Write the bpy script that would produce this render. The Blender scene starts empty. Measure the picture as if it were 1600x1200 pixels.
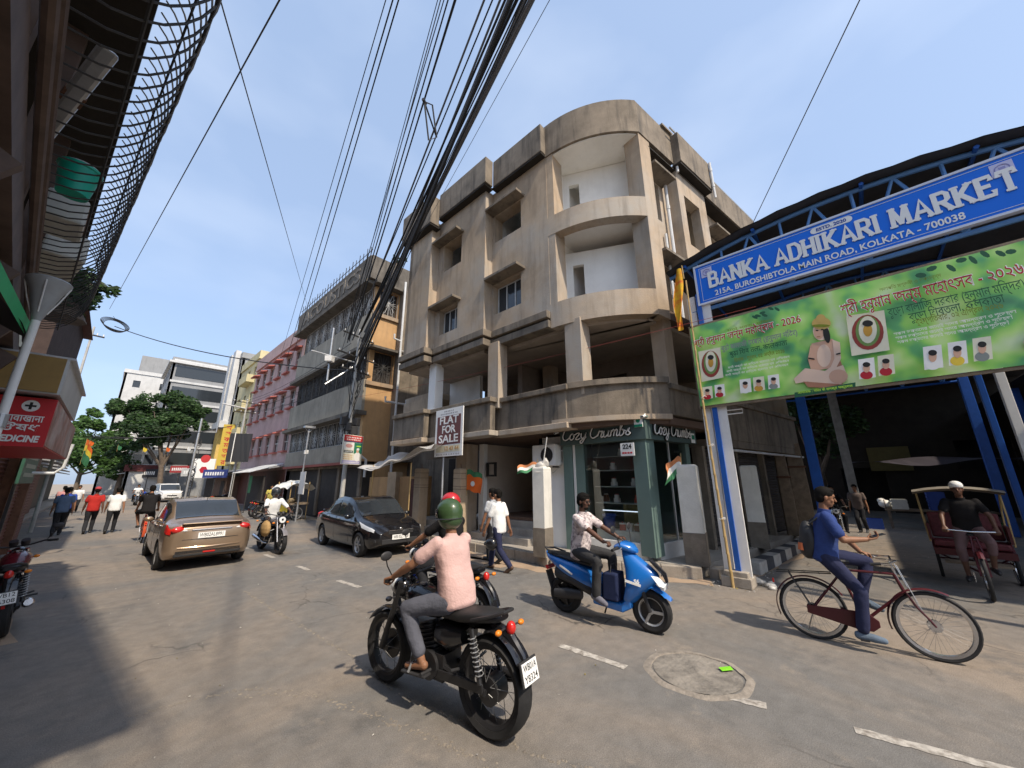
import bpy, bmesh, math, random
from mathutils import Vector as V, Matrix, Euler, Quaternion
R = math.radians
rnd = random.Random(7)
scene = bpy.context.scene
COL = scene.collection
# ---------------------------------------------------------------- camera
# world: +Y runs down the street away from us, +X points to the shop side; the lens is at about 1.92 m
CAMH = 1.9206; FPX = 569.8; PITCH = 0.25894; YAW = R(46.964); ROLL = R(0.225)
cam_data = bpy.data.cameras.new('camera'); cam = bpy.data.objects.new('camera', cam_data); COL.objects.link(cam)
cam_data.sensor_width = 36; cam_data.lens = FPX/1600*36; cam_data.clip_start = .05; cam_data.clip_end = 2000
cam.matrix_world = Matrix.Translation((0, 0, CAMH)) @ Matrix.Rotation(-YAW, 4, 'Z') @ Matrix.Rotation(math.pi/2+PITCH, 4, 'X') @ Matrix.Rotation(-ROLL, 4, 'Z')
scene.camera = cam
# ---------------------------------------------------------------- sky, sun, exposure
SUN_EL = R(50); SUN_AZ = R(187)           # azimuth clockwise from +Y
world = bpy.data.worlds.new('World'); scene.world = world; world.use_nodes = True
wn = world.node_tree.nodes; wl = world.node_tree.links; wn.clear()
sky = wn.new('ShaderNodeTexSky'); sky.sky_type = 'NISHITA'; sky.sun_disc = False
sky.sun_elevation = SUN_EL; sky.sun_rotation = SUN_AZ
sky.air_density = 1.0; sky.dust_density = 2.4; sky.ozone_density = 2.2; sky.altitude = 10
tc = wn.new('ShaderNodeTexCoord'); mp = wn.new('ShaderNodeMapping'); mp.inputs['Scale'].default_value = (1.3, 1.3, 3.2); mp.inputs['Location'].default_value = (.4, 1.7, .2)
nz = wn.new('ShaderNodeTexNoise'); nz.inputs['Scale'].default_value = 1.9; nz.inputs['Detail'].default_value = 4; nz.inputs['Roughness'].default_value = .45
rp = wn.new('ShaderNodeValToRGB'); rp.color_ramp.elements[0].position = .46; rp.color_ramp.elements[0].color = (.0, .0, .0, 1); rp.color_ramp.elements[1].position = .92; rp.color_ramp.elements[1].color = (.24, .24, .24, 1)
mx = wn.new('ShaderNodeMix'); mx.data_type = 'RGBA'; mx.inputs[7].default_value = (6.4, 6.7, 7.1, 1)
hz = wn.new('ShaderNodeMix'); hz.data_type = 'RGBA'; hz.inputs[0].default_value = .55; hz.inputs[7].default_value = (2.75, 3.6, 5.1, 1)   # milky summer haze over the whole dome
bg = wn.new('ShaderNodeBackground'); bg.inputs['Strength'].default_value = .15; wo = wn.new('ShaderNodeOutputWorld')
wl.new(tc.outputs['Generated'], mp.inputs['Vector']); wl.new(mp.outputs[0], nz.inputs['Vector']); wl.new(nz.outputs['Fac'], rp.inputs['Fac'])
wl.new(rp.outputs['Color'], mx.inputs[0]); wl.new(sky.outputs[0], hz.inputs[6]); wl.new(hz.outputs[2], mx.inputs[6]); wl.new(mx.outputs[2], bg.inputs['Color']); wl.new(bg.outputs[0], wo.inputs['Surface'])
sd = bpy.data.lights.new('sun', 'SUN'); sd.energy = 3.3; sd.angle = R(1.2); sd.color = (1, .87, .70)
sun = bpy.data.objects.new('sun', sd); COL.objects.link(sun)
to_sun = V((math.sin(SUN_AZ)*math.cos(SUN_EL), math.cos(SUN_AZ)*math.cos(SUN_EL), math.sin(SUN_EL)))
sun.rotation_euler = to_sun.to_track_quat('Z', 'Y').to_euler(); sun.location = (0, 0, 40)
vs = scene.view_settings; vs.view_transform = 'Standard'; vs.look = 'None'; vs.gamma = 1; vs.use_curve_mapping = False; vs.exposure = .56
scene.cycles.use_denoising = True; scene.cycles.max_bounces = 6; scene.cycles.diffuse_bounces = 4; scene.cycles.glossy_bounces = 3
scene.cycles.sample_clamp_indirect = 6

# ---------------------------------------------------------------- pixel helpers (a pixel gives a direction only)
def ray(x, y):
    a = ROLL; dx, dy = x-800, 600-y
    dx, dy = dx*math.cos(a)-dy*math.sin(a), dx*math.sin(a)+dy*math.cos(a)
    c, s = math.cos(PITCH), math.sin(PITCH)
    f, u = FPX*c-dy*s, FPX*s+dy*c
    return V((dx*math.cos(YAW)+f*math.sin(YAW), -dx*math.sin(YAW)+f*math.cos(YAW), u))
CP = V((0, 0, CAMH))
def onZ(x, y, z=0): d = ray(x, y); return CP+d*((z-CAMH)/d.z)
def onX(x, y, X): d = ray(x, y); return CP+d*(X/d.x)
def onY(x, y, Y): d = ray(x, y); return CP+d*(Y/d.y)

# ---------------------------------------------------------------- materials
MATS = {}
def mat(name, col, rough=.8, var=.12, scale=4., bump=0., metal=0., spec=.4, streak=0., streak_col=(.03, .028, .025), coat=0., bscale=None, patch=None, patch_amt=.0, patch_scale=.7, emit=None, alpha=1., trans=0.):
    if name in MATS: return MATS[name]
    m = bpy.data.materials.new(name); m.use_nodes = True; MATS[name] = m
    n, l = m.node_tree.nodes, m.node_tree.links
    p = n['Principled BSDF']; p.inputs['Roughness'].default_value = rough; p.inputs['Metallic'].default_value = metal
    p.inputs['Specular IOR Level'].default_value = spec; p.inputs['Coat Weight'].default_value = coat; p.inputs['Coat Roughness'].default_value = .06
    p.inputs['Alpha'].default_value = alpha; p.inputs['Transmission Weight'].default_value = trans
    c4 = (*col, 1)
    p.inputs['Base Color'].default_value = c4
    m.diffuse_color = c4
    if emit: p.inputs['Emission Color'].default_value = (*emit[0], 1); p.inputs['Emission Strength'].default_value = emit[1]
    t = n.new('ShaderNodeTexCoord')
    cur = None
    if var > 0:
        z = n.new('ShaderNodeTexNoise'); z.inputs['Scale'].default_value = scale; z.inputs['Detail'].default_value = 6; z.inputs['Roughness'].default_value = .65
        l.new(t.outputs['Object'], z.inputs['Vector'])
        x = n.new('ShaderNodeMix'); x.data_type = 'RGBA'; x.inputs[6].default_value = (*[max(0, c*(1-var)) for c in col], 1); x.inputs[7].default_value = (*[min(1, c*(1+var)) for c in col], 1)
        r = n.new('ShaderNodeMapRange'); r.inputs[1].default_value = .3; r.inputs[2].default_value = .7
        l.new(z.outputs['Fac'], r.inputs[0]); l.new(r.outputs[0], x.inputs[0]); cur = x.outputs[2]
    def layer(cur, vec_scale, sc, lo, hi, amt, c):
        g = n.new('ShaderNodeMapping'); g.inputs['Scale'].default_value = vec_scale; l.new(t.outputs['Object'], g.inputs['Vector'])
        z = n.new('ShaderNodeTexNoise'); z.inputs['Scale'].default_value = sc; z.inputs['Detail'].default_value = 8; z.inputs['Roughness'].default_value = .62; l.new(g.outputs[0], z.inputs['Vector'])
        r = n.new('ShaderNodeMapRange'); r.inputs[1].default_value = lo; r.inputs[2].default_value = hi; r.inputs[4].default_value = amt; r.clamp = True; l.new(z.outputs['Fac'], r.inputs[0])
        x = n.new('ShaderNodeMix'); x.data_type = 'RGBA'; x.inputs[7].default_value = (*c, 1); l.new(r.outputs[0], x.inputs[0])
        if cur is not None: l.new(cur, x.inputs[6])
        else: x.inputs[6].default_value = c4
        return x.outputs[2]
    if patch: cur = layer(cur, (1, 1, 1), patch_scale, .45, .68, patch_amt, patch)
    if streak > 0:
        cur = layer(cur, (3.2, 3.2, .35), 1.3, .5, .75, streak, streak_col)
        cur = layer(cur, (.5, .5, .6), 1.7, .55, .8, streak*.8, streak_col)
    if cur is not None: l.new(cur, p.inputs['Base Color'])
    if bump > 0:
        z = n.new('ShaderNodeTexNoise'); z.inputs['Scale'].default_value = bscale or scale*12; z.inputs['Detail'].default_value = 5; l.new(t.outputs['Object'], z.inputs['Vector'])
        b = n.new('ShaderNodeBump'); b.inputs['Strength'].default_value = bump; b.inputs['Distance'].default_value = .02
        l.new(z.outputs['Fac'], b.inputs['Height']); l.new(b.outputs[0], p.inputs['Normal'])
    return m
def flat(name, col, rough=.55, spec=.3): return mat(name, col, rough, var=0, spec=spec)

# ---------------------------------------------------------------- mesh builder
class B:
    def __init__(s): s.v = []; s.f = []; s.m = []; s.cur = 0; s.M = None
    def add(s, vs, fs):
        o = len(s.v)
        s.v += [(s.M @ V(p)) if s.M else V(p) for p in vs]
        for f in fs: s.f.append(tuple(i+o for i in f)); s.m.append(s.cur)
        return s
    def box(s, c, d, rz=0., rot=None, taper=1.):
        hx, hy, hz = d[0]/2, d[1]/2, d[2]/2
        q = [(-hx, -hy, -hz), (hx, -hy, -hz), (hx, hy, -hz), (-hx, hy, -hz)] + [(x*taper, y*taper, hz) for x, y in ((-hx, -hy), (hx, -hy), (hx, hy), (-hx, hy))]
        rm = rot.to_matrix() if rot is not None else Matrix.Rotation(rz, 3, 'Z')
        c = V(c)
        return s.add([c+rm @ V(p) for p in q], [(3, 2, 1, 0), (4, 5, 6, 7), (0, 1, 5, 4), (1, 2, 6, 5), (2, 3, 7, 6), (3, 0, 4, 7)])
    def bx(s, x0, x1, y0, y1, z0, z1): return s.box(((x0+x1)/2, (y0+y1)/2, (z0+z1)/2), (abs(x1-x0), abs(y1-y0), abs(z1-z0)))
    def quad(s, a, b, c, d): return s.add([a, b, c, d], [(0, 1, 2, 3)])
    def prism(s, poly, z0, z1):
        n = len(poly); vs = [(x, y, z0) for x, y in poly]+[(x, y, z1) for x, y in poly]
        return s.add(vs, [tuple(range(n-1, -1, -1)), tuple(range(n, 2*n))]+[(i, (i+1) % n, n+(i+1) % n, n+i) for i in range(n)])
    def loft(s, rings, cap=True, closed=True):
        n = len(rings[0]); vs = [p for r in rings for p in r]; fs = []
        for k in range(len(rings)-1):
            for i in range(n if closed else n-1):
                j = (i+1) % n; fs.append((k*n+i, k*n+j, (k+1)*n+j, (k+1)*n+i))
        if cap and closed: fs += [tuple(range(n-1, -1, -1)), tuple((len(rings)-1)*n+i for i in range(n))]
        return s.add(vs, fs)
    def frame_at(s, d):
        d = V(d).normalized(); a = V((0, 0, 1)) if abs(d.z) < .9 else V((1, 0, 0))
        u = d.cross(a).normalized(); return u, d.cross(u).normalized()
    def cyl(s, a, b, r0, r1=None, n=10, cap=True):
        a, b = V(a), V(b); r1 = r0 if r1 is None else r1; u, w = s.frame_at(b-a)
        return s.loft([[p+(u*math.cos(t)+w*math.sin(t))*r for t in [2*math.pi*i/n for i in range(n)]] for p, r in ((a, r0), (b, r1))], cap)
    def tube(s, pts, r, n=8, cap=True, closed=False):
        P = [V(p) for p in pts]; rings = []; rr = r if isinstance(r, (list, tuple)) else [r]*len(P); u = None
        for i, p in enumerate(P):
            if closed: d = P[(i+1) % len(P)]-P[i-1]
            else: d = (P[min(i+1, len(P)-1)]-P[max(i-1, 0)])
            d = d.normalized() if d.length > 1e-9 else V((0, 0, 1))
            if u is None: u, _ = s.frame_at(d)
            u = (u-d*u.dot(d)); u = u.normalized() if u.length > 1e-6 else s.frame_at(d)[0]; w = d.cross(u)
            rings.append([p+(u*math.cos(t)+w*math.sin(t))*rr[i] for t in [2*math.pi*k/n for k in range(n)]])
        if closed: rings.append(rings[0])
        return s.loft(rings, cap and not closed)
    def lathe(s, prof, c=(0, 0, 0), axis=(0, 0, 1), n=24, cap=False, a0=0., a1=2*math.pi):
        ax = V(axis).normalized(); u, w = s.frame_at(ax); c = V(c); full = abs(a1-a0-2*math.pi) < 1e-6; k = n if full else n+1; rings = []
        for i in range(k):
            t = a0+(a1-a0)*i/n; d = u*math.cos(t)+w*math.sin(t); rings.append([c+d*r+ax*h for r, h in prof])
        if full: rings.append(rings[0])
        return s.loft(rings, cap=False, closed=False)
    def ell(s, c, r, n=12, rot=None):
        r = (r, r, r) if isinstance(r, (int, float)) else r; c = V(c); rm = rot.to_matrix() if rot is not None else Matrix.Identity(3); m = n//2
        vs = [c+rm @ V((0, 0, -r[2]))]; fs = []
        for j in range(1, m):
            ph = -math.pi/2+math.pi*j/m
            for i in range(n): t = 2*math.pi*i/n; vs.append(c+rm @ V((r[0]*math.cos(ph)*math.cos(t), r[1]*math.cos(ph)*math.sin(t), r[2]*math.sin(ph))))
        vs.append(c+rm @ V((0, 0, r[2]))); L = len(vs)-1
        for i in range(n): fs.append((0, 1+(i+1) % n, 1+i)); fs.append((L, L-n+i, L-n+(i+1) % n))
        for j in range(m-2):
            for i in range(n): a = 1+j*n; fs.append((a+i, a+(i+1) % n, a+n+(i+1) % n, a+n+i))
        return s.add(vs, fs)
    def cap(s, a, b, r0, r1=None, n=10):
        r1 = r0 if r1 is None else r1; s.cyl(a, b, r0, r1, n); s.ell(a, r0, n); return s.ell(b, r1, n)
    def wall(s, O, U, N, W, H, T, holes=()):
        # wall panel: origin O, along U (2D), thickness T along N (2D), openings (u0,u1,v0,v1)
        us = sorted({0., W, *[q for h in holes for q in h[:2]]}); vv = sorted({0., H, *[q for h in holes for q in h[2:]]})
        def solid(i, j):
            if not (0 <= i < len(us)-1 and 0 <= j < len(vv)-1): return False
            uc, vc = (us[i]+us[i+1])/2, (vv[j]+vv[j+1])/2
            return not any(h[0] < uc < h[1] and h[2] < vc < h[3] for h in holes)
        P = lambda u, v, t: (O[0]+U[0]*u+N[0]*t, O[1]+U[1]*u+N[1]*t, O[2]+v)
        for i in range(len(us)-1):
            for j in range(len(vv)-1):
                if not solid(i, j): continue
                a, b, c, d = us[i], us[i+1], vv[j], vv[j+1]
                s.quad(P(a, c, 0), P(b, c, 0), P(b, d, 0), P(a, d, 0)); s.quad(P(b, c, T), P(a, c, T), P(a, d, T), P(b, d, T))
                if not solid(i-1, j): s.quad(P(a, c, T), P(a, c, 0), P(a, d, 0), P(a, d, T))
                if not solid(i+1, j): s.quad(P(b, c, 0), P(b, c, T), P(b, d, T), P(b, d, 0))
                if not solid(i, j-1): s.quad(P(a, c, T), P(b, c, T), P(b, c, 0), P(a, c, 0))
                if not solid(i, j+1): s.quad(P(a, d, 0), P(b, d, 0), P(b, d, T), P(a, d, T))
        return s
    def arcwall(s, c, r, a0, a1, z0, z1, T, n=14):
        # curved wall, plan angle measured from -X towards -Y
        rings = []
        for i in range(n+1):
            a = a0+(a1-a0)*i/n; d = V((-math.cos(a), -math.sin(a), 0)); o = V((c[0], c[1], 0))
            rings.append([o+d*r+V((0, 0, z0)), o+d*(r-T)+V((0, 0, z0)), o+d*(r-T)+V((0, 0, z1)), o+d*r+V((0, 0, z1))])
        return s.loft(rings)
    def build(s, name, m, parent=None, smooth=False, bevel=0., recalc=True):
        me = bpy.data.meshes.new(name); me.from_pydata([tuple(p) for p in s.v], [], s.f)
        ms = m if isinstance(m, (list, tuple)) else [m]
        for k in ms: me.materials.append(k)
        if len(ms) > 1: me.polygons.foreach_set('material_index', s.m)
        if recalc:
            bm = bmesh.new(); bm.from_mesh(me); bmesh.ops.recalc_face_normals(bm, faces=bm.faces); bm.to_mesh(me); bm.free()
        if smooth:
            me.polygons.foreach_set('use_smooth', [True]*len(me.polygons))
            if smooth != 'all': me.set_sharp_from_angle(angle=R(40))
        o = bpy.data.objects.new(name, me); COL.objects.link(o)
        if parent is not None: o.parent = parent
        if bevel:
            md = o.modifiers.new('bevel', 'BEVEL'); md.width = bevel; md.segments = 2; md.limit_method = 'ANGLE'; md.angle_limit = R(35)
        return o
APPLY = []; CUTTERS = []
def tag(o, label=None, cat=None, group=None, kind=None):
    if label: o['label'] = label
    if cat: o['category'] = cat
    if group: o['group'] = group
    if kind: o['kind'] = kind
    return o
def thing(name, label, cat, loc=(0, 0, 0), rz=0., group=None, rx=0.):
    o = bpy.data.objects.new(name, None); COL.objects.link(o); o.empty_display_size = .2
    o.location = loc; o.rotation_euler = (rx, 0, rz); return tag(o, label, cat, group)
def copy_tree(o, parent=None):
    c = o.copy(); COL.objects.link(c)
    if parent is not None: c.parent = parent; c.matrix_parent_inverse = o.matrix_parent_inverse
    for ch in list(o.children): copy_tree(ch, c)
    return c
def text(s, size, Mx, m, parent=None, name='lettering', bold=0., extrude=.002, align='CENTER', shear=0., space=1., width=None):
    cu = bpy.data.curves.new('t', 'FONT'); K = 12; cu.body = s; cu.size = size*K; cu.offset = bold*K; cu.extrude = extrude*K; cu.align_x = align; cu.align_y = 'CENTER'; cu.shear = shear; cu.space_character = space; cu.resolution_u = 3
    o = bpy.data.objects.new('t', cu); COL.objects.link(o); bpy.context.view_layer.update()
    me = bpy.data.meshes.new_from_object(o.evaluated_get(bpy.context.evaluated_depsgraph_get()))
    bpy.data.objects.remove(o); bpy.data.curves.remove(cu); me.materials.clear(); me.materials.append(m); me.transform(Matrix.Scale(1/K, 4))
    if width and len(me.vertices):
        xs = [q.co.x for q in me.vertices]; w = max(xs)-min(xs); k = width/w
        for q in me.vertices: q.co.x *= k
    me.transform(Mx); q = bpy.data.objects.new(name, me); me.name = name; COL.objects.link(q)
    if parent is not None: q.parent = parent
    return q
def plane_M(o, u, v):
    u = V(u).normalized(); v = V(v).normalized(); w = u.cross(v)
    return Matrix(((u.x, v.x, w.x, o[0]), (u.y, v.y, w.y, o[1]), (u.z, v.z, w.z, o[2]), (0, 0, 0, 1)))
def lerp(a, b, t): return a+(b-a)*t
def sag(a, b, n=14, s=.3): a, b = V(a), V(b); return [a.lerp(b, i/n)-V((0, 0, s*4*(i/n)*(1-i/n))) for i in range(n+1)]
def arc(c, r, a0, a1, n, f): return [f(c, r, a0+(a1-a0)*i/n) for i in range(n+1)]

# palette
ASPH0 = mat('asphalt', (.165, .148, .130), .88, .16, 1.1, .35, spec=.25, bscale=70, patch=(.27, .205, .15), patch_amt=.75, patch_scale=.33)
FOOT = mat('footpath_cement', (.36, .33, .29), .9, .2, 2, .3, streak=.25, streak_col=(.14, .12, .1))
KERB = mat('kerb_stone', (.34, .30, .25), .9, .22, 3, .35, streak=.4, streak_col=(.12, .10, .08))
DUST = mat('dusty_ground', (.30, .25, .195), .95, .2, 1.5, .3)
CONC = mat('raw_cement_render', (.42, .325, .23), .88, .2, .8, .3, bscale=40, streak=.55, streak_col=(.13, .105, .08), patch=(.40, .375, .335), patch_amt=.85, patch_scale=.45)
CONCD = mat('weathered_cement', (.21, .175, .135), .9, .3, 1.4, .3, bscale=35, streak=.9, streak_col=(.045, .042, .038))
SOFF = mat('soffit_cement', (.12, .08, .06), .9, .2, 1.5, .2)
SOFFB = mat('black_soffit', (.028, .024, .02), .95, .35, 1.5, .2)  # black mould on the corner eaves; balcony roof slab simply coloured near black
WHITEW = mat('white_distemper', (.84, .835, .80), .85, .06, 1.5, .1, streak=.12, streak_col=(.35, .33, .3))
WHITEP = mat('white_paint', (.75, .74, .71), .55, .06, 4)
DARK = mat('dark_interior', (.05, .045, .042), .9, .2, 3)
BLACK = mat('black_rubber', (.018, .018, .019), .75, .2, 20, .2)
BLKP = mat('black_gloss_paint', (.012, .012, .014), .22, 0, coat=.6)
BLKM = mat('black_satin_metal', (.02, .02, .022), .45, .1, 10, spec=.5)
PLAST = mat('black_plastic', (.03, .03, .032), .55, .1, 12)
CHROME = mat('chrome', (.62, .62, .63), .22, .05, 10, metal=1.)
STEEL = mat('galvanised_steel', (.48, .49, .50), .45, .15, 8, metal=.7)
GLASS = mat('dark_tinted_glass', (.03, .036, .042), .06, 0, spec=.7)
PVC = mat('grey_pvc_pipe', (.60, .61, .61), .5, .08, 4)
RUST = mat('rusty_iron', (.13, .065, .04), .85, .3, 6, .3)
IRON = mat('dark_iron_bars', (.035, .034, .034), .6, .2, 9)
SKIN = mat('brown_skin', (.255, .125, .07), .55, .1, 9, spec=.35)
SKIN2 = mat('deep_brown_skin', (.115, .055, .035), .5, .1, 9, spec=.4)
HAIR = mat('black_hair', (.008, .007, .006), .75, .2, 40, .3, bscale=160, spec=.12)
YELLOWP = mat('yellow_paint', (.72, .52, .05), .6)
REDP = mat('red_paint', (.55, .035, .03), .4)
PRINTW = flat('white_print', (.80, .80, .78)); PRINTK = flat('black_print', (.02, .02, .02)); PRINTR = flat('red_print', (.42, .02, .035))

def asphalt():
    m = bpy.data.materials.new('dusty_asphalt'); m.use_nodes = True; n, l = m.node_tree.nodes, m.node_tree.links; p = n['Principled BSDF']; p.inputs['Roughness'].default_value = .86; p.inputs['Specular IOR Level'].default_value = .3
    t = n.new('ShaderNodeTexCoord')
    def noise(sc, det, rough, dist=0.):
        z = n.new('ShaderNodeTexNoise'); z.inputs['Scale'].default_value = sc; z.inputs['Detail'].default_value = det; z.inputs['Roughness'].default_value = rough; z.inputs['Distortion'].default_value = dist; l.new(t.outputs['Object'], z.inputs['Vector']); return z.outputs['Fac']
    def rng(f, lo, hi, a, b_):
        r = n.new('ShaderNodeMapRange'); r.inputs[1].default_value = lo; r.inputs[2].default_value = hi; r.inputs[3].default_value = a; r.inputs[4].default_value = b_; l.new(f, r.inputs[0]); return r.outputs[0]
    def mixc(fac, a, b_, mode='MIX'):
        x = n.new('ShaderNodeMix'); x.data_type = 'RGBA'; x.blend_type = mode; l.new(fac, x.inputs[0]) if not isinstance(fac, float) else x.inputs[0].__setattr__('default_value', fac)
        for k, c in ((6, a), (7, b_)):
            if isinstance(c, tuple): x.inputs[k].default_value = (*c, 1)
            else: l.new(c, x.inputs[k])
        return x.outputs[2]
    def grey(f):
        c = n.new('ShaderNodeCombineColor'); [l.new(f, c.inputs[i]) for i in range(3)]; return c.outputs[0]
    c = mixc(rng(noise(.22, 7, .62, .6), .42, .62, 0, 1), (.165, .159, .150), (.255, .212, .170))
    c = mixc(rng(noise(.9, 8, .7, .3), .56, .66, 0, .75), c, (.125, .12, .114))
    c = mixc(rng(noise(1.7, 9, .72), .58, .72, 0, .7), c, (.30, .255, .205))
    c = mixc(1., c, grey(rng(noise(5.5, 8, .7), .25, .75, .78, 1.2)), 'MULTIPLY')
    c = mixc(1., c, grey(rng(noise(120, 3, .6), .3, .7, .7, 1.32)), 'MULTIPLY')
    w = n.new('ShaderNodeTexNoise'); w.inputs['Scale'].default_value = 1.3; w.inputs['Detail'].default_value = 6; l.new(t.outputs['Object'], w.inputs['Vector']); mxv = n.new('ShaderNodeMix'); mxv.data_type = 'RGBA'; mxv.inputs[0].default_value = .45; l.new(t.outputs['Object'], mxv.inputs[6]); l.new(w.outputs['Color'], mxv.inputs[7])
    vo = n.new('ShaderNodeTexVoronoi'); vo.feature = 'DISTANCE_TO_EDGE'; vo.inputs['Scale'].default_value = 1.1; l.new(mxv.outputs[2], vo.inputs['Vector'])
    k = n.new('ShaderNodeMath'); k.operation = 'MULTIPLY'; l.new(rng(vo.outputs['Distance'], .0, .012, 1, 0), k.inputs[0]); l.new(rng(noise(.45, 4, .6), .5, .62, 0, .8), k.inputs[1])
    c = mixc(k.outputs[0], c, (.06, .055, .05)); l.new(c, p.inputs['Base Color'])
    b1 = n.new('ShaderNodeBump'); b1.inputs['Strength'].default_value = .5; b1.inputs['Distance'].default_value = .012; l.new(noise(95, 4, .65), b1.inputs['Height'])
    b2 = n.new('ShaderNodeBump'); b2.inputs['Strength'].default_value = .25; b2.inputs['Distance'].default_value = .05; l.new(noise(3, 5, .6), b2.inputs['Height']); l.new(b1.outputs[0], b2.inputs['Normal']); l.new(b2.outputs[0], p.inputs['Normal'])
    return m
ASPH = asphalt()
# ================================================================ ground, road, footpaths
def strip(name, poly, z, m, label=None):
    b = B(); b.add([(x, y, z) for x, y in poly], [tuple(range(len(poly)))]); o = b.build(name, m, recalc=False)
    if o.data.polygons[0].normal.z < 0: o.data.flip_normals()
    return tag(o, kind='structure')
strip('ground', [(-400, -200), (400, -200), (400, 600), (-400, 600)], -.03, DUST)
road = strip('road', [(-1.3, -30), (8.9, -30), (8.9, -12), (45, -14), (45, .8), (12, 2.0), (8.5, 2.66), (7.5, 5.6), (7.45, 16), (8.1, 30), (8.6, 120), (-4.2, 120), (-2.4, 21), (-.45, 2)], 0, ASPH)
PAINT = mat('worn_white_road_paint', (.46, .43, .385), .85, .3, 14, .3, patch=(.185, .16, .135), patch_amt=1., patch_scale=13)
def dash(x0, y0, x1, y1, w=.11):
    a, b_ = V((x0, y0)), V((x1, y1)); d = (b_-a).normalized(); n = V((-d.y, d.x))*w/2; r_ = random.Random(int(y0*97)); k = max(4, int((b_-a).length/.05)); L, Rr = [], []
    for i in range(k+1):
        p = a.lerp(b_, i/k); L.append(p+n*(1+r_.uniform(-.25, .12))); Rr.append(p-n*(1+r_.uniform(-.25, .12)))
    poly = L+Rr[::-1]
    q = B(); q.add([(p.x, p.y, .004) for p in poly], [tuple(range(len(poly)))]); o = q.build('lane_dash', PAINT, road, recalc=False)
    if o.data.polygons[0].normal.z < 0: o.data.flip_normals()
for d in ((4.08, 3.04, 4.11, 2.2), (4.17, 1.57, 4.3, .98), (4.4, .41, 4.56, -.45), (3.82, 5.2, 3.93, 4.35), (3.5, 8.06, 3.58, 7.25), (3.4, 10.1, 3.43, 9.45), (3.27, 12.3, 3.31, 11.6), (3.15, 14.4, 3.18, 13.7), (3.0, 17.0, 3.04, 16.2), (2.8, 21, 2.85, 20), (2.6, 25, 2.65, 24)): dash(*d)
# worn seam lines and repaired patch of the carriageway, thin and real
SEAM = mat('pale_seam_grit', (.27, .235, .19), .95, .35, 18, .5, patch=(.16, .142, .125), patch_amt=1., patch_scale=14)
def ribbon(name, pts, w, z, m, par, seed=1):
    r_ = random.Random(seed); P = [V(p) for p in pts]; Q = []
    for i in range(len(P)-1):
        for k in range(6): Q.append(P[i].lerp(P[i+1], k/6)+V((r_.uniform(-.03, .03), r_.uniform(-.03, .03))))
    Q.append(P[-1]); b = B(); vs = []
    for i, p in enumerate(Q):
        d = (Q[min(i+1, len(Q)-1)]-Q[max(i-1, 0)]).normalized(); n = V((-d.y, d.x))*w*r_.uniform(.25, .6); vs += [(*(p+n), z), (*(p-n), z)]
    b.add(vs, [(2*i, 2*i+1, 2*i+3, 2*i+2) for i in range(len(Q)-1)]); o = b.build(name, m, par, recalc=False)
    if o.data.polygons[0].normal.z < 0: o.data.flip_normals()
    return o
def crumbs(pts, w, seed):                          # crumbled seam: loose grit flakes along a crack, too small to pick apart
    r_ = random.Random(seed); P = [V(p) for p in pts]; b = B()
    for i in range(len(P)-1):
        L = (P[i+1]-P[i]).length
        for k in range(int(L*130)):
            if r_.random() < .35+.35*math.sin(k*.11+i*2): continue
            p = P[i].lerp(P[i+1], r_.random())+V((r_.gauss(0, w*.5), r_.gauss(0, w*.5))); s = r_.uniform(.006, .022); a = r_.uniform(0, 6.28); c, d = math.cos(a)*s, math.sin(a)*s; h = .003+s*.12
            b.add([(p.x-c, p.y-d, .001), (p.x+d*.6, p.y-c*.6, .001), (p.x+c, p.y+d, .001), (p.x-d*.7, p.y+c*.7, .001), (p.x, p.y, h)], [(0, 1, 4), (1, 2, 4), (2, 3, 4), (3, 0, 4)])
    return tag(b.build('road_seam', SEAM, road, recalc=False), kind='stuff')
crumbs([(2.05, 8.6), (2.1, 7.2), (2.2, 5.6), (2.27, 4.4), (2.2, 3.6), (2.35, 2.8), (2.5, 2.0), (2.9, 1.2)], .03, 3)
crumbs([(1.2, 4.6), (1.5, 4.35), (1.75, 3.9), (1.95, 3.2), (2.1, 2.7), (2.2, 2.2)], .06, 5)
crumbs([(.5, 4.9), (.8, 4.85), (1.15, 4.75), (1.45, 4.5)], .035, 6)
crumbs([(4.75, 11.0), (4.55, 10.0), (4.4, 9.0), (4.4, 8.2)], .05, 8)
# dust drifted along the kerb
SAND = mat('drifted_sand', (.36, .265, .185), .95, .15, 3, .35, bscale=60)
for k, (pts, w) in enumerate((([(7.2, 14), (7.1, 10), (6.95, 7.2), (6.95, 5.6), (7.6, 4.0), (8.3, 2.5)], .55), ([(6.9, 12), (6.7, 9), (6.6, 6.4)], .5), ([(9.0, 2.2), (11, 1.9), (13, 1.6)], .35), ([(-.6, 8), (-1.0, 12), (-1.5, 17)], .3))): ribbon('dust_drift', pts, w, .003, SAND, road, 20+k)
litter_cols = [mat('litter_pale', (.6, .57, .52), .8), mat('litter_leaf', (.20, .16, .05), .8), mat('litter_grey', (.3, .29, .28), .8)]
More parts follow.
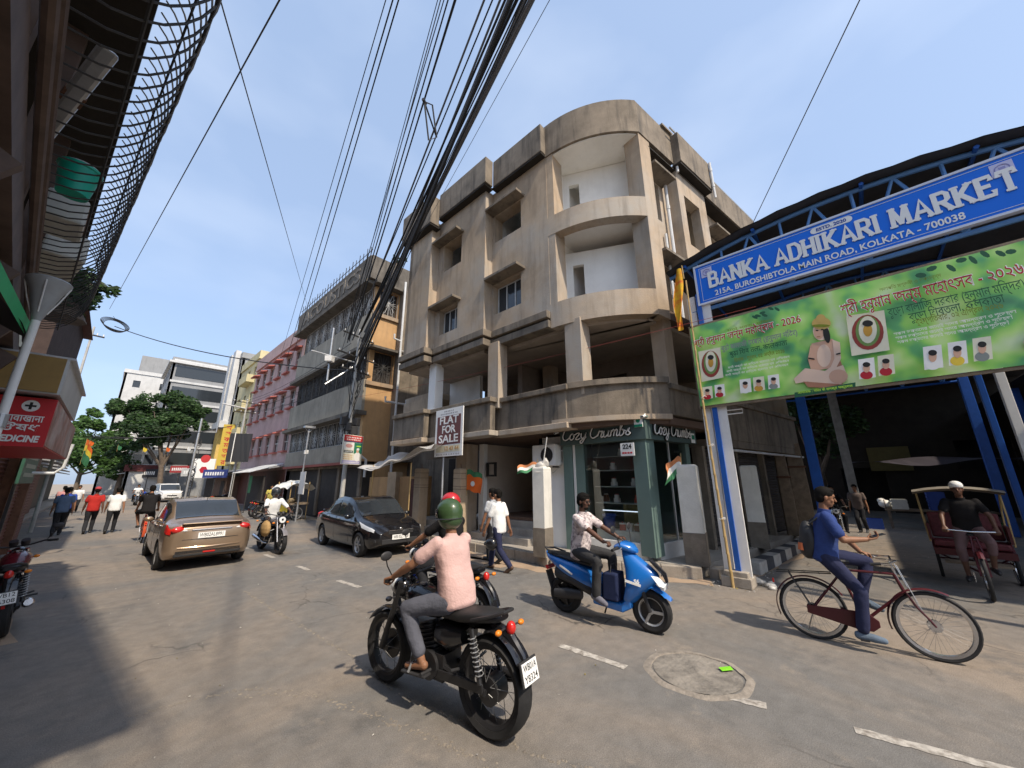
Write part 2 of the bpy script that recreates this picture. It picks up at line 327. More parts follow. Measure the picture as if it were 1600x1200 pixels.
# scattered litter: uncountable scraps
bl = B()
for k in range(420):
    z = rnd.random()
    if z < .5: x, y = rnd.uniform(8.0, 10.5), rnd.uniform(1.75, 2.5)
    elif z < .75: x, y = rnd.uniform(12, 24), rnd.uniform(-1.0, 1.4)
    else: x, y = rnd.uniform(.2, 7), rnd.uniform(1, 14)
    s = rnd.uniform(.008, .03) if z < .75 else rnd.uniform(.004, .014); bl.cur = rnd.choice((0, 0, 1, 2)); a = rnd.uniform(0, 6.28); t = rnd.uniform(0, .5)
    bl.box((x, y, .006+s*.2), (s, s*rnd.uniform(.4, 1.2), .004), rot=Euler((t, t*.7, a)))
tag(bl.build('litter', litter_cols, recalc=False), 'scraps of paper and leaves strewn over the asphalt', 'litter', kind='stuff')
# right-hand footpath with kerb stones
FP = [(7.45, 16.4), (7.42, 6.05), (7.2, 5.55), (8.5, 2.72), (10.5, 2.45), (20, 1.35), (22, 1.2), (22, 9), (10, 18), (9, 18)]
fb = B(); fb.prism([(p[0]+(.16 if i < 4 else 0), p[1]+(.05 if 3 <= i < 7 else 0)) for i, p in enumerate(FP)], -.02, .215)
foot = tag(fb.build('footpath', FOOT), kind='structure')
def kerb_run(a, b_, h, w, L, mats, par, name='kerb_stone', gap=.012):
    a, b_ = V(a), V(b_); d = b_-a; n = max(1, round(d.length/L)); u = d/n; ang = math.atan2(d.y, d.x); nn = V((-d.y, d.x)).normalized()
    for i in range(n):
        c = a+u*(i+.5); k = B(); k.box((0, 0, h/2-.01), (u.length-gap, w, h+rnd.uniform(-.015, .012)+.02)); o = k.build(name, mats[i % len(mats)], par, bevel=.018)
        o.location = (c.x+nn.x*rnd.uniform(-.012, .012), c.y+nn.y*rnd.uniform(-.012, .012), 0); o.rotation_euler = (rnd.uniform(-.015, .015), rnd.uniform(-.01, .01), ang+rnd.uniform(-.01, .01))
for i in range(3): kerb_run(FP[i], FP[i+1], .225, .17, .75, [KERB], foot)
KW = mat('kerb_white_faded', (.40, .385, .36), .85, .25, 5, .3, streak=.4); KB = mat('kerb_black_faded', (.05, .052, .06), .85, .3, 5, .3)
kerb_run((8.62, 2.55), (9.5, 2.12), .2, .2, .45, [KERB], foot)
kerb_run((9.6, 2.05), (15.5, 1.55), .24, .26, .55, [KW, KB], foot, 'striped_kerb_block')
# left footpath, narrow and broken
lf = tag(B().prism([(-.62, 3), (-2.35, 21), (-4.1, 120), (-6, 120), (-4, 21), (-2.2, 3)], -.02, .11).build('left_footpath', FOOT), kind='structure')
for a, b_ in (((-.58, 3.2), (-1.42, 12)), ((-1.42, 12), (-2.3, 21)), ((-2.3, 21), (-2.9, 36))): kerb_run(a, b_, .14, .14, 1.0, [KERB], lf)
# manhole in the middle of the carriageway
mh = thing('manhole', 'round cement manhole cover sunk in the road with a cracked rim', 'manhole', (4.5, 1.62, 0), R(20))
CEM = mat('rough_grey_cement', (.20, .182, .158), .95, .4, 5, 1., bscale=18, patch=(.29, .26, .22), patch_amt=.8, patch_scale=4)
q = B(); n = 40; rr = [.44*(1+.02*math.sin(1.3*i)+rnd.uniform(-.012, .012)) for i in range(n)]
q.loft([[(math.cos(2*math.pi*i/n)*r*k, math.sin(2*math.pi*i/n)*r*k, z) for i, r in enumerate(rr)] for k, z in ((1.16, .001), (1.06, .010), (.99, .012), (.955, -.02))], cap=False); q.build('rim', mat('broken_cement_rim', (.25, .22, .185), .95, .35, 7, .8, bscale=22), mh, smooth=True)
q = B(); n = 36
rings = [[(math.cos(2*math.pi*i/n)*.415*k, math.sin(2*math.pi*i/n)*.415*k, .006+.010*math.sin(k*9+i*.6)*k*(1-k)*3) for i in range(n)] for k in (1, .8, .6, .4, .2, .05)]
q.loft(rings, cap=True); q.build('cover', CEM, mh, smooth=True)
c = onZ(1130, 1048, .02); q = B(); q.add([(-.07, -.03, 0), (.06, -.045, .006), (.085, .02, .012), (-.05, .04, .003)], [(0, 1, 2, 3)]); o = q.build('litter_scrap', mat('lime_green_plastic', (.22, .62, .03), .5)); o.location = c; o.rotation_euler = (0, .05, R(-30)); tag(o, 'lime green plastic scrap lying on the manhole cover', 'litter')
# ================================================================ corner building
SD = V((math.sin(R(100)), math.cos(R(100)))); SN = V((-SD.y, SD.x))          # side facade direction, inward normal
AC = (7.6+3.3, 5.6); AR = 3.3; A1 = R(50)
E0 = V((AC[0]-AR*math.cos(A1), AC[1]-AR*math.sin(A1)))
def sp(u, t=0.): return E0+SD*u+SN*t                                          # point on the side facade
mb = thing('corner_building', 'half-finished bare cement four-storey building with a rounded open corner', 'building')
def arcpts(r, n=10, a0=0., a1=A1): return [(AC[0]-r*math.cos(a0+(a1-a0)*i/n), AC[1]-r*math.sin(a0+(a1-a0)*i/n)) for i in range(n+1)]
def footprint(off=0., back=.0, sideL=8.6, sin=0.):
    f = [(6.9-off, 12.2), (6.9-off, 10.7-off), (7.25-off, 10.7-off), (7.25-off, 8.0-off), (7.6-off, 8.0-off)]
    f += arcpts(AR+off)
    e = sp(sideL, -off+sin); f += [tuple(sp(.0, -off+sin)), tuple(e), tuple(sp(sideL, 9)), (12, 12.2)]
    return f
# front wall sections (second and third floor)
b = B(); b.wall((7.6, 5.6, 6.5), (0, 1), (1, 0), 2.4, 5.4, .4, [(1.07, 2.3, 3.35, 4.4), (1.1, 2.32, .65, 1.7)]); b.build('wall', CONC, mb)
b = B(); b.wall((7.25, 8.0, 6.5), (0, 1), (1, 0), 2.7, 5.4, .42, [(1.27, 2.33, 3.1, 4.23), (1.37, 2.42, .53, 1.5)]); b.build('wall', CONC, mb)
b = B(); b.wall((6.9, 10.7, 6.5), (0, 1), (1, 0), 1.5, 5.4, .42); b.bx(6.9, 11, 12.0, 12.2, 6.5, 11.9); b.build('wall', CONC, mb)
# floor slabs, roof slab
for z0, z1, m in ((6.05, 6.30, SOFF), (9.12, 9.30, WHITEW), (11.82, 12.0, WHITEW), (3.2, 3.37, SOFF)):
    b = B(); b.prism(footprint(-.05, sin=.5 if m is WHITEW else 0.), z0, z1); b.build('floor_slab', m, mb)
# interior partitions
b = B(); b.wall((10.4, 5.0, 6.3), (0, 1), (1, 0), 7.2, 5.5, .15, [(.2, 1.0, 0, 2.2), (4.6, 5.5, 0, 2.2)]); b.bx(7.7, 10.4, 8.05, 8.2, 6.3, 11.85); b.bx(7.4, 10.4, 10.75, 10.9, 6.3, 11.85); b.build('partition', WHITEW, mb)
# corner balcony rooms: white wall behind the round openings with a door gap
pa, pb = V((8.35, 6.0)), V((9.75, 3.15)); pd = (pb-pa).normalized(); pn = V((-pd.y, pd.x))
if pn.x < 0: pn = -pn
for z in (6.31, 9.31):
    b = B(); b.wall((pa.x, pa.y, z), pd, pn, (pb-pa).length, 2.5, .14, [(.62, .95, 0, 2.05)]); b.build('balcony_wall', WHITEW, mb)
b = B(); b.wall((7.62, 5.62, 6.31), (1, 0), (0, 1), 2.6, 5.5, .12); b.build('partition', WHITEW, mb)
# curved corner bands, piers and parapet
for z0, z1, o in ((6.0, 6.72, .0), (8.95, 9.58, .0), (11.85, 13.05, .03)):
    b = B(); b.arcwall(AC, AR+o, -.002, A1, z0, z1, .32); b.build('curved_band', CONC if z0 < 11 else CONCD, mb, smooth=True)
b = B(); b.arcwall(AC, AR-.01, .0, R(4.2), 6.5, 11.9, .55, 3); b.build('pier', CONC, mb)
b = B(); p, q_, r_, s_ = sp(-.0, .0), sp(.55, .0), sp(.55, .5), sp(.0, .5); b.prism([tuple(p), tuple(q_), tuple(r_), tuple(s_)], 6.0, 11.9); b.build('pier', CONC, mb)
# roof parapet over front sections, stepping out over a dark soffit
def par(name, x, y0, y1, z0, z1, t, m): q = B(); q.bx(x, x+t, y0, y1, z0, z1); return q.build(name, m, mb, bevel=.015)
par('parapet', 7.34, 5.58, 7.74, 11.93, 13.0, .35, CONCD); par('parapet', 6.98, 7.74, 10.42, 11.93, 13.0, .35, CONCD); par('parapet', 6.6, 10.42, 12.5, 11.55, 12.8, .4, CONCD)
b = B(); b.bx(7.36, 7.75, 5.6, 7.8, 11.86, 11.93); b.bx(7.0, 7.4, 7.8, 10.45, 11.86, 11.925); b.bx(6.62, 7.1, 10.45, 12.45, 11.48, 11.55); b.build('eave_soffit', SOFFB, mb)
# moulded ledge between first and second floor
for k, (z0, z1, o) in enumerate(((6.30, 6.52, .16), (6.02, 6.24, .1))):
    for x, y0, y1 in ((7.6, 5.62, 7.98-o), (7.25, 8.0-o, 10.68-o), (6.9, 10.7-o, 12.3)): par('ledge_moulding', x-o, y0, y1, z0, z1, .3+o, CONCD)
# window shades and windows
FRM = mat('window_alu', (.55, .55, .53), .5)
def shade(x, y0, y1, z, d=.42, h=.09): q = B(); q.bx(x-d, x+.02, y0, y1, z, z+h); q.build('window_shade', CONCD, mb, bevel=.01)
shade(7.6, 6.5, 7.97, 10.94); shade(7.6, 6.52, 7.97, 8.26); shade(7.25, 9.15, 10.66, 10.78, .38); shade(7.25, 9.2, 10.66, 8.05, .38)
def win(x, y0, y1, z0, z1, n=3, par_=mb, fm=None, gm=None, d=.2):
    f = B(); t = .035
    for zz in (z0, z1-t): f.bx(x+d, x+d+.05, y0, y1, zz, zz+t)
    for i in range(n+1): yy = lerp(y0, y1-t, i/n); f.bx(x+d-.004, x+d+.055, yy, yy+t, z0, z1)
    o = f.build('window', fm or FRM, par_)
    g = B(); g.bx(x+d+.02, x+d+.03, y0+.01, y1-.01, z0+.01, z1-.01); g.build('pane', gm or GLASS, o); return o
win(7.6, 6.72, 7.9, 7.17, 8.18); win(7.25, 9.39, 10.4, 7.05, 7.98)
# side facade
def sbox(b, u0, u1, t0, t1, z0, z1): return b.prism([tuple(sp(u0, t0)), tuple(sp(u1, t0)), tuple(sp(u1, t1)), tuple(sp(u0, t1))], z0, z1)
o_ = sp(.55, .38); b = B(); b.wall((*o_, 6.3), SD, SN, 1.45, 5.6, .25, [(.2, .95, 3.4, 4.75), (.2, .95, .3, 1.75)]); b.build('side_wall', CONC, mb)
o_ = sp(2.0, 0); b = B(); b.wall((*o_, 6.0), SD, SN, 1.9, 5.9, .3, [(.35, 1.35, 3.05, 4.9), (.35, 1.35, .6, 2.2)]); sbox(b, 2.0, 2.12, .3, .7, 6, 11.9); sbox(b, 3.78, 3.9, .3, .7, 6, 11.9); b.build('side_bay', CONC, mb)
o_ = sp(3.9, .38); b = B(); b.wall((*o_, 6.0), SD, SN, 4.7, 5.9, .25, [(.7, 1.5, 3.3, 4.6), (2.6, 3.6, 3.3, 4.6), (.7, 1.5, .6, 2.0)]); b.build('side_wall', CONC, mb)
for u0, u1, z in ((.6, 1.75, 11.1), (.6, 1.75, 8.1), (4.4, 5.6, 10.7), (6.3, 7.7, 10.7)):
    b = B(); sbox(b, u0, u1, -.1, .4, z, z+.08); b.build('window_shade', CONCD, mb)
for u0, u1, t, z0, z1 in ((-.01, 1.9, -.03, 11.86, 13.03), (1.9, 4.0, -.28, 11.8, 12.95), (4.0, 8.6, -.05, 11.7, 12.8)):
    b = B(); sbox(b, u0, u1, t, t+.3, z0, z1); b.build('parapet', CONCD, mb, bevel=.01)
b = B(); sbox(b, 1.9, 4.0, -.25, .5, 11.72, 11.8); sbox(b, .5, 8.6, .0, .5, 11.66, 11.7); b.build('eave_soffit', SOFFB, mb)
b = B(); sbox(b, 1.35, 2.5, -.1, .02, 13.03, 13.1); b.build('parapet_coping', CONCD, mb)
def spipe(u, t, z0, z1, r=.05):
    p = sp(u, t); q = B(); q.cyl((p.x, p.y, z0), (p.x, p.y, z1), r, n=8)
    for z in (lerp(z0, z1, .3), lerp(z0, z1, .75)): q.cyl((p.x, p.y, z), (p.x, p.y, z+.12), r*1.25, n=8)
    q.build('drain_pipe', PVC, mb, smooth=True)
spipe(1.72, .25, 6.3, 11.5); spipe(1.95, -.1, 11.5, 13.0, .04); spipe(3.95, -.34, 11.4, 12.9, .04); spipe(1.45, .3, 6.1, 9.2, .04)
for u0, u1, z, t in ((1.6, 3.9, 12.99, -.2), (4.0, 8.5, 12.85, -.03)):
    p, q_ = sp(u0, t), sp(u1, t); q = B(); q.cyl((*p, z), (*q_, z), .03, n=6); q.build('water_pipe', PVC, mb)
# first floor: open gallery with columns and solid parapet
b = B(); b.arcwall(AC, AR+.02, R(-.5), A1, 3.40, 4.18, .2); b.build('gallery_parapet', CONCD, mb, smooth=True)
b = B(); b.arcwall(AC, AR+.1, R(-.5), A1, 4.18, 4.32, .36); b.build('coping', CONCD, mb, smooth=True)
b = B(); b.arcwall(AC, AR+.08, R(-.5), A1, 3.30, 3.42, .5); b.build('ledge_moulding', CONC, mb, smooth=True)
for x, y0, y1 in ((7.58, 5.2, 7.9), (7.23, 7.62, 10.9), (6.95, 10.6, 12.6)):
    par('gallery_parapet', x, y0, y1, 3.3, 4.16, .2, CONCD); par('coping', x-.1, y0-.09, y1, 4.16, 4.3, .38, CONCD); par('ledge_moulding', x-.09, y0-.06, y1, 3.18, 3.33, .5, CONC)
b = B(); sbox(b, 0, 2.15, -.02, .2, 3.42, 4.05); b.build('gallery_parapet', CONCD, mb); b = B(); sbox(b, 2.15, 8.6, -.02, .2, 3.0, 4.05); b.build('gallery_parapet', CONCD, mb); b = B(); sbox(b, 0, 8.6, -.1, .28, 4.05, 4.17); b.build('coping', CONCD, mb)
b = B(); sbox(b, 2.15, 8.6, .0, 1.2, 2.8, 3.0); b.build('beam', CONCD, mb)
for x, y, dx, dy, m in ((7.68, 4.72, .45, .5, CONC), (7.42, 7.5, .4, .45, CONC), (7.3, 10.55, .35, .4, WHITEW), (10.1, 7.5, .4, .4, CONC)):
    q = B(); q.bx(x, x+dx, y, y+dy, 4.0, 6.1); q.build('column', m, mb, bevel=.01)
b = B(); sbox(b, .35, .75, .12, .5, 4.0, 6.1); b.build('column', CONC, mb, bevel=.01); b = B(); sbox(b, 4.3, 4.7, .12, .5, 4.0, 6.1); b.build('column', CONC, mb)
b = B(); b.wall((11.2, 4.2, 3.3), (0, 1), (1, 0), 8.0, 2.75, .2, [(1.0, 2.2, 0, 2.1), (5.5, 6.6, 0, 2.1)]); b.bx(9.3, 11.2, 8.2, 8.4, 3.3, 6.05); b.build('partition', mat('bare_brick_room', (.24, .19, .15), .9), mb)
b = B(); b.bx(9.2, 9.35, 10.3, 12.2, 3.3, 6.05); b.build('partition', WHITEW, mb)
b = B(); b.prism(footprint(-.3), 5.93, 6.04); b.build('gallery_ceiling', mat('pale_cement_ceiling', (.42, .36, .30), .9, .12, 2), mb)
b = B(); b.prism([(13.2, 12.2), (13.4, 12.2), (17.5, 1.7), (17.3, 1.7)], 0, 12); b.build('rear_wall', CONC, mb)
# ground floor
b = B(); b.bx(8.5, 8.65, 5.9, 6.85, .2, 3.12); b.build('white_wall', WHITEW, mb)
b = B(); b.bx(8.5, 12.0, 6.72, 6.85, .6, 3.12); b.bx(12.0, 12.2, 6.72, 9.4, .6, 3.12); b.bx(8.5, 12.2, 9.25, 9.4, .6, 3.12); b.build('lobby_wall', mat('lobby_cream', (.55, .49, .42), .85, .1, 2), mb)
b = B(); b.bx(8.45, 8.62, 9.2, 9.42, .2, 3.12); b.build('door_jamb', WHITEW, mb)
b = B(); b.bx(8.0, 8.5, 9.55, 10.1, .2, 3.12); b.build('column', CONC, mb, bevel=.015)
for k, (x, z) in enumerate(((7.95, .4), (8.3, .58), (8.6, .76))): q = B(); q.bx(x, 12, 6.86, 9.24, .2, z); q.build('step', FOOT, mb, bevel=.015)
b = B(); b.bx(8.7, 12, 6.9, 9.2, .762, .85); b.build('rubble_pile', mat('rubble', (.16, .10, .07), .95, .4, 9, .9, bscale=14), mb)
b = B(); b.bx(8.42, 8.5, 8.62, 8.68, 2.05, 2.5); b.bx(8.42, 8.5, 8.98, 9.04, 2.05, 2.5); b.bx(8.425, 8.495, 8.62, 9.04, 2.44, 2.5); b.bx(8.425, 8.495, 8.62, 9.04, 2.05, 2.11); b.M = Matrix.Translation((.9, .16, -.12)); b.build('meter_box_frame', IRON, mb)
b = B(); b.bx(8.45, 8.6, 10.1, 12.6, 2.75, 3.12); b.build('beam', CONCD, mb)
SHUT = mat('dark_rolling_shutter', (.055, .05, .048), .6, .25, 6); SHUTR = mat('maroon_rolling_shutter', (.12, .045, .035), .6, .25, 5)
def shutter(par_, p, d, w, z0, z1, m, name='rolling_shutter', pitch=.085):
    # corrugated curtain along direction d (2D)
    q = B(); n = V((-d[1], d[0])); k = int((z1-z0)/pitch)
    prof = []
    for i in range(k*4+1): prof.append((z0+(z1-z0)*i/(k*4), .014*(1, .3, -.6, .3)[i % 4]))
    L = [(p[0]+n.x*o, p[1]+n.y*o, z) for z, o in prof]; Rr = [(p[0]+d[0]*w+n.x*o, p[1]+d[1]*w+n.y*o, z) for z, o in prof]
    q.loft([L, Rr], cap=False, closed=False); return q.build(name, m, par_, recalc=False)
shutter(mb, (8.75, 10.15), (0, 1), .7, .6, 2.75, SHUTR); b = B(); b.bx(8.7, 8.9, 10.85, 11.0, .3, 2.75); b.build('door_jamb', WHITEW, mb)
b = B(); b.bx(9.6, 9.7, 11.0, 12.6, .3, 2.8); b.build('dark_doorway', DARK, mb)
b = B(); b.bx(7.9, 9.8, 9.95, 12.6, .2, .62); b.build('step', FOOT, mb, bevel=.015); b = B(); b.bx(7.7, 8.2, 9.95, 12.6, .2, .42); b.build('step', FOOT, mb, bevel=.015)
for u0, u1 in ((2.1, 3.9), (4.05, 5.9), (6.05, 8.4)): p = sp(u0, .45); shutter(mb, p, SD, u1-u0, .25, 2.78, SHUT)
for u in (1.98, 3.98, 5.98, 8.5): b = B(); sbox(b, u-.07, u+.07, .3, .6, .2, 2.8); b.build('shutter_post', CONCD, mb)
p, q_ = sp(2.0, -.1), sp(8.5, -.1); b = B(); b.cyl((*p, 2.7), (*q_, 2.7), .035, n=6); b.build('water_pipe', PVC, mb)
b = B(); sbox(b, 2.2, 8.6, .8, 1.0, .2, 3.1); b.build('rear_wall', DARK, mb)
# ================================================================ bakery shopfront in the corner
shp = thing('bakery_shopfront', 'sage green corner bakery shopfront with glass walls and script sign', 'shop', (8.4, 3.6, .21))
SAGE = mat('sage_green_panel', (.135, .20, .18), .5, .06, 3); SAGED = mat('dark_sage_panel', (.07, .105, .098), .5, .08, 3)
MARB = mat('white_marble_tile', (.70, .69, .66), .4, .12, 2, patch=(.5, .49, .47), patch_amt=.6, patch_scale=1.5)
def shpw(o): o.matrix_parent_inverse = Matrix.Translation((-8.4, -3.6, -.21)); return o
SC = V((8.4, 3.6)); RD = SD
def rb(b, u0, u1, t0, t1, z0, z1): f = lambda u, t: tuple(SC+RD*u+SN*t); return b.prism([f(u0, t0), f(u1, t0), f(u1, t1), f(u0, t1)], z0, z1)
b = B(); b.bx(8.4, 8.7, 3.78, 5.85, .21, .55); shpw(b.build('plinth', MARB, shp, bevel=.01)); b = B(); rb(b, .2, 2.1, .0, .3, .21, .55); shpw(b.build('plinth', MARB, shp, bevel=.01))
b = B(); b.bx(8.36, 8.5, 5.62, 5.9, .21, 2.9); shpw(b.build('pilaster', SAGE, shp))
b = B(); b.prism([(8.36, 3.9), (8.3, 3.55), tuple(SC+RD*.3-SN*.04), tuple(SC+RD*.3+SN*.15), (8.55, 3.9)], .3, 2.92); shpw(b.build('pilaster', SAGE, shp))
b = B(); rb(b, 1.75, 1.95, -.02, .2, .55, 2.9); shpw(b.build('pilaster', SAGE, shp))
b = B(); b.bx(8.42, 8.6, 5.3, 5.62, .55, 2.9); shpw(b.build('side_panel', SAGE, shp)); b = B(); b.bx(8.38, 8.42, 5.55, 5.6, .55, 2.9); shpw(b.build('trim_strip', WHITEP, shp))
b = B(); b.prism([(8.25, 5.9), (8.25, 3.5), tuple(SC+RD*2.1-SN*.16), tuple(SC+RD*2.1+SN*.1), (8.5, 3.75), (8.5, 5.9)], 2.84, 3.34); shpw(b.build('sign_board', SAGED, shp))
b = B(); b.prism([(8.2, 5.93), (8.2, 3.45), tuple(SC+RD*2.12-SN*.21), tuple(SC+RD*2.12+SN*.1), (8.5, 3.75), (8.5, 5.93)], 3.34, 3.375); shpw(b.build('sign_cap', SAGE, shp))
SGLASS = mat('shop_glass', (.9, .95, .93), .03, 0, spec=.5, trans=1.)
for nm, bb in (('glass_pane', B().bx(8.47, 8.478, 3.92, 5.3, .55, 2.86)), ('glass_pane', rb(B(), .3, 1.75, .06, .068, .55, 2.86))): shpw(bb.build(nm, SGLASS, shp))
b = B(); rb(b, .3, .34, .02, .1, .55, 2.86); rb(b, 1.05, 1.08, .04, .09, .55, 2.86); shpw(b.build('door_frame', FRM, shp))
b = B(); b.bx(9.6, 9.7, 3.95, 5.85, .21, 2.95); b.bx(8.6, 9.7, 5.76, 5.85, .21, 2.95); shpw(b.build('back_panel', SAGED, shp)); b = B(); b.prism([(8.5, 3.75), tuple(SC+RD*2.1+SN*.1), tuple(SC+RD*2.1+SN*2.2), (8.5, 5.85)], .35, .5); shpw(b.build('shop_floor', MARB, shp))
b = B(); rb(b, 1.95, 2.05, .1, 1.6, .3, 2.95); shpw(b.build('back_panel', SAGE, shp))
b = B(); rb(b, .45, 1.9, 1.0, 1.08, .5, 1.35); shpw(b.build('counter', mat('olive_counter', (.22, .18, .07), .5), shp))
SHELF = mat('glass_shelf', (.35, .4, .4), .2, 0)
for z in (1.35, 1.75, 2.15, 2.5): b = B(); b.bx(8.75, 9.25, 3.95, 5.2, z, z+.02); shpw(b.build('shelf', SHELF, shp))
b = B(); b.bx(8.55, 8.95, 3.95, 5.1, .55, .75); shpw(b.build('display_counter', WHITEP, shp)); b = B(); b.bx(8.72, 8.74, 4.0, 5.0, 1.18, 1.2); shpw(b.build('light_strip', mat('led_strip', (.8, .85, 1), .5, 0, emit=((.75, .85, 1), .8)), shp))
b = B(); f = lambda u, t, z: (*(SC+RD*u+SN*t), z)
pts = [(1.15+.22*max(-1, min(1, 1.25*math.cos(a))), 1.82+.5*max(-1, min(1, 1.25*math.sin(a)))) for a in [2*math.pi*i/28 for i in range(28)]]
b.tube([f(u, .9, z) for u, z in pts], .025, 6, closed=True); shpw(b.build('mirror_frame', WHITEP, shp)); b = B(); b.add([f(u, .93, z) for u, z in pts], [tuple(range(28))]); shpw(b.build('mirror', mat('mirror_glass', (.25, .3, .28), .08, 0, metal=.8), shp))
# cakes and goods on the shelves: every one its own thing
CK = [mat('cake_white', (.75, .72, .68), .6), mat('cake_red', (.55, .10, .07), .5), mat('cake_brown', (.16, .07, .035), .5), mat('tub_blue', (.02, .06, .3), .4)]
def cake(x, y, z, kind, lab):
    t = thing('cake', lab, 'cake', (x, y, z), 0, 'cakes in the bakery window'); c0 = CK[kind]
    B().cyl((0, 0, 0), (0, 0, .015), .1, n=14).build('cake_board', SHELF, t); q = B(); q.cyl((0, 0, .015), (0, 0, .11), .085, n=16); q.build('lower_tier', c0, t, smooth=True)
    q = B(); q.cyl((0, 0, .11), (0, 0, .19), .06, n=14); q.build('upper_tier', c0, t, smooth=True); q = B()
    for i in range(5): q.ell((.035*math.cos(i*1.26), .035*math.sin(i*1.26), .2), .016, 8)
    q.build('topping', CK[(kind+1) % 3], t, smooth=True)
lv = {1.37: 'bottom', 1.77: 'second', 2.17: 'third', 2.52: 'top'}
for z, y, k in ((1.37, 4.15, 1), (1.37, 4.7, 0), (1.77, 4.2, 0), (1.77, 4.75, 0), (2.17, 4.75, 0), (2.17, 4.1, 2), (2.52, 4.5, 0), (1.37, 5.0, 2)):
    cake(8.95, y, z, k, f"{['white', 'red', 'brown'][k]} two-tier cake on the {lv[z]} glass shelf, {'beside the corner pilaster' if y < 4.4 else 'towards the white wall'}")
for k, (y, m, nm) in enumerate(((4.1, CK[2], 'brown'), (4.32, CK[0], 'white'), (4.5, CK[1], 'red'))):
    t = thing('pastry_box', f'{nm} pastry box with a knob lid on the window counter', 'box', (8.75, y, .75), .2*k, 'pastry boxes in the bakery window'); B().box((0, 0, .07), (.14, .14, .14), taper=.92).build('carton', m, t); B().box((0, 0, .15), (.15, .15, .025)).build('lid', CK[0], t); B().ell((0, 0, .175), .02, 8).build('knob', CK[1], t)
t = thing('blue_tub', 'blue plastic tub on the bakery window counter', 'tub', (8.75, 4.85, .75)); B().lathe([(.0, 0), (.13, 0), (.16, .34), (.17, .35), (.15, .35), (.12, .02)], n=16).build('tub', CK[3], t, smooth=True); B().lathe([(.165, .3), (.185, .32), (.165, .34)], n=16).build('rim', CK[3], t)
# script lettering on the two faces
SCR = {'C': ([[(.62, .78), (.6, .92), (.46, 1.0), (.28, .92), (.12, .66), (.06, .36), (.14, .1), (.34, .0), (.58, .1), (.7, .26)]], .66), 'o': ([[(.3, .5), (.14, .44), (.06, .24), (.12, .04), (.26, .0), (.4, .12), (.42, .32), (.3, .5), (.36, .42), (.56, .4)]], .5),
 'z': ([[(.06, .42), (.2, .5), (.4, .46), (.1, .04), (.34, .0), (.5, .1)]], .5), 'y': ([[(.06, .48), (.08, .16), (.24, .06), (.38, .2), (.46, .5)], [(.46, .5), (.36, .0), (.2, -.32), (.04, -.26), (.12, -.1), (.52, .14)]], .54),
 'r': ([[(.02, .1), (.14, .5), (.24, .44), (.38, .46), (.3, .1), (.38, .0), (.5, .1)]], .46), 'u': ([[(.04, .48), (.06, .1), (.18, .0), (.34, .14), (.42, .48)], [(.42, .48), (.4, .08), (.5, .02), (.6, .12)]], .56),
 'm': ([[(.04, .0), (.08, .48)], [(.08, .34), (.22, .5), (.3, .4), (.28, .0)], [(.29, .32), (.44, .5), (.52, .4), (.5, .08), (.58, .0), (.68, .1)]], .66), 'b': ([[(.04, .3), (.24, .9), (.2, 1.04), (.1, .9), (.06, .1), (.2, .0), (.36, .16), (.34, .4), (.2, .44), (.5, .32)]], .48), 's': ([[(.0, .1), (.26, .52), (.22, .3), (.36, .12), (.22, .0), (.06, .08)]], .42)}
def smoothpts(P, n=5):
    P = [V((*p, 0)) for p in P]; out = []
    for i in range(len(P)-1):
        a, b_, c, d = P[max(i-1, 0)], P[i], P[i+1], P[min(i+2, len(P)-1)]
        for k in range(n): t = k/n; out.append(.5*((2*b_)+(-a+c)*t+(2*a-5*b_+4*c-d)*t*t+(-a+3*b_-3*c+d)*t**3))
    return out+[P[-1]]
def script(s, Mx, h, wtot, par_):
    for rad, zz, m, nm in ((.074, -.02, BLKP, 'letter_backing'), (.05, .03, CHROME if False else WHITEP, 'letters')):
        q = B(); x = 0
        for ch in s:
            if ch == ' ': x += .25; continue
            st, w = SCR[ch]
            for P in st: q.tube([(p.x+x+p.y*.18, p.y, zz) for p in smoothpts(P)], rad*1.25, 6)
            x += w
        k = wtot/x; S = Mx @ Matrix.Diagonal((k, h, h, 1))
        for i, v in enumerate(q.v): q.v[i] = S @ v
        shpw(q.build(nm, m, par_, smooth='all'))
script('Cozy Crumbs', plane_M((8.225, 5.82, 2.96), (0, -1, 0), (0, 0, 1)), .32, 1.98, shp)
p = SC+RD*.12-SN*.175; script('Cozy Crumbs', plane_M((p.x, p.y, 2.97), (*RD, 0), (0, 0, 1)), .34, 1.66, shp)
VEG = flat('green_sign', (.01, .22, .12))
b = B(); b.bx(8.22, 8.245, 3.54, 3.74, 3.12, 3.36); shpw(b.build('veg_plate', PRINTW, shp)); b = B(); b.bx(8.21, 8.219, 3.54, 3.74, 3.12, 3.18); shpw(b.build('veg_band', VEG, shp)); b = B(); b.cyl((8.218, 3.64, 3.27), (8.212, 3.64, 3.27), .05, n=16); shpw(b.build('veg_dot', VEG, shp))
b = B(); rb(b, 1.8, 1.98, -.19, -.175, 2.85, 3.1); shpw(b.build('veg_plate', PRINTW, shp)); b = B(); rb(b, 1.83, 1.95, -.2, -.192, 2.94, 3.05); shpw(b.build('veg_dot', VEG, shp))
t = thing('hanging_plate', 'small white house number plate hanging under the bakery sign', 'sign', (8.2, 3.95, 2.62)); B().box((0, 0, 0), (.02, .34, .3)).build('plate', PRINTW, t); B().cyl((0, 0, .15), (.03, 0, .25), .006).build('hanger', IRON, t); text('224', .15, plane_M((-.014, 0, .06), (0, -1, 0), (0, 0, 1)), PRINTK, t, bold=.004); [B().bx(-.016, -.0105, y, y+.05, -.1, -.06).build('red_print', PRINTR, t) for y in (-.12, -.05, .02, .08)]
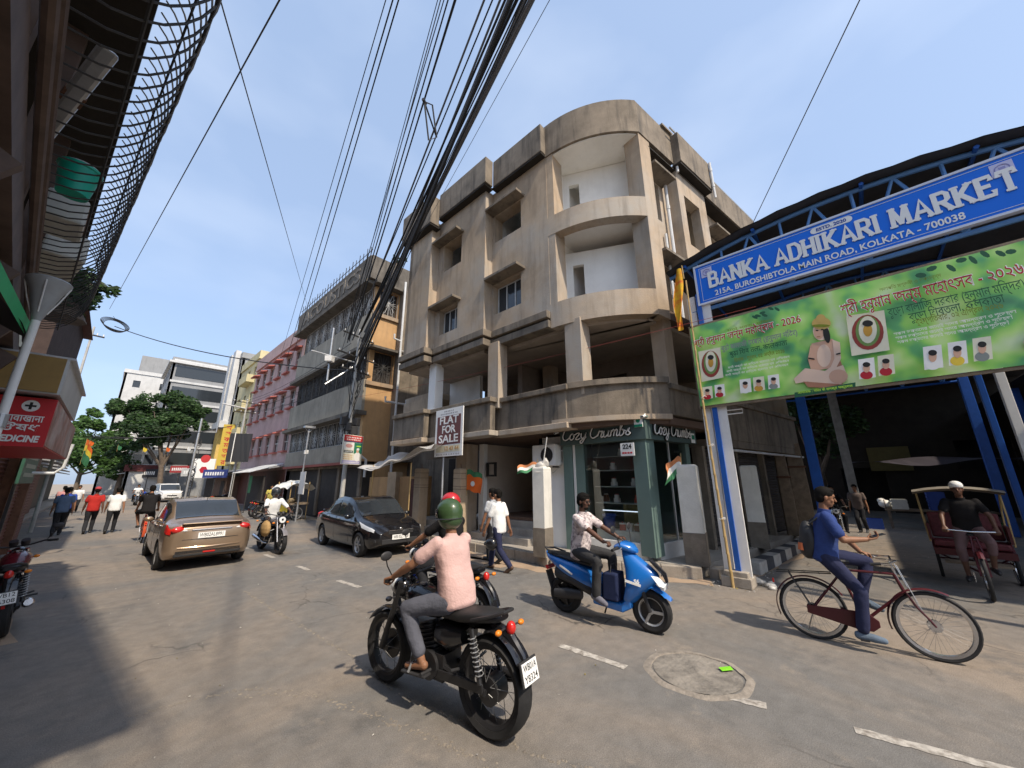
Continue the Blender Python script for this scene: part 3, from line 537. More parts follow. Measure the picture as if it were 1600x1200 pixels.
for k, (x, y, z) in enumerate(((8.16, 5.95, 3.2), (8.14, 3.45, 3.36))):
    t = thing('security_camera', 'small white security camera on the '+('end of the bakery sign by the air conditioner' if k == 0 else 'corner edge of the bakery sign'), 'camera', (x, y, z)); B().cyl((-.1, 0, -.04), (.06, 0, 0), .03, n=10).build('camera_body', WHITEP, t, smooth=True); B().cyl((.0, 0, 0), (.08, 0, .05), .012).build('bracket', WHITEP, t); B().cyl((-.105, 0, -.041), (-.1, 0, -.04), .02).build('lens', BLKP, t)
# air conditioner outdoor unit
t = thing('air_conditioner', 'white air conditioner outdoor unit bolted on the wall beside the bakery', 'air conditioner', (8.3, 6.42, 2.3))
B().box((0, 0, .3), (.32, .8, .58)).build('casing', WHITEP, t, bevel=.02); q = B()
for r_ in (.05, .1, .15, .2): q.tube([(-.172, -.12+r_*math.cos(a), .3+r_*math.sin(a)) for a in [2*math.pi*i/24 for i in range(24)]], .006, 5, closed=True)
for i in range(8): a = i*math.pi/4; q.cyl((-.172, -.12, .3), (-.172, -.12+.2*math.cos(a), .3+.2*math.sin(a)), .005, n=5)
q.build('fan_grille', PLAST, t); B().cyl((-.164, -.12, .3), (-.158, -.12, .3), .21, n=24).build('fan_opening', DARK, t)
q = B(); q.bx(-.1, .2, -.3, -.26, -.04, 0); q.bx(-.1, .2, .26, .3, -.04, 0); q.build('bracket', IRON, t)
t = thing('cable_coil', 'coil of grey air conditioner pipe hanging on the white wall', 'pipe coil', (8.45, 5.98, 2.55)); q = B()
for k in range(3): q.tube([(-.03*k, .15*math.cos(a), .17*math.sin(a)) for a in [2*math.pi*i/20 for i in range(20)]], .016, 6, closed=True)
q.build('coil', PVC, t, smooth=True); B().tube([(0, 0, -.17), (.0, .3, -.4), (0, .6, -.5)], .012, 6).build('pipe_tail', PVC, t)
# masonry posts on the footpath
WHG = mat('grimy_whitewash', (.68, .67, .62), .9, .1, 2.5, .25, streak=.55, streak_col=(.26, .24, .20))
def post(x, y, w, d, h, m, lab, rz=0., base=None, wires=False, top=0.):
    t = thing('masonry_post', lab, 'post', (x, y, .2), rz, 'masonry posts along the footpath'); q = B()
    q.loft([[(sx*w/2*k, sy*d/2*k, z) for sx, sy in ((-1, -1), (1, -1), (1, 1), (-1, 1))] for k, z in ((1, 0.), (1, h-.05), (.94, h-.02), (.8, h))]); q.build('shaft', m, t, bevel=.012)
    if base: B().box((0, 0, .32), (w*1.05, d*1.05, .64)).build('stained_base', base, t, bevel=.01)
    if wires:
        for z in (h*.7, h*.74, h*.85, h*.93): B().tube([(w*.52*math.copysign(1, math.cos(a)), d*.52*math.copysign(1, math.sin(a)), z+.008*math.sin(3*a)) for a in [.785+1.5708*i for i in range(4)]], .005, 5, closed=True).build('binding_wire', IRON, t)
        for sx in (-.3, .3): B().cyl((w*sx, d*sx, h), (w*sx, d*sx+.01, h+.16), .006, n=5).build('rebar', RUST, t)
TAN = mat('tan_cement_post', (.46, .36, .25), .9, .12, 3, .2, streak=.25, streak_col=(.2, .15, .1)); GBASE = mat('grimy_cement', (.19, .165, .135), .95, .25, 4, .4)
post(7.3, 5.82, .34, .34, 2.05, WHG, 'whitewashed post with grimy cement base at the kerb in front of the air conditioner', R(4), GBASE)
post(8.78, 2.86, .34, .42, 2.05, WHG, 'whitewashed post with cement base at the footpath corner beside the banner gate', R(10), GBASE)
post(12.1, 2.32, .55, .4, 2.1, WHG, 'broad whitewashed post standing before the dark shutters in the lane', R(10), GBASE)
post(7.58, 11.5, .36, .36, 2.15, TAN, 'tan cement post wrapped in wire under the plastic awning', R(3), None, True)
post(7.62, 9.35, .34, .34, 2.1, TAN, 'tan cement post wrapped in wire below the for-sale board', R(3), None, True)
# rough wooden props beside the lane
WOODR = mat('grey_rough_timber', (.22, .17, .12), .9, .3, 5, .5)
for k, (x, y, h, w) in enumerate(((15.2, 1.95, 2.5, .34), (16.9, 1.75, 3.0, .5))):
    t = thing('timber_post', 'thick weathered timber post leaning in the lane '+('before the shutters' if k == 0 else 'beside the blue steel column'), 'post', (x, y, .2), R(12)); q = B(); q.loft([[(w/2*sx*kk+z*.02, w/2*sy*kk, z) for sx, sy in ((-1, -1), (1, -1), (1, 1), (-1, 1))] for kk, z in ((1, 0), (1, h*.5), (.85, h))]); q.build('shaft', WOODR, t, bevel=.03); B().box((0, 0, h*.72), (w*1.1, w*1.1, .06)).build('metal_band', RUST, t)
# ================================================================ market gate and covered lane
mg = thing('market_gate', 'blue steel arched gate roof over the market lane', 'gate', (8.4, 0, 0))
BLUE = mat('market_blue_paint', (.015, .10, .42), .45, .12, 5); BLUEL = mat('pale_blue_steel', (.10, .24, .50), .5, .15, 5); SHEET = mat('dark_roof_sheet', (.045, .045, .05), .6, .2, 4)
def roofz(y, k=0.): return 6.62+.48*(1-((y+.4)/3.1)**2)+k
def gx(b, nm, m, **kw): o = b.build(nm, m, mg, **kw); o.matrix_parent_inverse = Matrix.Translation((-8.4, 0, 0)); return o
ys = [2.6-i*.325 for i in range(21)]
q = B(); vs = []
for x in (8.2, 14, 20, 27): vs.append([(x, y, roofz(y, .06+.012*((i % 2)*2-1))) for i, y in enumerate(ys)])
q.loft(vs, cap=False, closed=False); q.loft([[(x, y, z+.02) for x, y, z in r_] for r_ in vs], cap=False, closed=False); gx(q, 'roof_sheet', SHEET, recalc=False)
for X in (8.46, 12.5, 17, 22):
    q = B(); q.tube([(X, y, roofz(y)) for y in ys], .045, 6); gx(q, 'top_chord', BLUEL if X < 9 else BLUE)
    q = B(); q.cyl((X, 2.2, 5.62), (X, -3.6, 5.62), .045, n=6); gx(q, 'bottom_chord', BLUEL if X < 9 else BLUE)
    for i in range(10):
        y0 = 2.0-i*.55; y1 = y0-.55; up = i % 2; q = B()
        q.cyl((X, y0, 5.62 if up else roofz(y0)), (X, y1, roofz(y1) if up else 5.62), .028, n=5); gx(q, 'truss_web', BLUEL)
        if i % 2: q = B(); q.cyl((X, y0, 5.62), (X, y0, roofz(y0)), .028, n=5); gx(q, 'truss_web', BLUEL)
for y in (2.2, .8, -.9, -2.2): q = B(); q.cyl((8.3, y, roofz(y)), (26.5, y, roofz(y)), .035, n=5); gx(q, 'purlin', BLUE)
# twin-leg gate post
q = B(); q.box((8.5, 2.2, 3.0), (.16, .16, 6.0)); gx(q, 'post_leg', WHITEP); q = B(); q.box((8.42, 1.92, 3.0), (.05, .2, 6.0)); gx(q, 'post_leg', WHITEP); q = B(); q.box((8.40, 2.03, 3.0), (.1, .09, 6.0)); gx(q, 'post_stripe', BLUE)
q = B(); q.box((8.43, 2.06, .09), (.42, .5, .18)); q.box((8.43, 2.06, .22), (.34, .4, .1)); gx(q, 'post_footing', KERB, bevel=.015)
q = B(); q.tube([(8.45, 2.0, 3.3), (8.45, 1.55, 3.3), (8.45, 1.55, 3.22), (8.45, 2.0, 3.22)], .012, 5); gx(q, 'bracket', WHITEP)
for i in range(8): z = 3.2+i*.32; q = B(); q.cyl((8.5, 2.15 if i % 2 else 1.9, z), (8.5, 1.9 if i % 2 else 2.15, z+.32), .015, n=5); gx(q, 'post_lacing', STEEL)
q = B(); q.box((8.5, -3.4, 3.0), (.16, .16, 6.0)); gx(q, 'post_leg', WHITEP)
for x, y, w, m in ((14.2, 1.02, .24, BLUE), (13.2, -2.62, .14, WHITEP), (13.8, -2.42, .11, BLUE), (21.5, .42, .3, mat('dull_grey_column', (.30, .30, .29), .7, .2, 4, streak=.3)), (21.5, -3.4, .25, BLUE)):
    q = B(); q.box((x, y, 3.2), (w, w, 6.4)); gx(q, 'column', m, bevel=.01)
# ---- blue name board
bb = thing('market_name_board', 'bright blue market name board with raised white capitals across the lane', 'sign', (8.36, 2.02, 5.72))
SIGNB = mat('sign_blue', (.003, .15, .72), .4, .05, 2, spec=.3); SIGNE = flat('sign_white_edge', (.62, .66, .75))
BT = thing  # alias kept short
def bw(o): o.matrix_parent_inverse = Matrix.Translation((-8.36, -2.02, -5.72)); return o
bw(B().bx(8.36, 8.44, -3.4, 2.02, 5.72, 6.66).build('panel', SIGNB, bb)); q = B()
for y0, y1, z0, z1 in ((-3.4, 2.04, 5.7, 5.74), (-3.4, 2.04, 6.64, 6.68), (2.0, 2.04, 5.74, 6.64)): q.bx(8.34, 8.45, y0, y1, z0, z1)
bw(q.build('edge_trim', SIGNE, bb)); q = B()
for y0, y1, z0, z1 in ((-3.3, 1.93, 5.79, 5.798), (-3.3, 1.93, 6.585, 6.593), (1.922, 1.93, 5.798, 6.585)): q.bx(8.354, 8.361, y0, y1, z0, z1)
bw(q.build('keyline', SIGNE, bb))
SL = {'B': (['0,0 0,1', '0,1 .42,1 .56,.9 .56,.64 .42,.53 0,.53', '.42,.53 .62,.42 .62,.1 .46,0 0,0'], [], .74), 'A': (['0,0 .36,1 .72,0', '.17,.34 .56,.34'], [(0, 0), (.72, 0)], .84), 'N': (['0,0 0,1', '0,1 .62,0', '.62,0 .62,1'], [(0, 0), (0, 1), (.62, 1)], .76), 'K': (['0,0 0,1', '.6,1 .04,.42', '.18,.56 .64,0'], [(0, 0), (0, 1), (.6, 1), (.64, 0)], .8),
 'D': (['0,0 0,1', '0,1 .4,1 .62,.78 .64,.5 .62,.22 .4,0 0,0'], [], .76), 'H': (['0,0 0,1', '.6,0 .6,1', '0,.5 .6,.5'], [(0, 0), (0, 1), (.6, 0), (.6, 1)], .76), 'I': (['0,0 0,1'], [(0, 0), (0, 1)], .26), 'R': (['0,0 0,1', '0,1 .42,1 .58,.88 .58,.6 .42,.48 0,.48', '.3,.48 .64,0'], [(0, 0), (.64, 0)], .78), 'M': (['0,0 .06,1', '.06,1 .4,.1', '.4,.1 .74,1', '.74,1 .8,0'], [(0, 0), (.06, 1), (.74, 1), (.8, 0)], .96), 'E': (['0,0 0,1', '0,1 .54,1 .54,.84', '0,.52 .4,.52', '0,0 .56,0 .56,.18'], [], .7), 'T': (['.32,0 .32,1', '0,.84 0,1 .64,1 .64,.84'], [(.32, 0)], .76)}
def strokes(q, P, w, z, Mx):
    P = [V(p) for p in P]; n = len(P); L = []
    for i, p in enumerate(P):
        d = (P[min(i+1, n-1)]-P[max(i-1, 0)]).normalized(); nn = V((-d.y, d.x))*w/2
        e = d*w*.35 if i == n-1 else (-d*w*.35 if i == 0 else V((0, 0))); L.append((p+nn+e, p-nn+e))
    vs = []
    for a, c in L: vs += [Mx @ V((a.x, a.y, 0)), Mx @ V((c.x, c.y, 0)), Mx @ V((c.x, c.y, z)), Mx @ V((a.x, a.y, z))]
    fs = []
    for i in range(n-1):
        a, c = 4*i, 4*i+4; fs += [(a+k, a+(k+1) % 4, c+(k+1) % 4, c+k) for k in range(4)]
    fs += [(0, 1, 2, 3), (4*n-1, 4*n-2, 4*n-3, 4*n-4)]; q.add(vs, fs)
def slab(s, Mx, h, wtot, sw, zz, m, nm, par_, fix):
    tot = sum(.42 if c == ' ' else SL[c][2]+.16 for c in s)-.16; k = wtot/tot; x = 0; lay = 0
    for c in s:
        if c == ' ': x += .42; continue
        st, ser, w = SL[c]; q = B()
        for t in st:
            lay += 1; P = [tuple(float(a) for a in p.split(',')) for p in t.split()]; strokes(q, [((px_+x)*k, py_*h) for px_, py_ in P], sw, zz+.0006*(lay % 7), Mx)
        for sx, sy in ser: lay += 1; strokes(q, [((sx+x-.15)*k, sy*h), ((sx+x+.15)*k, sy*h)], sw*.55, zz+.0006*(lay % 7)+.0003, Mx)
        fix(q.build(nm, m, par_)); x += w+.16
Mb = plane_M((8.352, 1.74, 6.07), (0, -1, 0), (0, 0, 1))
SHADW = flat('letter_shadow', (.28, .36, .55))
slab('BANKA ADHIKARI MARKET', Mb, .33, 4.2, .062, .012, PRINTW, 'letter', bb, bw)
bw(text('215A, BUROSHIBTOLA MAIN ROAD, KOLKATA - 700038', .17, plane_M((8.353, -.1, 5.89), (0, -1, 0), (0, 0, 1)), PRINTW, bb, 'address_line', bold=.0035, width=3.55))
q = B(); pts = [(8.352, -.38-.24*math.copysign(1, math.cos(a))-.06*math.cos(a), 6.52+.062*math.sin(a)) for a in [2*math.pi*i/24+.01 for i in range(24)]]; q.add(pts, [tuple(range(24))]); bw(q.build('date_pill', PRINTW, bb, recalc=False)); bw(text('ESTD. 2020', .09, plane_M((8.349, -.38, 6.52), (0, -1, 0), (0, 0, 1)), flat('sign_blue_ink', (.01, .06, .35)), bb, 'date_line', bold=.002))
EMB = flat('emblem_violet', (.30, .30, .55))
for y in (1.78, -2.35): bw(B().bx(8.35, 8.358, y-.11, y+.11, 6.34, 6.56).build('emblem_tile', flat('emblem_pale', (.55, .55, .75)), bb)); bw(B().tube([(8.348, y+.07*math.cos(a), 6.45+.07*math.sin(a)) for a in [2*math.pi*i/16 for i in range(16)]], .008, 5, closed=True).build('emblem_ring', EMB, bb)); bw(B().bx(8.345, 8.35, y-.03, y+.03, 6.42, 6.48).build('emblem_mark', EMB, bb))
# ---- green festival banner
gb = thing('festival_banner', 'long green printed festival banner stretched below the blue name board', 'banner', (8.3, 2.27, 3.43))
def gw(o): o.matrix_parent_inverse = Matrix.Translation((-8.3, -2.27, -3.43)); return o
gm = bpy.data.materials.new('green_banner_print'); gm.use_nodes = True; n_, l_ = gm.node_tree.nodes, gm.node_tree.links; MATS['gbp'] = gm
t_ = n_.new('ShaderNodeTexCoord'); z_ = n_.new('ShaderNodeTexNoise'); z_.inputs['Scale'].default_value = 1.8; z_.inputs['Detail'].default_value = 2
rp_ = n_.new('ShaderNodeValToRGB'); cr = rp_.color_ramp; cr.elements[0].position = .33; cr.elements[0].color = (.06, .24, .12, 1); cr.elements[1].position = .72; cr.elements[1].color = (.62, .74, .50, 1)
for p_, c_ in ((.42, (.10, .38, .14, 1)), (.50, (.26, .60, .12, 1)), (.60, (.46, .72, .22, 1))): e = cr.elements.new(p_); e.color = c_
l_.new(t_.outputs['Object'], z_.inputs['Vector']); l_.new(z_.outputs['Fac'], rp_.inputs['Fac']); pb_ = n_['Principled BSDF']; pb_.inputs['Roughness'].default_value = .5; l_.new(rp_.outputs['Color'], pb_.inputs['Base Color'])
q = B(); nu, nv = 40, 6
q.loft([[(8.3+.012*math.sin(i*.8)*math.sin(j*.9), 2.27-5.8*i/nu, 3.43+1.78*j/nv) for j in range(nv+1)] for i in range(nu+1)], cap=False, closed=False); gw(q.build('sheet', gm, gb, smooth='all'))
LAY = [0]
def pr(pts, m, nm='print'):                       # flat print on the banner, outline given in photo pixels
    LAY[0] += 1; X = 8.283-.0012*LAY[0]; q = B(); q.add([onX(x, y, 8.3)-V((8.3-X, 0, 0)) for x, y in pts], [tuple(range(len(pts)))]); return gw(q.build(nm, m, gb, recalc=False))
def pe(cx, cy, rx, ry, m, rot=0., nm='print', n=20): c, s = math.cos(rot), math.sin(rot); return pr([(cx+rx*math.cos(a)*c-ry*math.sin(a)*s, cy+rx*math.cos(a)*s+ry*math.sin(a)*c) for a in [2*math.pi*i/n for i in range(n)]], m, nm)
def pt(s, x0, y0, x1, y1, h, m, bold=.0, nm='lettering'):
    a, c = onX(x0, y0, 8.3), onX(x1, y1, 8.3); LAY[0] += 1; X = 8.283-.0012*LAY[0]
    return gw(text(s, h, plane_M((X, (a.y+c.y)/2, (a.z+c.z)/2), (0, -1, 0), (0, 0, 1)), m, gb, nm, bold=bold, extrude=.0003, width=abs(a.y-c.y)))
SK1 = flat('print_skin', (.62, .38, .27)); SK2 = flat('print_skin_light', (.74, .55, .43)); SK3 = flat('print_skin_dark', (.40, .19, .12)); GOLD = flat('print_gold', (.55, .38, .12)); DGR = flat('print_dark_green', (.02, .10, .05)); OLV = flat('print_olive', (.18, .22, .02)); LIME = flat('print_lime', (.42, .72, .08)); CREAM = flat('print_cream', (.72, .70, .55)); GREYP = flat('print_grey', (.22, .25, .24)); ORP = flat('print_orange', (.55, .30, .05))
def px(x, y, ox, oy, k): return (ox+x*k, oy+y*k)
def sitter(ox, oy, k):                             # generic cross-legged seated man, plain stand-in artwork
    P = lambda pts: [(ox+x*k, oy+y*k) for x, y in pts]
    pe(ox+28*k, oy+70*k, 16*k, 40*k, SK3, -.15)
    pr(P([(-22, 12), (22, 2), (34, 20), (30, 62), (-18, 70), (-26, 40)]), SK1); pe(ox+4*k, oy+38*k, 15*k, 24*k, SK2)
    pr(P([(22, 4), (38, 10), (40, 44), (26, 70), (2, 84), (-4, 76), (18, 62), (26, 44)]), SK2); pr(P([(-24, 14), (-30, 44), (-24, 66), (-2, 82), (2, 76), (-14, 60), (-16, 40)]), SK1)
    pr(P([(-60, 86), (-36, 64), (6, 70), (44, 58), (52, 78), (40, 98), (-10, 102), (-30, 92), (-56, 96)]), SK2); pe(ox+34*k, oy+82*k, 20*k, 15*k, SK1); pr(P([(-40, 92), (10, 96), (36, 98), (10, 106), (-30, 104)]), SK3)
    pe(ox-2*k, oy-14*k, 17*k, 20*k, SK2); pe(ox-6*k, oy-12*k, 11*k, 15*k, SK1); pe(ox+10*k, oy-6*k, 7*k, 18*k, PRINTK, -.2); pe(ox-1*k, oy-30*k, 20*k, 13*k, GOLD); pe(ox-2*k, oy-40*k, 10*k, 9*k, GOLD); pe(ox-2*k, oy-25*k, 19*k, 3*k, OLV)
    pe(ox-10*k, oy-15*k, 3*k, 1.3*k, PRINTK); pe(ox+1*k, oy-17*k, 3*k, 1.3*k, PRINTK); pe(ox-7*k, oy-2*k, 4*k, 1.2*k, SK3)
    pr(P([(30, 34), (39, 32), (39, 35), (30, 37)]), PRINTK); pr(P([(-29, 42), (-16, 44), (-16, 47), (-29, 45)]), PRINTK)
sitter(1285, 532, .74); sitter(1655, 460, .95)
def garland(x0, y0, x1, y1):
    w, h = x1-x0, y1-y0; f = lambda u, v: (x0+u*w+v*w*.14, y0+v*h-u*h*.14)
    pr([f(0, 0), f(1, 0), f(1, 1), f(0, 1)], CREAM); c = f(.5, .48); pe(*c, w*.42, h*.44, flat('print_maroon', (.28, .05, .04))); pe(c[0], c[1]-2, w*.32, h*.38, flat('print_moss', (.16, .28, .08))); pe(c[0], c[1]-4, w*.24, h*.34, CREAM); pe(c[0], c[1]-h*.05, w*.12, h*.16, ORP); pe(c[0], c[1]-h*.22, w*.14, h*.08, PRINTK)
garland(1093, 553, 1127, 600); garland(1323, 500, 1382, 562)
def face(cx, cy, s, shirt, back): pr([(cx-s, cy-s*1.05), (cx+s*.9, cy-s*1.3), (cx+s*1.1, cy+s*1.05), (cx-s*.85, cy+s*1.3)], back); pe(cx, cy+s*.8, s*.75, s*.5, shirt); pe(cx, cy-s*.05, s*.42, s*.55, SK1); pe(cx, cy-s*.45, s*.45, s*.3, PRINTK)
for i, (cx, cy, s, a) in enumerate(((1107, 617, 8, PRINTR), (1126, 614, 8, PRINTR), (1166, 607, 9, PRINTW), (1187, 604, 9, ORP), (1210, 601, 9, GREYP), (1354, 582, 13, PRINTR), (1384, 577, 13, PRINTR), (1456, 566, 15, PRINTW), (1494, 560, 15, YELLOWP), (1532, 554, 15, GREYP))): face(cx, cy, s, a, PRINTW if i % 3 else CREAM)
pt('श्री हनुमान जन्म महोत्सव - 2026', 1088, 541, 1254, 505, .2, PRINTW, .006); pt('श्री हनुमान जन्म महोत्सव - 2026', 1089, 541, 1253, 506, .2, PRINTR, .002); pt('बुढ़ो बालाजी दरबार (हनुमान मंिदर)', 1130, 550, 1248, 526, .15, GREYP, .003); pt('बुढ़ा िशव तला, कालकाता', 1143, 559, 1232, 541, .14, DGR, .002); pt('िदनांक - गुरुवार, 02 अप्रैल 2026', 1150, 568, 1228, 555, .1, OLV, .0008)
for i in range(3): pt('सभी भक्तों का हािर्दक स्वागत एवं अिभनंदन', 1140-i*2, 578+i*6, 1236-i, 565+i*6, .06, PRINTW)
pt('শ্রী হনুমান জন্ম মেহাৎসব - ২০২৬', 1314, 492, 1598, 432, .28, PRINTW, .005); pt('শ্রী হনুমান জন্ম মেহাৎসব - ২০২৬', 1316, 492, 1596, 433, .28, PRINTR, .0015); pt('বুেড়া বালািজ দরবার (হনুমান মিন্দর)', 1388, 497, 1598, 456, .2, DGR, .0008); pt('বুেড়া িশবতলা, কলকাতা', 1420, 506, 1566, 477, .19, DGR, .0008); pt('বৃহস্পিতবার, ০২ এিপ্রল ২০২৬', 1430, 513, 1564, 488, .13, OLV, .0008)
for i in range(3): pt('সকল ভক্তেদর জানাই সাদর আমন্ত্রণ ও শুেভচ্ছা', 1396+i*3, 530+i*7, 1585-i*6, 499+i*8, .07, PRINTW)
pt('সভাপিত মণ্ডলী ও ভক্তবৃন্দ', 1375, 462, 1470, 442, .08, OLV); pt('सर्वे भवन्तु सुिखनः', 1140, 521, 1212, 508, .07, OLV)
pr([(1243, 619), (1337, 604), (1337, 611), (1243, 627)], DGR); pt('आयोजक : मंिदर के समस्त भक्तगण', 1248, 621, 1332, 608, .06, LIME, .001)
for i in range(14): x = 1180+i*7+rnd.uniform(-4, 4) if i < 6 else 1440+(i-6)*20+rnd.uniform(-6, 6); y = (517-(x-1083)*.249)+rnd.uniform(3, 14); pe(x, y, 5 if i < 6 else 9, 2.2 if i < 6 else 4, DGR, rnd.uniform(-.8, .8), 'printed_leaf', 8)
q = B()
for y0, y1, z0, z1 in ((-3.5, 2.27, 3.38, 3.43), (-3.5, 2.27, 5.21, 5.26), (2.25, 2.3, 3.38, 5.26), (-.6, -.56, 3.43, 5.2)): q.bx(8.32, 8.36, y0, y1, z0, z1)
gw(q.build('batten_frame', WOODR, gb))
# bamboo pole with festival flag
bp = thing('bamboo_pole', 'knotted bamboo pole tied in front of the gate post, carrying a flag', 'pole', (8.22, 2.12, 0)); BAMB = mat('bamboo', (.42, .29, .12), .6, .2, 6)
q = B(); P = []; rr_ = []
for i in range(22):
    z = i*.29
    for dz, r_ in ((0, .032), (.02, .026), (.27, .026)): P.append((.0+.012*math.sin(z*1.3), .03*math.sin(z*.5)+z*.012, z+dz)); rr_.append(r_*(1-z*.05))
q.tube(P, rr_, 8); q.build('culm', BAMB, bp, smooth=True)
for z in (1.2, 2.6, 3.6): B().tube([(.05*math.cos(a), .05*math.sin(a)+z*.012, z+.02*math.sin(2*a)) for a in [2*math.pi*i/10 for i in range(10)]], .008, 5, closed=True).build('rope_tie', WHITEP, bp)
fl = thing('festival_flag', 'limp yellow and red cloth flag hanging at the top of the bamboo pole', 'flag', (8.2, 2.2, 5.2)); q = B(); SAF = mat('saffron_cloth', (.72, .42, .02), .8, .1, 6, patch=(.65, .07, .02), patch_amt=1., patch_scale=5)
q.loft([[(.03*math.sin(v*3+u*9)-.02, .06+.10*(1-v)+u*(.17-.05*v)+.04*math.sin(v*6+u*5), v*1.5-.02) for v in [j/14 for j in range(15)]] for u in [i/6 for i in range(7)]], cap=False, closed=False); q.build('cloth', SAF, fl, smooth='all'); B().cyl((0, .02, 1.2), (0, .03, 1.55), .012).build('stick', BAMB, fl)
# ---- market hall and things deep in the lane
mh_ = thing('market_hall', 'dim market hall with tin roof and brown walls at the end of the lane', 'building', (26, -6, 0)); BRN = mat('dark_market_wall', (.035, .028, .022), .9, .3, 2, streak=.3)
def hw(o): o.matrix_parent_inverse = Matrix.Translation((-26, 6, 0)); return o
q = B(); q.loft([[(9.6, -4.85, 5.5), (40, -4.85, 5.5)], [(9.6, -18, 4.7), (40, -18, 4.7)]], cap=False, closed=False); q.loft([[(9.6, -4.85, 5.56), (40, -4.85, 5.56)], [(9.6, -18, 4.76), (40, -18, 4.76)]], cap=False, closed=False); hw(q.build('tin_roof', SHEET, mh_, recalc=False))
hw(B().wall((32, -18, 0), (0, 1), (1, 0), 26, 11, .3, [(6, 8, 2.6, 4), (12, 14, 2.4, 4), (17, 19, 0, 2.6)]).build('back_wall', BRN, mh_)); hw(B().bx(9.8, 40, -7.3, -7, 0, 6.5).build('side_wall', BRN, mh_)); hw(B().bx(27, 34, -7, 8, 7.2, 7.4).build('added_shade_roof', SHEET, mh_)); hw(B().bx(33.5, 33.6, -18, 8, 0, 10).build('dark_room', DARK, mh_))  # side wall added to block sky light, rear roof added to shade the back wall
hw(B().bx(31.8, 31.95, -2.2, -.4, 2.4, 3.8).build('ochre_panel', mat('ochre_wall', (.16, .13, .05), .9), mh_))
for x in (12, 18, 24): hw(B().box((x, -5.0, 2.7), (.18, .18, 5.4)).build('column', BLUE if x > 13 else STEEL, mh_))
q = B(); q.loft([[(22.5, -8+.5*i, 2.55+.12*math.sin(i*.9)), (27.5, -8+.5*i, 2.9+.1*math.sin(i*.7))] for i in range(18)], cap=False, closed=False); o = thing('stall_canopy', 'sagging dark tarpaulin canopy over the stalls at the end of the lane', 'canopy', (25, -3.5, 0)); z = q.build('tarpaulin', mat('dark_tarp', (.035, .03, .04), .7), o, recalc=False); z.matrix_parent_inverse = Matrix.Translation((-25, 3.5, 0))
for y in (-7.8, -3.6, .4): z = B().cyl((22.6, y, 0), (22.6, y, 2.6), .03).build('prop', BAMB, o); z.matrix_parent_inverse = Matrix.Translation((-25, 3.5, 0))
crt = [mat('crate_blue', (.02, .06, .30), .5), mat('crate_orange', (.60, .16, .02), .5), mat('crate_white', (.6, .6, .56), .6), mat('crate_green', (.03, .25, .08), .5)]; cn = ['blue', 'orange', 'white', 'green']
def crate(x, y, z, k, lab, s=1., rz=0.):
    t = thing('crate', lab, 'crate', (x, y, z), rz, 'crates at the lane stalls'); B().box((0, 0, .02), (.5*s, .36*s, .03)).build('base', crt[k], t)
    for sx in (-1, 1): B().bx(sx*.25*s-.012, sx*.25*s+.012, -.18*s, .18*s, 0, .3*s).build('end_panel', crt[k], t)
    for sy in (-1, 1):
        for j in range(3): B().bx(-.25*s, .25*s, sy*.18*s-.01, sy*.18*s+.01, (.01+.1*j)*s, (.085+.1*j)*s).build('slat', crt[k], t)
for k, (x, y, z, c) in enumerate(((22.2, -.85, .75, 2), (22.2, -1.9, .75, 0), (22.2, -2.6, .75, 1), (22.3, -1.9, 1.05, 0), (22.0, -3.3, .0, 3), (21.5, .0, 0, 0))): crate(x, y, z, c, f"{cn[c]} plastic crate {['beside the white bundle on the stall table', 'on the stall table, beneath another crate', 'on the stall table next to the blue ones', 'topmost of the stack on the stall table', 'on the ground under the stall table', 'on the ground behind the standing man'][k]}", 1.25)
t = thing('stall_table', 'long wooden stall table at the end of the lane', 'table', (22.3, -1.9, 0)); B().bx(-.4, .4, -1.4, 1.5, .68, .75).build('table_top', WOODR, t)
for sx in (-.33, .33):
    for sy in (-1.3, 1.4): B().bx(sx-.04, sx+.04, sy-.04, sy+.04, 0, .68).build('leg', WOODR, t)
t = thing('cloth_bundle', 'crumpled white cloth bundle on the stall table', 'bundle', (22.3, -.45, .75)); q = B(); q.ell((0, 0, .17), (.3, .22, .17), 14); q.ell((.05, .1, .3), (.16, .14, .1), 10); q.build('cloth', WHITEP, t, smooth='all'); B().tube([(.3*math.cos(a), .02, .17+.18*math.sin(a)) for a in [2*math.pi*i/14 for i in range(14)]], .01, 5, closed=True).build('string', RUST, t)
# ================================================================ grille-windowed building beyond the gap
g2 = thing('grille_building', 'stained buff three-storey building with ornamental window grilles and rods along its roof', 'building', (7.9, 17.3, 0))
BUFF = mat('stained_buff_render', (.33, .26, .19), .9, .15, 1, .2, streak=.5, streak_col=(.13, .11, .09), patch=(.47, .30, .16), patch_amt=.8, patch_scale=.5); GREYR = mat('grey_beige_render', (.31, .28, .225), .9, .2, 1, .2, streak=.6, streak_col=(.15, .135, .12)); SOOT = mat('sooty_cement', (.13, .117, .10), .95, .35, 1.3, .3, streak=.8)
ORNG = mat('sun_tint_ochre_render', (.50, .31, .15), .9, .14, 1.1, .2, streak=.3, streak_col=(.2, .14, .09))  # orange of the sunlit side wall put into its render colour
def g2w(o): o.matrix_parent_inverse = Matrix.Translation((-7.9, -17.3, 0)); return o
Y0, Y1, X0 = 17.3, 28.4, 7.9
for z0, z1, o, m in ((2.85, 3.75, .0, GREYR), (5.25, 6.85, -.15, GREYR), (8.6, 10.5, -.15, GREYR)):
    g2w(B().bx(X0+o, X0+3, Y0+.26, Y1, z0, z1).build('wall_band', m, g2)); g2w(B().bx(X0+o, X0-.003, Y0-.004, Y0+.26, z0, z1).build('wall_band', m, g2)) if o < 0 else None
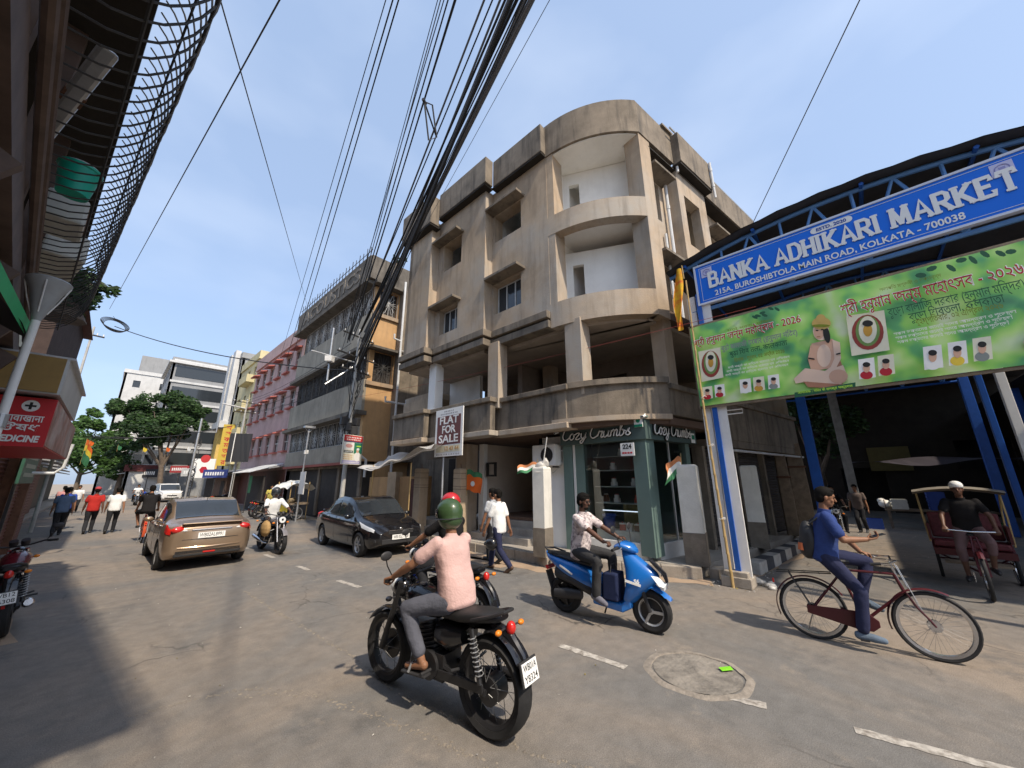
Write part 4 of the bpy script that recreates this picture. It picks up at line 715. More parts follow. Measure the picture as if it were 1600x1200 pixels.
g2w(B().bx(X0-.1, X0+.06, Y0, Y1, 2.72, 2.85).build('red_edge_band', mat('faded_red_edge', (.30, .09, .07), .8), g2))
for z0, z1, x in ((5.05, 5.25, X0-.45), (8.45, 8.62, X0-.45), (12.05, 12.25, X0-.65)): g2w(B().bx(x, X0+.1, Y0-.1, Y1, z0, z1).build('sunshade_ledge', SOOT, g2))
g2w(B().bx(X0-.5, X0-.25, Y0-.05, Y1, 12.25, 13.7).build('roof_parapet', SOOT, g2)); g2w(B().bx(X0-.5, X0+3, Y0-.3, Y0-.05, 12.25, 13.6).build('roof_parapet', SOOT, g2))
g2w(B().bx(X0+.4, X0+8, Y0+.25, Y1, .0, 13).build('core', DARK, g2))
g2w(B().wall((X0, Y0, 2.85), (1, 0), (0, 1), 3.5, 9.4, .25, [(.25, 1.35, 3.95, 5.6), (.25, 1.35, 7.7, 9.15)]).build('side_wall', ORNG, g2)); g2w(B().bx(X0+.9, X0+3.5, Y0, Y0+.25, 0, 2.85).build('side_wall', ORNG, g2))
g2w(B().bx(X0+1.4, X0+3.4, Y0-.5, Y0-.02, 2.85, 12.2).build('stained_recess', CONCD, g2))
for z in (6.8, 10.55): g2w(B().bx(X0-.1, X0+1.6, Y0-.12, Y0-.004, z-.22, z-.02).build('sill_band', BUFF, g2))
for z in (8.45, 12.05): g2w(B().bx(X0-.2, X0+1.7, Y0-.5, Y0+.02, z, z+.12).build('sunshade_ledge', SOOT, g2))
g2w(B().bx(X0+.05, X0+.28, 19.4-.8, 19.4, 3.75, 5.05).build('corner_pier', GREYR, g2)); g2w(B().bx(X0+.05, X0+.28, Y0+.001, 19.0, 3.75, 5.05).build('corner_pier', GREYR, g2))
GRL = mat('silver_painted_grille', (.42, .42, .41), .5, .25, 8); GRK = mat('sooty_grille', (.06, .06, .06), .6, .3, 8)
def grille(o, u, w, z0, z1, m, curl=True, thick=.016):
    q = B(); u = V((*u, 0)); o = V((*o, 0)); P = lambda a, z: o+u*a+V((0, 0, z)); k = max(3, int(w/.22))
    for i in range(k+1): q.cyl(P(w*i/k, z0), P(w*i/k, z1), thick*.8, n=4)
    for z in (z0, (z0+z1)/2, z1): q.cyl(P(0, z), P(w, z), thick, n=4)
    if curl:
        c = P(w/2, (z0+z1)/2)
        for s_ in (1, -1):
            for i in range(7): a = math.pi*(i+.5)/7; q.cyl(c, c+(u*math.cos(a)*w*.42+V((0, 0, s_*math.sin(a)*(z1-z0)*.44))), thick, n=4)
    return g2w(q.build('window_grille', m, g2))
for zb, zt, x in ((3.75, 5.05, X0+.1), (6.85, 8.45, X0-.02), (10.5, 12.05, X0-.02)):
    y = 19.4 if zb < 4 else Y0+.1
    while y < Y1-1: grille((x, y), (0, 1), 1.18, zb+.03, zt-.02, GRL if zb > 10 or zb < 4 else GRK); g2w(B().bx(x-.02, x+.05, y+1.19, y+1.25, zb, zt).build('mullion', GREYR if zb < 4 else SOOT, g2)); y += 1.26
for zb, zt, m in ((6.8, 8.45, GRK), (10.55, 12.0, GRL)): grille((X0+.28, Y0+.04), (1, 0), 1.04, zb, zt, m)
for i in range(24): y = Y0+.2+i*.46; q = B(); q.cyl((X0-.4, y, 13.7), (X0-.4, y, 14.35+.1*(i % 2)), .022, n=5); q.cyl((X0-.4, y-.1, 14.1), (X0-.4, y+.1, 14.15), .012, n=4); g2w(q.build('roof_rod', IRON, g2))
q = B(); q.cyl((X0-.4, Y0, 14.1), (X0-.4, Y1, 14.1), .018, n=5); g2w(q.build('roof_rail', IRON, g2))
g2w(text('ACOUSTICS', 1.15, plane_M((X0-.505, 22.7, 12.95), (0, -1, 0), (0, 0, 1)), mat('weathered_relief', (.17, .155, .135), .9, .3, 4), g2, 'relief_lettering', bold=.03, extrude=.03, width=8.8))
for i, (y, w, m) in enumerate(((17.9, 2.2, SHUTR), (20.4, 2.4, SHUTR), (23.1, 2.5, SHUT), (25.9, 2.3, SHUTR))): g2w(shutter(g2, (X0+.5, y), (0, 1), w, .2, 2.6, m)); g2w(B().bx(X0+.3, X0+.6, y-.28, y-.02, .1, 2.72).build('shop_pier', CONCD, g2))
g2w(B().bx(X0+.2, X0+1, Y0, Y1, 2.6, 2.72).build('shop_lintel', CONCD, g2))
def pipe(par_, fix, pts, r=.06, m=PVC, nm='drain_pipe'): return fix(B().tube(pts, r, 8).build(nm, m, par_, smooth=True))
pipe(g2, g2w, [(X0+1.35, Y0-.62, 2.2), (X0+1.35, Y0-.62, 12.6)]); pipe(g2, g2w, [(X0+.75, Y0-.6, 6.0), (X0+.75, Y0-.6, 5.75), (X0+1.9, Y0-.6, 5.75), (X0+1.9, Y0-.6, 6.0)], .055); pipe(g2, g2w, [(X0+.95, Y0-.6, 9.4), (X0+.95, Y0-.6, 9.15), (X0+1.35, Y0-.6, 9.1)], .05); pipe(g2, g2w, [(X0+1.35, Y0-.6, 8.6), (X0+2.6, Y0-.6, 8.45)], .03); pipe(g2, g2w, [(X0+.2, Y0-.3, 2.1), (X0+.2, Y0-.3, 2.9), (X0-.05, Y0-.3, 3.05)], .06)
gp = thing('gap_wall', 'stained dark wall closing the gap between the two cement buildings', 'wall', (10.6, 14.5, 0)); B().bx(-.1, .1, -2.3, 2.8, 0, 11.5).build('wall', CONCD, gp)
for z in (5.2, 8.6): B().bx(-2.2, -.1, -2.25, -.2, z, z+.25).build('stair_landing', CONC, gp); 
B().bx(-2.3, -2.15, -2.25, -.2, 4.5, 5.2).build('landing_parapet', CONC, gp); B().bx(-2.3, -2.15, -2.25, -.2, 8.85, 9.5).build('landing_parapet', CONC, gp)
t = thing('boundary_wall', 'ochre plastered boundary wall in the gap behind the parked black car', 'wall', (8.6, 13.9, 0)); B().bx(-.12, .12, -1.4, 3.3, 0, 2.1).build('wall', ORNG, t); B().bx(-.3, .0, .6, 1.3, 0, 2.3).build('pier', TAN, t); B().bx(-.125, -.12, -1.1, -.2, .1, 2.0).build('maroon_door', SHUTR, t)
# ================================================================ generic street buildings
def building(name, lab, x0, y0, y1, depth, H, floors, wm, nwin, nside=2, par_h=.8, shade_m=None, glass=GLASS, base_m=None, z0=3.2, ww=1.0, wh=1.3, facing=-1):
    t = thing(name, lab, 'building', (x0, y0, 0)); L = y1-y0; fh = (H-z0)/floors; s = -facing
    hs = []; hs2 = []
    for f_ in range(floors):
        for i in range(nwin): c = L*(i+.5)/nwin; hs.append((c-ww/2, c+ww/2, z0+f_*fh+.85, z0+f_*fh+.85+wh))
        for i in range(nside): c = depth*(i+.5)/nside; hs2.append((c-.45, c+.45, z0+f_*fh+.9, z0+f_*fh+.9+wh*.9))
    B().wall((0, 0, 0), (0, 1), (s, 0), L, H, .3, hs).build('front_wall', wm, t); B().wall((s*.02, 0, 0), (s, 0), (0, 1), depth, H, .3, hs2).build('side_wall', wm, t)
    B().bx(s*.5, s*depth, .5, L, 0, H-.1).build('core', DARK, t); B().bx(-s*.15, s*depth, -.15, L, H-.12, H).build('roof_slab', wm, t)
    B().bx(-s*.1, s*.1, -.1, L, H, H+par_h).build('parapet', wm, t); B().bx(s*.1, s*depth, -.1, .1, H, H+par_h).build('parapet', wm, t)
    for h in hs:
        o = B().bx(s*.12, s*.16, h[0], h[1], h[2], h[3]).build('window', glass, t); q = B(); q.bx(s*.08, s*.18, (h[0]+h[1])/2-.03, (h[0]+h[1])/2+.03, h[2], h[3]); q.bx(s*.081, s*.179, h[0], h[1], (h[2]+h[3])/2-.025, (h[2]+h[3])/2+.025); q.build('window_bars', FRM, o)
        if shade_m: B().box((-s*.25, (h[0]+h[1])/2, h[3]+.12), (.55, ww+.3, .09), rot=Euler((0, s*-.25, 0))).build('window_shade', shade_m, t); B().bx(-s*.25, s*.02, h[0]-.1, h[1]+.1, h[2]-.12, h[2]-.02).build('window_sill', shade_m, t)
    for h in hs2: B().bx(s*h[0], s*h[1], .12, .16, h[2], h[3]).build('side_window', glass, t)
    if base_m: B().bx(-s*.03, s*.2, .1, L-.1, .1, 2.7).build('shop_shutters', base_m, t); B().box((-s*.5, L/2, 2.9), (1.1, L, .08), rot=Euler((0, s*-.2, 0))).build('shop_awning', STEEL, t)
    return t
PINK = mat('dusty_pink_paint', (.46, .325, .31), .85, .15, 1, streak=.45, streak_col=(.3, .2, .18)); CORAL = mat('coral_red_trim', (.40, .12, .10), .7, .1, 3); YELW = mat('pale_yellow_paint', (.56, .50, .30), .85, .15, 1, streak=.4, streak_col=(.35, .3, .2)); GRYB = mat('grey_cladding', (.27, .28, .29), .6, .12, 1, streak=.35, streak_col=(.12, .12, .12)); WHB = mat('white_cladding', (.55, .56, .56), .6, .12, 1, streak=.3, streak_col=(.3, .3, .3))
pk = building('pink_building', 'dusty pink apartment block with coral red window shades', 8.15, 28.7, 42.5, 9, 12.6, 3, PINK, 6, 2, 1.0, CORAL, base_m=SHUTR, ww=1.1)
for i, (y, h_) in enumerate(((1.0, 1.0), (3.4, 1.1), (6.0, .9))): t = thing('roof_tank', 'grey rooftop water tank on the pink building, '+['at its near end', 'middle one of three', 'farthest of three'][i], 'water tank', (9.2, 29+y, 12.65), 0, 'water tanks on the pink roof'); B().lathe([(0, 0), (.5, 0), (.5, h_), (.3, h_+.2), (.15, h_+.25), (0, h_+.25)], n=16).build('tank', PVC, t, smooth=True); B().box((0, 0, .05), (1.2, 1.2, .1)).build('base', CONC, t)
yb = building('yellow_building', 'pale yellow five-storey block with balconies beyond the pink one', 8.5, 44, 52, 10, 14.5, 4, YELW, 3, 3, .8, None, base_m=SHUT)
for f_ in range(4): q = B(); q.bx(-.7, 0, 1, 4.5, 3.6+f_*2.8, 4.4+f_*2.8); q.build('balcony', YELW, yb)
wb = building('white_fin_building', 'grey clad commercial block with tall white vertical fins', 8.6, 54, 62, 10, 17, 5, GRYB, 4, 3, .6, None, base_m=SHUT)
for y in (1.0, 3.6): B().bx(-.6, -.05, y, y+1.5, 9, 18).build('white_fin', WHB, wb)
B().bx(-.5, -.06, 2.4, 4.9, 3.4, 9).build('mustard_panel', mat('mustard_panel', (.62, .42, .12), .7), wb); B().bx(-.9, -.04, .8, 5.6, 8.2, 9).build('white_canopy', WHB, wb)
gy = building('grey_office_building', 'grey five-storey office block with dark ribbon glass past the street bend', 3.2, 70, 84, 12, 19, 5, GRYB, 5, 4, .5, None, base_m=WHB, ww=1.8)
B().bx(-.4, 8, -.5, 13, 18.6, 18.9).build('roof_overhang', WHB, gy)
for f_ in range(5): B().bx(.5, 11.5, -.06, -.02, 4.3+f_*3.1, 5.9+f_*3.1).build('ribbon_window', GLASS, gy)
for f_ in range(6): B().bx(.1, 11.9, -.14, -.02, 3.4+f_*3.1, 3.7+f_*3.1).build('floor_band', WHB, gy)
bk = building('far_white_building', 'white block with a dark rooftop room far behind the tree', -1.5, 88, 98, 10, 20, 5, WHB, 4, 3, .5)
B().bx(1.5, 8, 1, 8, 20.5, 23.5).build('rooftop_room', GRYB, bk)
lowb = building('low_shop_building', 'low pale shop row with maroon fascia at the street bend', 1.2, 66, 69.5, 3.5, 5.5, 1, WHB, 2, 3, .4, base_m=SHUT); B().bx(-.2, 3.2, -.25, -.16, 3.2, 4.0).build('fascia', mat('maroon_fascia', (.12, .03, .03), .6), lowb)
# ---- left side of the street beyond the medicine shop
LBR = mat('weathered_brown_wall', (.16, .10, .07), .9, .25, 2, streak=.4); TEAL = mat('teal_shutter', (.05, .22, .20), .6, .15, 4)
for k, (y0, y1, H, m, bm, lab) in enumerate(((20.5, 25, 4.0, LBR, TEAL, 'low brown shop house with a teal shutter behind the walking men'), (25.3, 31, 4.6, mat('grey_plaster', (.30, .29, .27), .9, .2, 2, streak=.4), SHUT, 'grey plastered shop house with a dark shutter'), (31.4, 38, 3.8, mat('dull_green_wall', (.16, .20, .16), .9, .2, 2, streak=.3), SHUTR, 'dull green low shop house'), (38.5, 50, 5.2, mat('cream_plaster', (.45, .42, .34), .9, .15, 2, streak=.3), SHUT, 'cream plastered shop house before the tree'), (51, 66, 5.0, LBR, SHUT, 'long brown shop house under the far trees'))):
    building('shop_house', lab, -2.35-.06*(y0-20), y0, y1, 6, H, 1, m, 2, 1, .4, None, base_m=bm, facing=1, z0=2.9, wh=.8)
# ================================================================ near left building with the caged balcony
lb = thing('caged_balcony_building', 'old building with a bulging iron cage balcony overhanging the road', 'building', (-.6, 2.5, 0), R(5.9))
OLD = mat('sun_tint_old_plaster', (.36, .22, .12), .95, .25, 2, .3, streak=.6); BROWNB = mat('brown_painted_beam', (.11, .075, .06), .7, .3, 4)  # orange sunlight on the concrete put into the old plaster colour
B().wall((-1.1, -6, 3.9), (0, 1), (-1, 0), 13, 5, .2, [(5.6, 6.5, .3, 2.3), (9, 10, .3, 2.3)]).build('upper_wall', OLD, lb); B().bx(-4, -.95, -6, 7, 0, 3.7).build('ground_floor', LBR, lb); B().bx(-1.4, -.04, -6, 7, 3.7, 3.95).build('balcony_slab', BROWNB, lb)
B().bx(-3, .26, -2.7, 6.6, 5.75, 5.95).build('roof_slab', SOFFB, lb); B().bx(-4, -1.5, -6, 6.6, 5.95, 8.2).build('upper_storey', OLD, lb)
for z in (4.02, 4.2): B().cyl((.0, -3, z), (.0, 6.6, z), .03, n=8).build('rail', BROWNB, lb)
for y in (-1.5, .2, 1.9, 3.6, 5.3): B().bx(-.18, -.06, y-.06, y+.06, 3.9, 5.75).build('balcony_post', BROWNB, lb); B().box((-.4, y+.3, 3.5), (.7, .07, .5), rot=Euler((0, .5, 0))).build('bracket', BROWNB, lb)
def cagep(t, y): return (.02+.50*math.sin(t)**.85 if t < math.pi/2 else .02+.50*(.35+.65*math.sin(t)), y, 4.22+.78*(1-math.cos(t)))
ts = [math.pi*.9*i/14 for i in range(15)]
barmesh = B().tube([cagep(t, 0) for t in ts], .007, 5).build('cage_bar', IRON, lb)
barmesh.location = (0, -2.4, 0)
for i in range(1, 64): o = barmesh.copy(); COL.objects.link(o); o.location = (rnd.uniform(-.004, .004), -2.4+i*.14+rnd.uniform(-.006, .006), 0)
for t in (.45, 1.25, 2.3): B().tube([cagep(t, y) for y in (-2.6, 0, 2, 4, 6.6)], .009, 5).build('cage_stringer', IRON, lb)
def lbp(x, y, z): a = R(5.9); return (-.6+x*math.cos(a)-y*math.sin(a), 2.5+x*math.sin(a)+y*math.cos(a), z)
GRNP = mat('green_plastic', (.01, .36, .25), .4)
t = thing('bucket', 'green plastic bucket lying in the caged balcony', 'bucket', lbp(.13, 2.25, 4.42), R(6)); q = B(); q.lathe([(0, 0), (.10, 0), (.115, .12), (.13, .25), (.142, .26), (.142, .28), (.125, .28), (.115, .24), (.09, .02), (0, .02)], n=20); o = q.build('bucket_shell', GRNP, t, smooth=True); B().tube([(.14*math.cos(a), .02, .26+.12*math.sin(a)) for a in [math.pi*i/10 for i in range(11)]], .006, 5).build('handle', STEEL, t)
for k, (x, y, z, d, m, lab, nm) in enumerate(((.1, 3.0, 4.4, (.3, .5, .3), mat('pale_box', (.5, .5, .46), .7), 'pale carton stored in the caged balcony beside the bucket', 'carton'), (.12, 4.2, 4.42, (.34, .9, .34), mat('white_sack', (.55, .55, .5), .8), 'long white sack stored at the far end of the caged balcony', 'sack'), (.05, 1.0, 4.45, (.1, 1.3, .05), STEEL, 'grey plank stored in the near end of the caged balcony', 'plank'))):
    t = thing(nm, lab, nm, lbp(x, y, z), R(6+5*k)); B().box((0, 0, d[2]/2), d, taper=.92).build('main_body', m, t, bevel=.03); B().box((0, 0, d[2]*.55), (d[0]*1.02, d[1]*.1, d[2]*.9)).build('tie_band', RUST, t)
# ---- awning, lamp post, medicine shop and box signs
t = thing('cloth_awning', 'black cloth awning with a bright green border beside the lamp post', 'awning', (-.9, 5.2, 3.0)); q = B(); q.loft([[(-.9+.95*u+.02*math.sin(v*9), -1.4+v*2.2, .62-.06*u-.2*u*u+.03*math.sin(v*7+u*3)) for u in [i/5 for i in range(6)]] for v in [j/10 for j in range(11)]], cap=False, closed=False); q.build('canopy', mat('black_cloth', (.02, .02, .022), .9), t, smooth='all')
q = B(); q.loft([[(.05, -1.4+v*2.2, .36), (.07, -1.4+v*2.2, .47)] for v in [j/8 for j in range(9)]], cap=False, closed=False); q.build('green_border', mat('bright_green_edge', (.03, .42, .16), .6), t); q = B(); q.loft([[(-.2+.03*math.sin(v*14), -1.2+v*2, z) for z in (-.9, -.3, .45)] for v in [j/12 for j in range(13)]], cap=False, closed=False); q.build('side_curtain', mat('black_cloth', (.02, .02, .022), .9), t, smooth='all')
t = thing('street_lamp', 'white pole lamp with a grey bell-shaped head by the cloth awning', 'lamp', (-.77, 5.6, .1)); LG = mat('grey_lamp_metal', (.33, .34, .34), .4, .1, 5)
B().tube([(0, 0, 0), (0, 0, 1.6), (0, 0, 1.62), (0, 0, 3.4)], [.04, .04, .033, .03], 12).build('pole', WHITEP, t, smooth=True); B().lathe([(.03, 3.34), (.045, 3.4), (.065, 3.47), (.085, 3.56), (.115, 3.66), (.15, 3.73), (.155, 3.76), (.14, 3.775), (.0, 3.79)], n=22).build('bell_head', LG, t, smooth=True)
for i in range(4): a = i*1.57; B().tube([(.05*math.cos(a), .05*math.sin(a), 3.42), (.1*math.cos(a), .1*math.sin(a), 3.56), (.148*math.cos(a), .148*math.sin(a), 3.73)], .006, 5).build('rib', WHITEP, t)
B().cyl((0, 0, 2.3), (0, 0, 2.42), .045, n=12).build('collar', STEEL, t)
md = thing('medicine_sign', 'red and white medicine shop box sign with a cross projecting over the footpath', 'sign', (-1.1, 8.35, 2.4)); MEDR = mat('medicine_red', (.52, .02, .025), .45, .06, 3); FADE = mat('faded_photo_print', (.36, .20, .16), .6, .5, 2.2, patch=(.6, .58, .55), patch_amt=.8, patch_scale=1.6)
B().bx(-.6, .38, .02, 4.2, 0, .68).build('sign_box', MEDR, md); B().bx(.381, .39, .05, 4.2, .02, .66).build('faded_side', FADE, md)
Mm = plane_M((-.1, .012, .0), (1, 0, 0), (0, 0, 1)); B().cyl((.16, .016, .56), (.16, .008, .56), .08, n=20).build('cross_disc', PRINTW, md); q = B(); q.bx(.11, .21, .002, .007, .547, .573); q.bx(.147, .173, .001, .0066, .51, .61); q.build('cross', PRINTK, md)
text('दावाखाना', .13, plane_M((.14, .012, .38), (1, 0, 0), (0, 0, 1)), PRINTW, md, bold=.002, width=.34); text('ঔষধ', .15, plane_M((.12, .012, .25), (1, 0, 0), (0, 0, 1)), PRINTW, md, bold=.002, width=.34); text('MEDICINE', .12, plane_M((.12, .012, .1), (1, 0, 0), (0, 0, 1)), PRINTW, md, bold=.005, width=.40, shear=.1)
t = thing('box_sign', 'blank ochre box sign with a silver side above the medicine sign', 'sign', (-.95, 8.1, 3.14)); B().bx(-.45, .22, 0, .03, 0, .5).build('ochre_face', mat('ochre_board', (.30, .19, .06), .7, .25, 3, patch=(.12, .08, .03), patch_amt=.7, patch_scale=3), t); B().bx(-.44, .25, .03, 3.4, -.02, .5).build('silver_side', mat('silver_sheet', (.50, .52, .52), .4, .15, 2, metal=.3), t); B().bx(-.45, .3, .02, 3.42, .5, .53).build('top_sheet', STEEL, t)
ms = thing('medicine_shop', 'maroon shuttered shop under the medicine sign', 'building', (-1.55, 8.2, 0)); B().bx(-4, -.1, 0, 11.8, 0, 4.3).build('wall', LBR, ms)
for i in range(4): shutter(ms, (-.06, .5+i*2.8), (0, 1), 2.4, .15, 2.45, SHUTR); B().bx(-.1, .08, .2+i*2.8, .46+i*2.8, .1, 2.6).build('pier', RUST, ms)
q = B(); q.tube([(.0, 7.0, 2.15), (.55, 7.0, 2.15), (.68, 7.0, 2.3), (.72, 7.0, 2.9)], .035, 8); q.build('bent_pipe', PVC, ms, smooth=True)
dg = thing('timber_gable_house', 'dark timber upper storey with a gabled roof jutting over the left shops', 'building', (-2.0, 12.6, 0)); DT = mat('dark_timber', (.06, .04, .035), .85, .3, 5, .3); MRN = mat('maroon_boards', (.10, .045, .04), .8, .2, 4)
B().bx(-4, .55, 0, 5.5, 4.3, 6.7).build('jettied_storey', DT, dg); q = B(); q.loft([[(-4, -.2, 6.6), (.75, -.2, 6.6), (-1.2, -.2, 8.2)], [(-4, 5.8, 6.6), (.75, 5.8, 6.6), (-1.2, 5.8, 8.2)]]); q.build('gable_roof', MRN, dg)
for i in range(6): B().bx(-3.2+i*.62, -3.14+i*.62+.3, -.05, -.003, 4.7, 6.3).build('board', mat('blue_grey_boards', (.10, .12, .13), .8, .3, 4) if i % 2 else DT, dg)
t = thing('shop_sign_board', 'dark green shop sign board with white lettering beside the medicine shop', 'sign', (-1.35, 13.6, 1.9)); B().bx(-.05, .0, 0, 2.2, 0, 1.0).build('board', mat('dark_green_board', (.03, .10, .07), .5), t); q = B()
for i in range(4): q.bx(.002, .006, .3, 1.9, .15+i*.2, .24+i*.2)
q.build('faded_lettering_bars', flat('faded_letters', (.30, .34, .28)), t); B().bx(-.1, -.05, .3, .4, -1.8, 0).build('post', IRON, t)
# ================================================================ poles and cables
def epole(x, y, h, lab, arms, r=.085, lean=(0, 0)):
    t = thing('electric_pole', lab, 'pole', (x, y, 0)); P = lambda z: (lean[0]*z, lean[1]*z, z); B().tube([P(0), P(h*.5), P(h)], [r*1.2, r, r*.7], 10).build('pole', mat('grey_white_pole', (.46, .46, .44), .7, .2, 3, streak=.4), t, smooth=True)
    for z, w, a in arms:
        o = B().box(P(z), (w, .06, .06), rz=a).build('cross_arm', IRON, t)
        for k in (-.45, -.2, .2, .45): B().cyl((P(z)[0]+w*k*math.cos(a), P(z)[1]+w*k*math.sin(a), z+.03), (P(z)[0]+w*k*math.cos(a), P(z)[1]+w*k*math.sin(a), z+.14), .025, .015, n=8).build('insulator', WHITEP, o)
    return t
ep = epole(6.95, 16.5, 9.0, 'tall electric pole with cross arms and a tangle of boxes before the grille building', ((8.6, 1.8, .3), (7.6, 2.2, .3), (6.9, 1.6, .3)))
q = B(); q.cyl((0, 0, 7.2), (-1.3, -.1, 6.0), .04, n=6); q.cyl((-1.2, 0, 8.7), (-1.2, 0, 6.2), .04, n=6); q.cyl((-2.0, .0, 7.4), (.2, 0, 7.3), .03, n=6); q.build('side_bracket', STEEL, ep)
for k in range(16): a = rnd.uniform(0, 6.28); q = B(); z0 = rnd.uniform(4.6, 7.5); q.tube([(.15*math.cos(a), .15*math.sin(a), z0), (.3*math.cos(a+1), .3*math.sin(a+1), z0-.5), (.16*math.cos(a+2), .16*math.sin(a+2), z0-1.2), (.2*math.cos(a), .2*math.sin(a), 3.9)], .014, 5); q.build('loose_cable', BLACK, ep)
for k, (x, y, z) in enumerate(((-.3, -.1, 4.5), (-.1, -.2, 4.25), (.2, -.15, 4.5), (.1, -.25, 4.1))): B().box((x, y, z), (.32, .22, .36), rz=k).build('junction_box', PLAST, ep, bevel=.02)
B().lathe([(.12, 0), (.2, .05), (.22, .28), (0, .3)], (-1.25, -.12, 7.0), n=4).build('floodlight', WHITEP, ep)
ep2 = epole(6.6, 36, 8.5, 'grey electric pole with a cross arm in front of the pink building', ((8.2, 2.0, .2), (7.4, 1.6, .2)))
q = B(); q.cyl((-1.6, 0, 7.9), (0, 0, 7.7), .05, n=6); q.cyl((-1.6, 0, 8.6), (-1.6, 0, 5.6), .04, n=6); q.build('side_bracket', STEEL, ep2)
t = thing('hoarding_frame', 'tilted black hoarding panel in a white frame on the pole before the pink building', 'sign', (6.5, 35.3, 3.4)); B().box((0, 0, 1.1), (.06, 1.5, 2.2), rot=Euler((0, .0, R(60)))).build('panel', PLAST, t); q = B()
for s_ in (-1, 1): q.box((s_*.375*1.05, s_*.65*-.0, 1.1), (.05, .05, 2.3))
q.build('frame', WHITEP, t)
epole(1.4, 74, 9, 'far electric pole near the street bend', ((8.4, 1.6, .1),)); ep4 = epole(-1.75, 24.5, 8.8, 'thin pole with a cable coil behind the timber gable house', ((8.4, .8, .2),), .055)
t = thing('light_pole', 'thin silver street light pole before the grille building', 'lamp', (6.7, 21.0, 0)); B().tube([(0, 0, 0), (.05, 0, 4.6)], [.045, .03], 8).build('pole', STEEL, t, smooth=True); B().box((.05, 0, 4.7), (.5, .3, .1)).build('lamp_head', STEEL, t); q = B(); q.cyl((.05, 0, 4.4), (.25, 0, 4.65), .015); q.cyl((.05, 0, 4.4), (-.15, 0, 4.65), .015); q.build('bracket', STEEL, t); B().box((.05, 0, 3.4), (.18, .12, .2)).build('fixture', WHITEP, t)
B().bx(-.02, .02, -.55, .15, 1.3, 2.4).build('white_board', WHITEP, t)
q = [[7.05, 17.2], [-2.2, -12.0]]
CABM = [mat('cable_black', (.012, .012, .013), .6, 0), mat('cable_grey', (.10, .10, .105), .6, 0)]
def cable(a, b_, r, lab, grp, m=0, s_=.35, n=16): o = B().tube(sag(a, b_, n, s_), r, 5, cap=False).build('cable', CABM[m], recalc=False); o.data.polygons.foreach_set('use_smooth', [True]*len(o.data.polygons)); return tag(o, lab, 'cable', grp)
TP = [(x, 0) for x in (686, 692, 697, 703, 712, 716, 760, 771, 783, 789, 795, 798, 800, 803, 806, 809, 811, 814, 816, 820, 823, 826, 829, 831, 835)]
r_ = random.Random(4)
for k, (x, y) in enumerate(TP):
    z0 = r_.uniform(12.4, 14.0); top = onZ(x, y, z0+.1); f_ = (x-690)/150; far = V((6.3+.9*f_+r_.uniform(-.1, .1), 16.5+r_.uniform(-.2, .2), r_.choice((6.95, 7.7, 8.3, 8.75))+r_.uniform(-.1, .2)))
    d = top-far; near = top+d*.55; cable(far, near, r_.choice((.010, .014, .02, .028)) if x < 780 else r_.choice((.014, .02, .03, .042)), 'overhead cable in the thick bundle from the pole by the grille building', 'overhead cable bundle', 0 if r_.random() < .7 else 1, r_.uniform(.05, .3))
for x in (606, 617, 626): top = onZ(x, 0, 9.2); far = V((6.2-.45*(617-x)/10*-.4, 22+.3*(x-606)/10, 10.2)); far = V((5.6+(x-606)*.03, 24, 9.0)); cable(far, top+(top-far)*.5, .012 if x > 610 else .008, 'thin overhead wire running apart beside the cable bundle', 'wires beside the bundle', 0, .1)
top = onZ(862, 0, 9.5); cable((7.3, 14.5, 10.6), top+(top-V((7.3, 14.5, 10.6)))*.5, .006, 'single fine wire past the corner building parapet', None, 1, .05)
t = thing('cable_spacer', 'zigzag iron spacer hung among the overhead cables', 'spacer', onZ(675, 188, 8.4), R(30)); q = B(); P = [(-.25, 0, .15), (.3, 0, -.05), (0, 0, -.45), (-.25, 0, .15), (.05, 0, .45), (.3, 0, -.05)]; q.tube(P, .016, 5); q.build('bent_rod', IRON, t); B().cyl((-.3, 0, .15), (-.2, 0, .15), .03).build('clamp', IRON, t)
def wire2(p0, p1, r, lab, m=1, s_=.0): cable(p0, p1, r, lab, None, m, s_)
a, c = onY(440, 0, 3.0), onY(172, 478, 24); wire2(c, a+(a-c)*.2, .007, 'thin wire crossing the open sky from the pole with the cable coil')
a, c = onY(350, 0, 3.5), onX(482, 478, 7.4); wire2(c, a+(a-c)*.2, .007, 'thin wire descending across the sky to the grille building roof')
a, c = onX(1350, 0, 6), onX(1178, 352, 10); wire2(c, a+(a-c)*.3, .009, 'single wire rising from the corner building side parapet', 1)
a, c = onX(180, 505, -1.7), onX(556, 578, 6.95); wire2(a, c, .028, 'sagging thick black cable slung across the street between two poles', 0, .55)
a = onX(180, 505, -1.7); t = thing('cable_coil', 'coil of black cable hanging on the thin left pole', 'cable coil', a); q = B()
for k in range(5): q.tube([((.75+.06*k)*math.cos(b_)*.7, (.75+.06*k)*math.cos(b_)*.5, .38*math.sin(b_)+.04*k) for b_ in [2*math.pi*i/24 for i in range(24)]], .02, 5, closed=True)
q.build('coil', BLACK, t); B().tube([(0, 0, .4), (-.2, 0, .7)], .012, 5).build('tie', BLACK, t)
cable(onX(1182, 482, 8.3), onX(560, 618, 6.9), .005, 'thin red cord tied from the bamboo pole across the corner building', None, 0, .12).data.materials[0] = mat('red_cord', (.35, .06, .05), .7)
for k in range(7): cable((6.6+rnd.uniform(-.5, .5), 36, 7.3+.15*k), (6.9+rnd.uniform(-.4, .4), 16.5, 6.4+.3*k), .011, 'street cable between the two electric poles beside the pink building', 'cables along the pink building', 0, rnd.uniform(.2, .8))
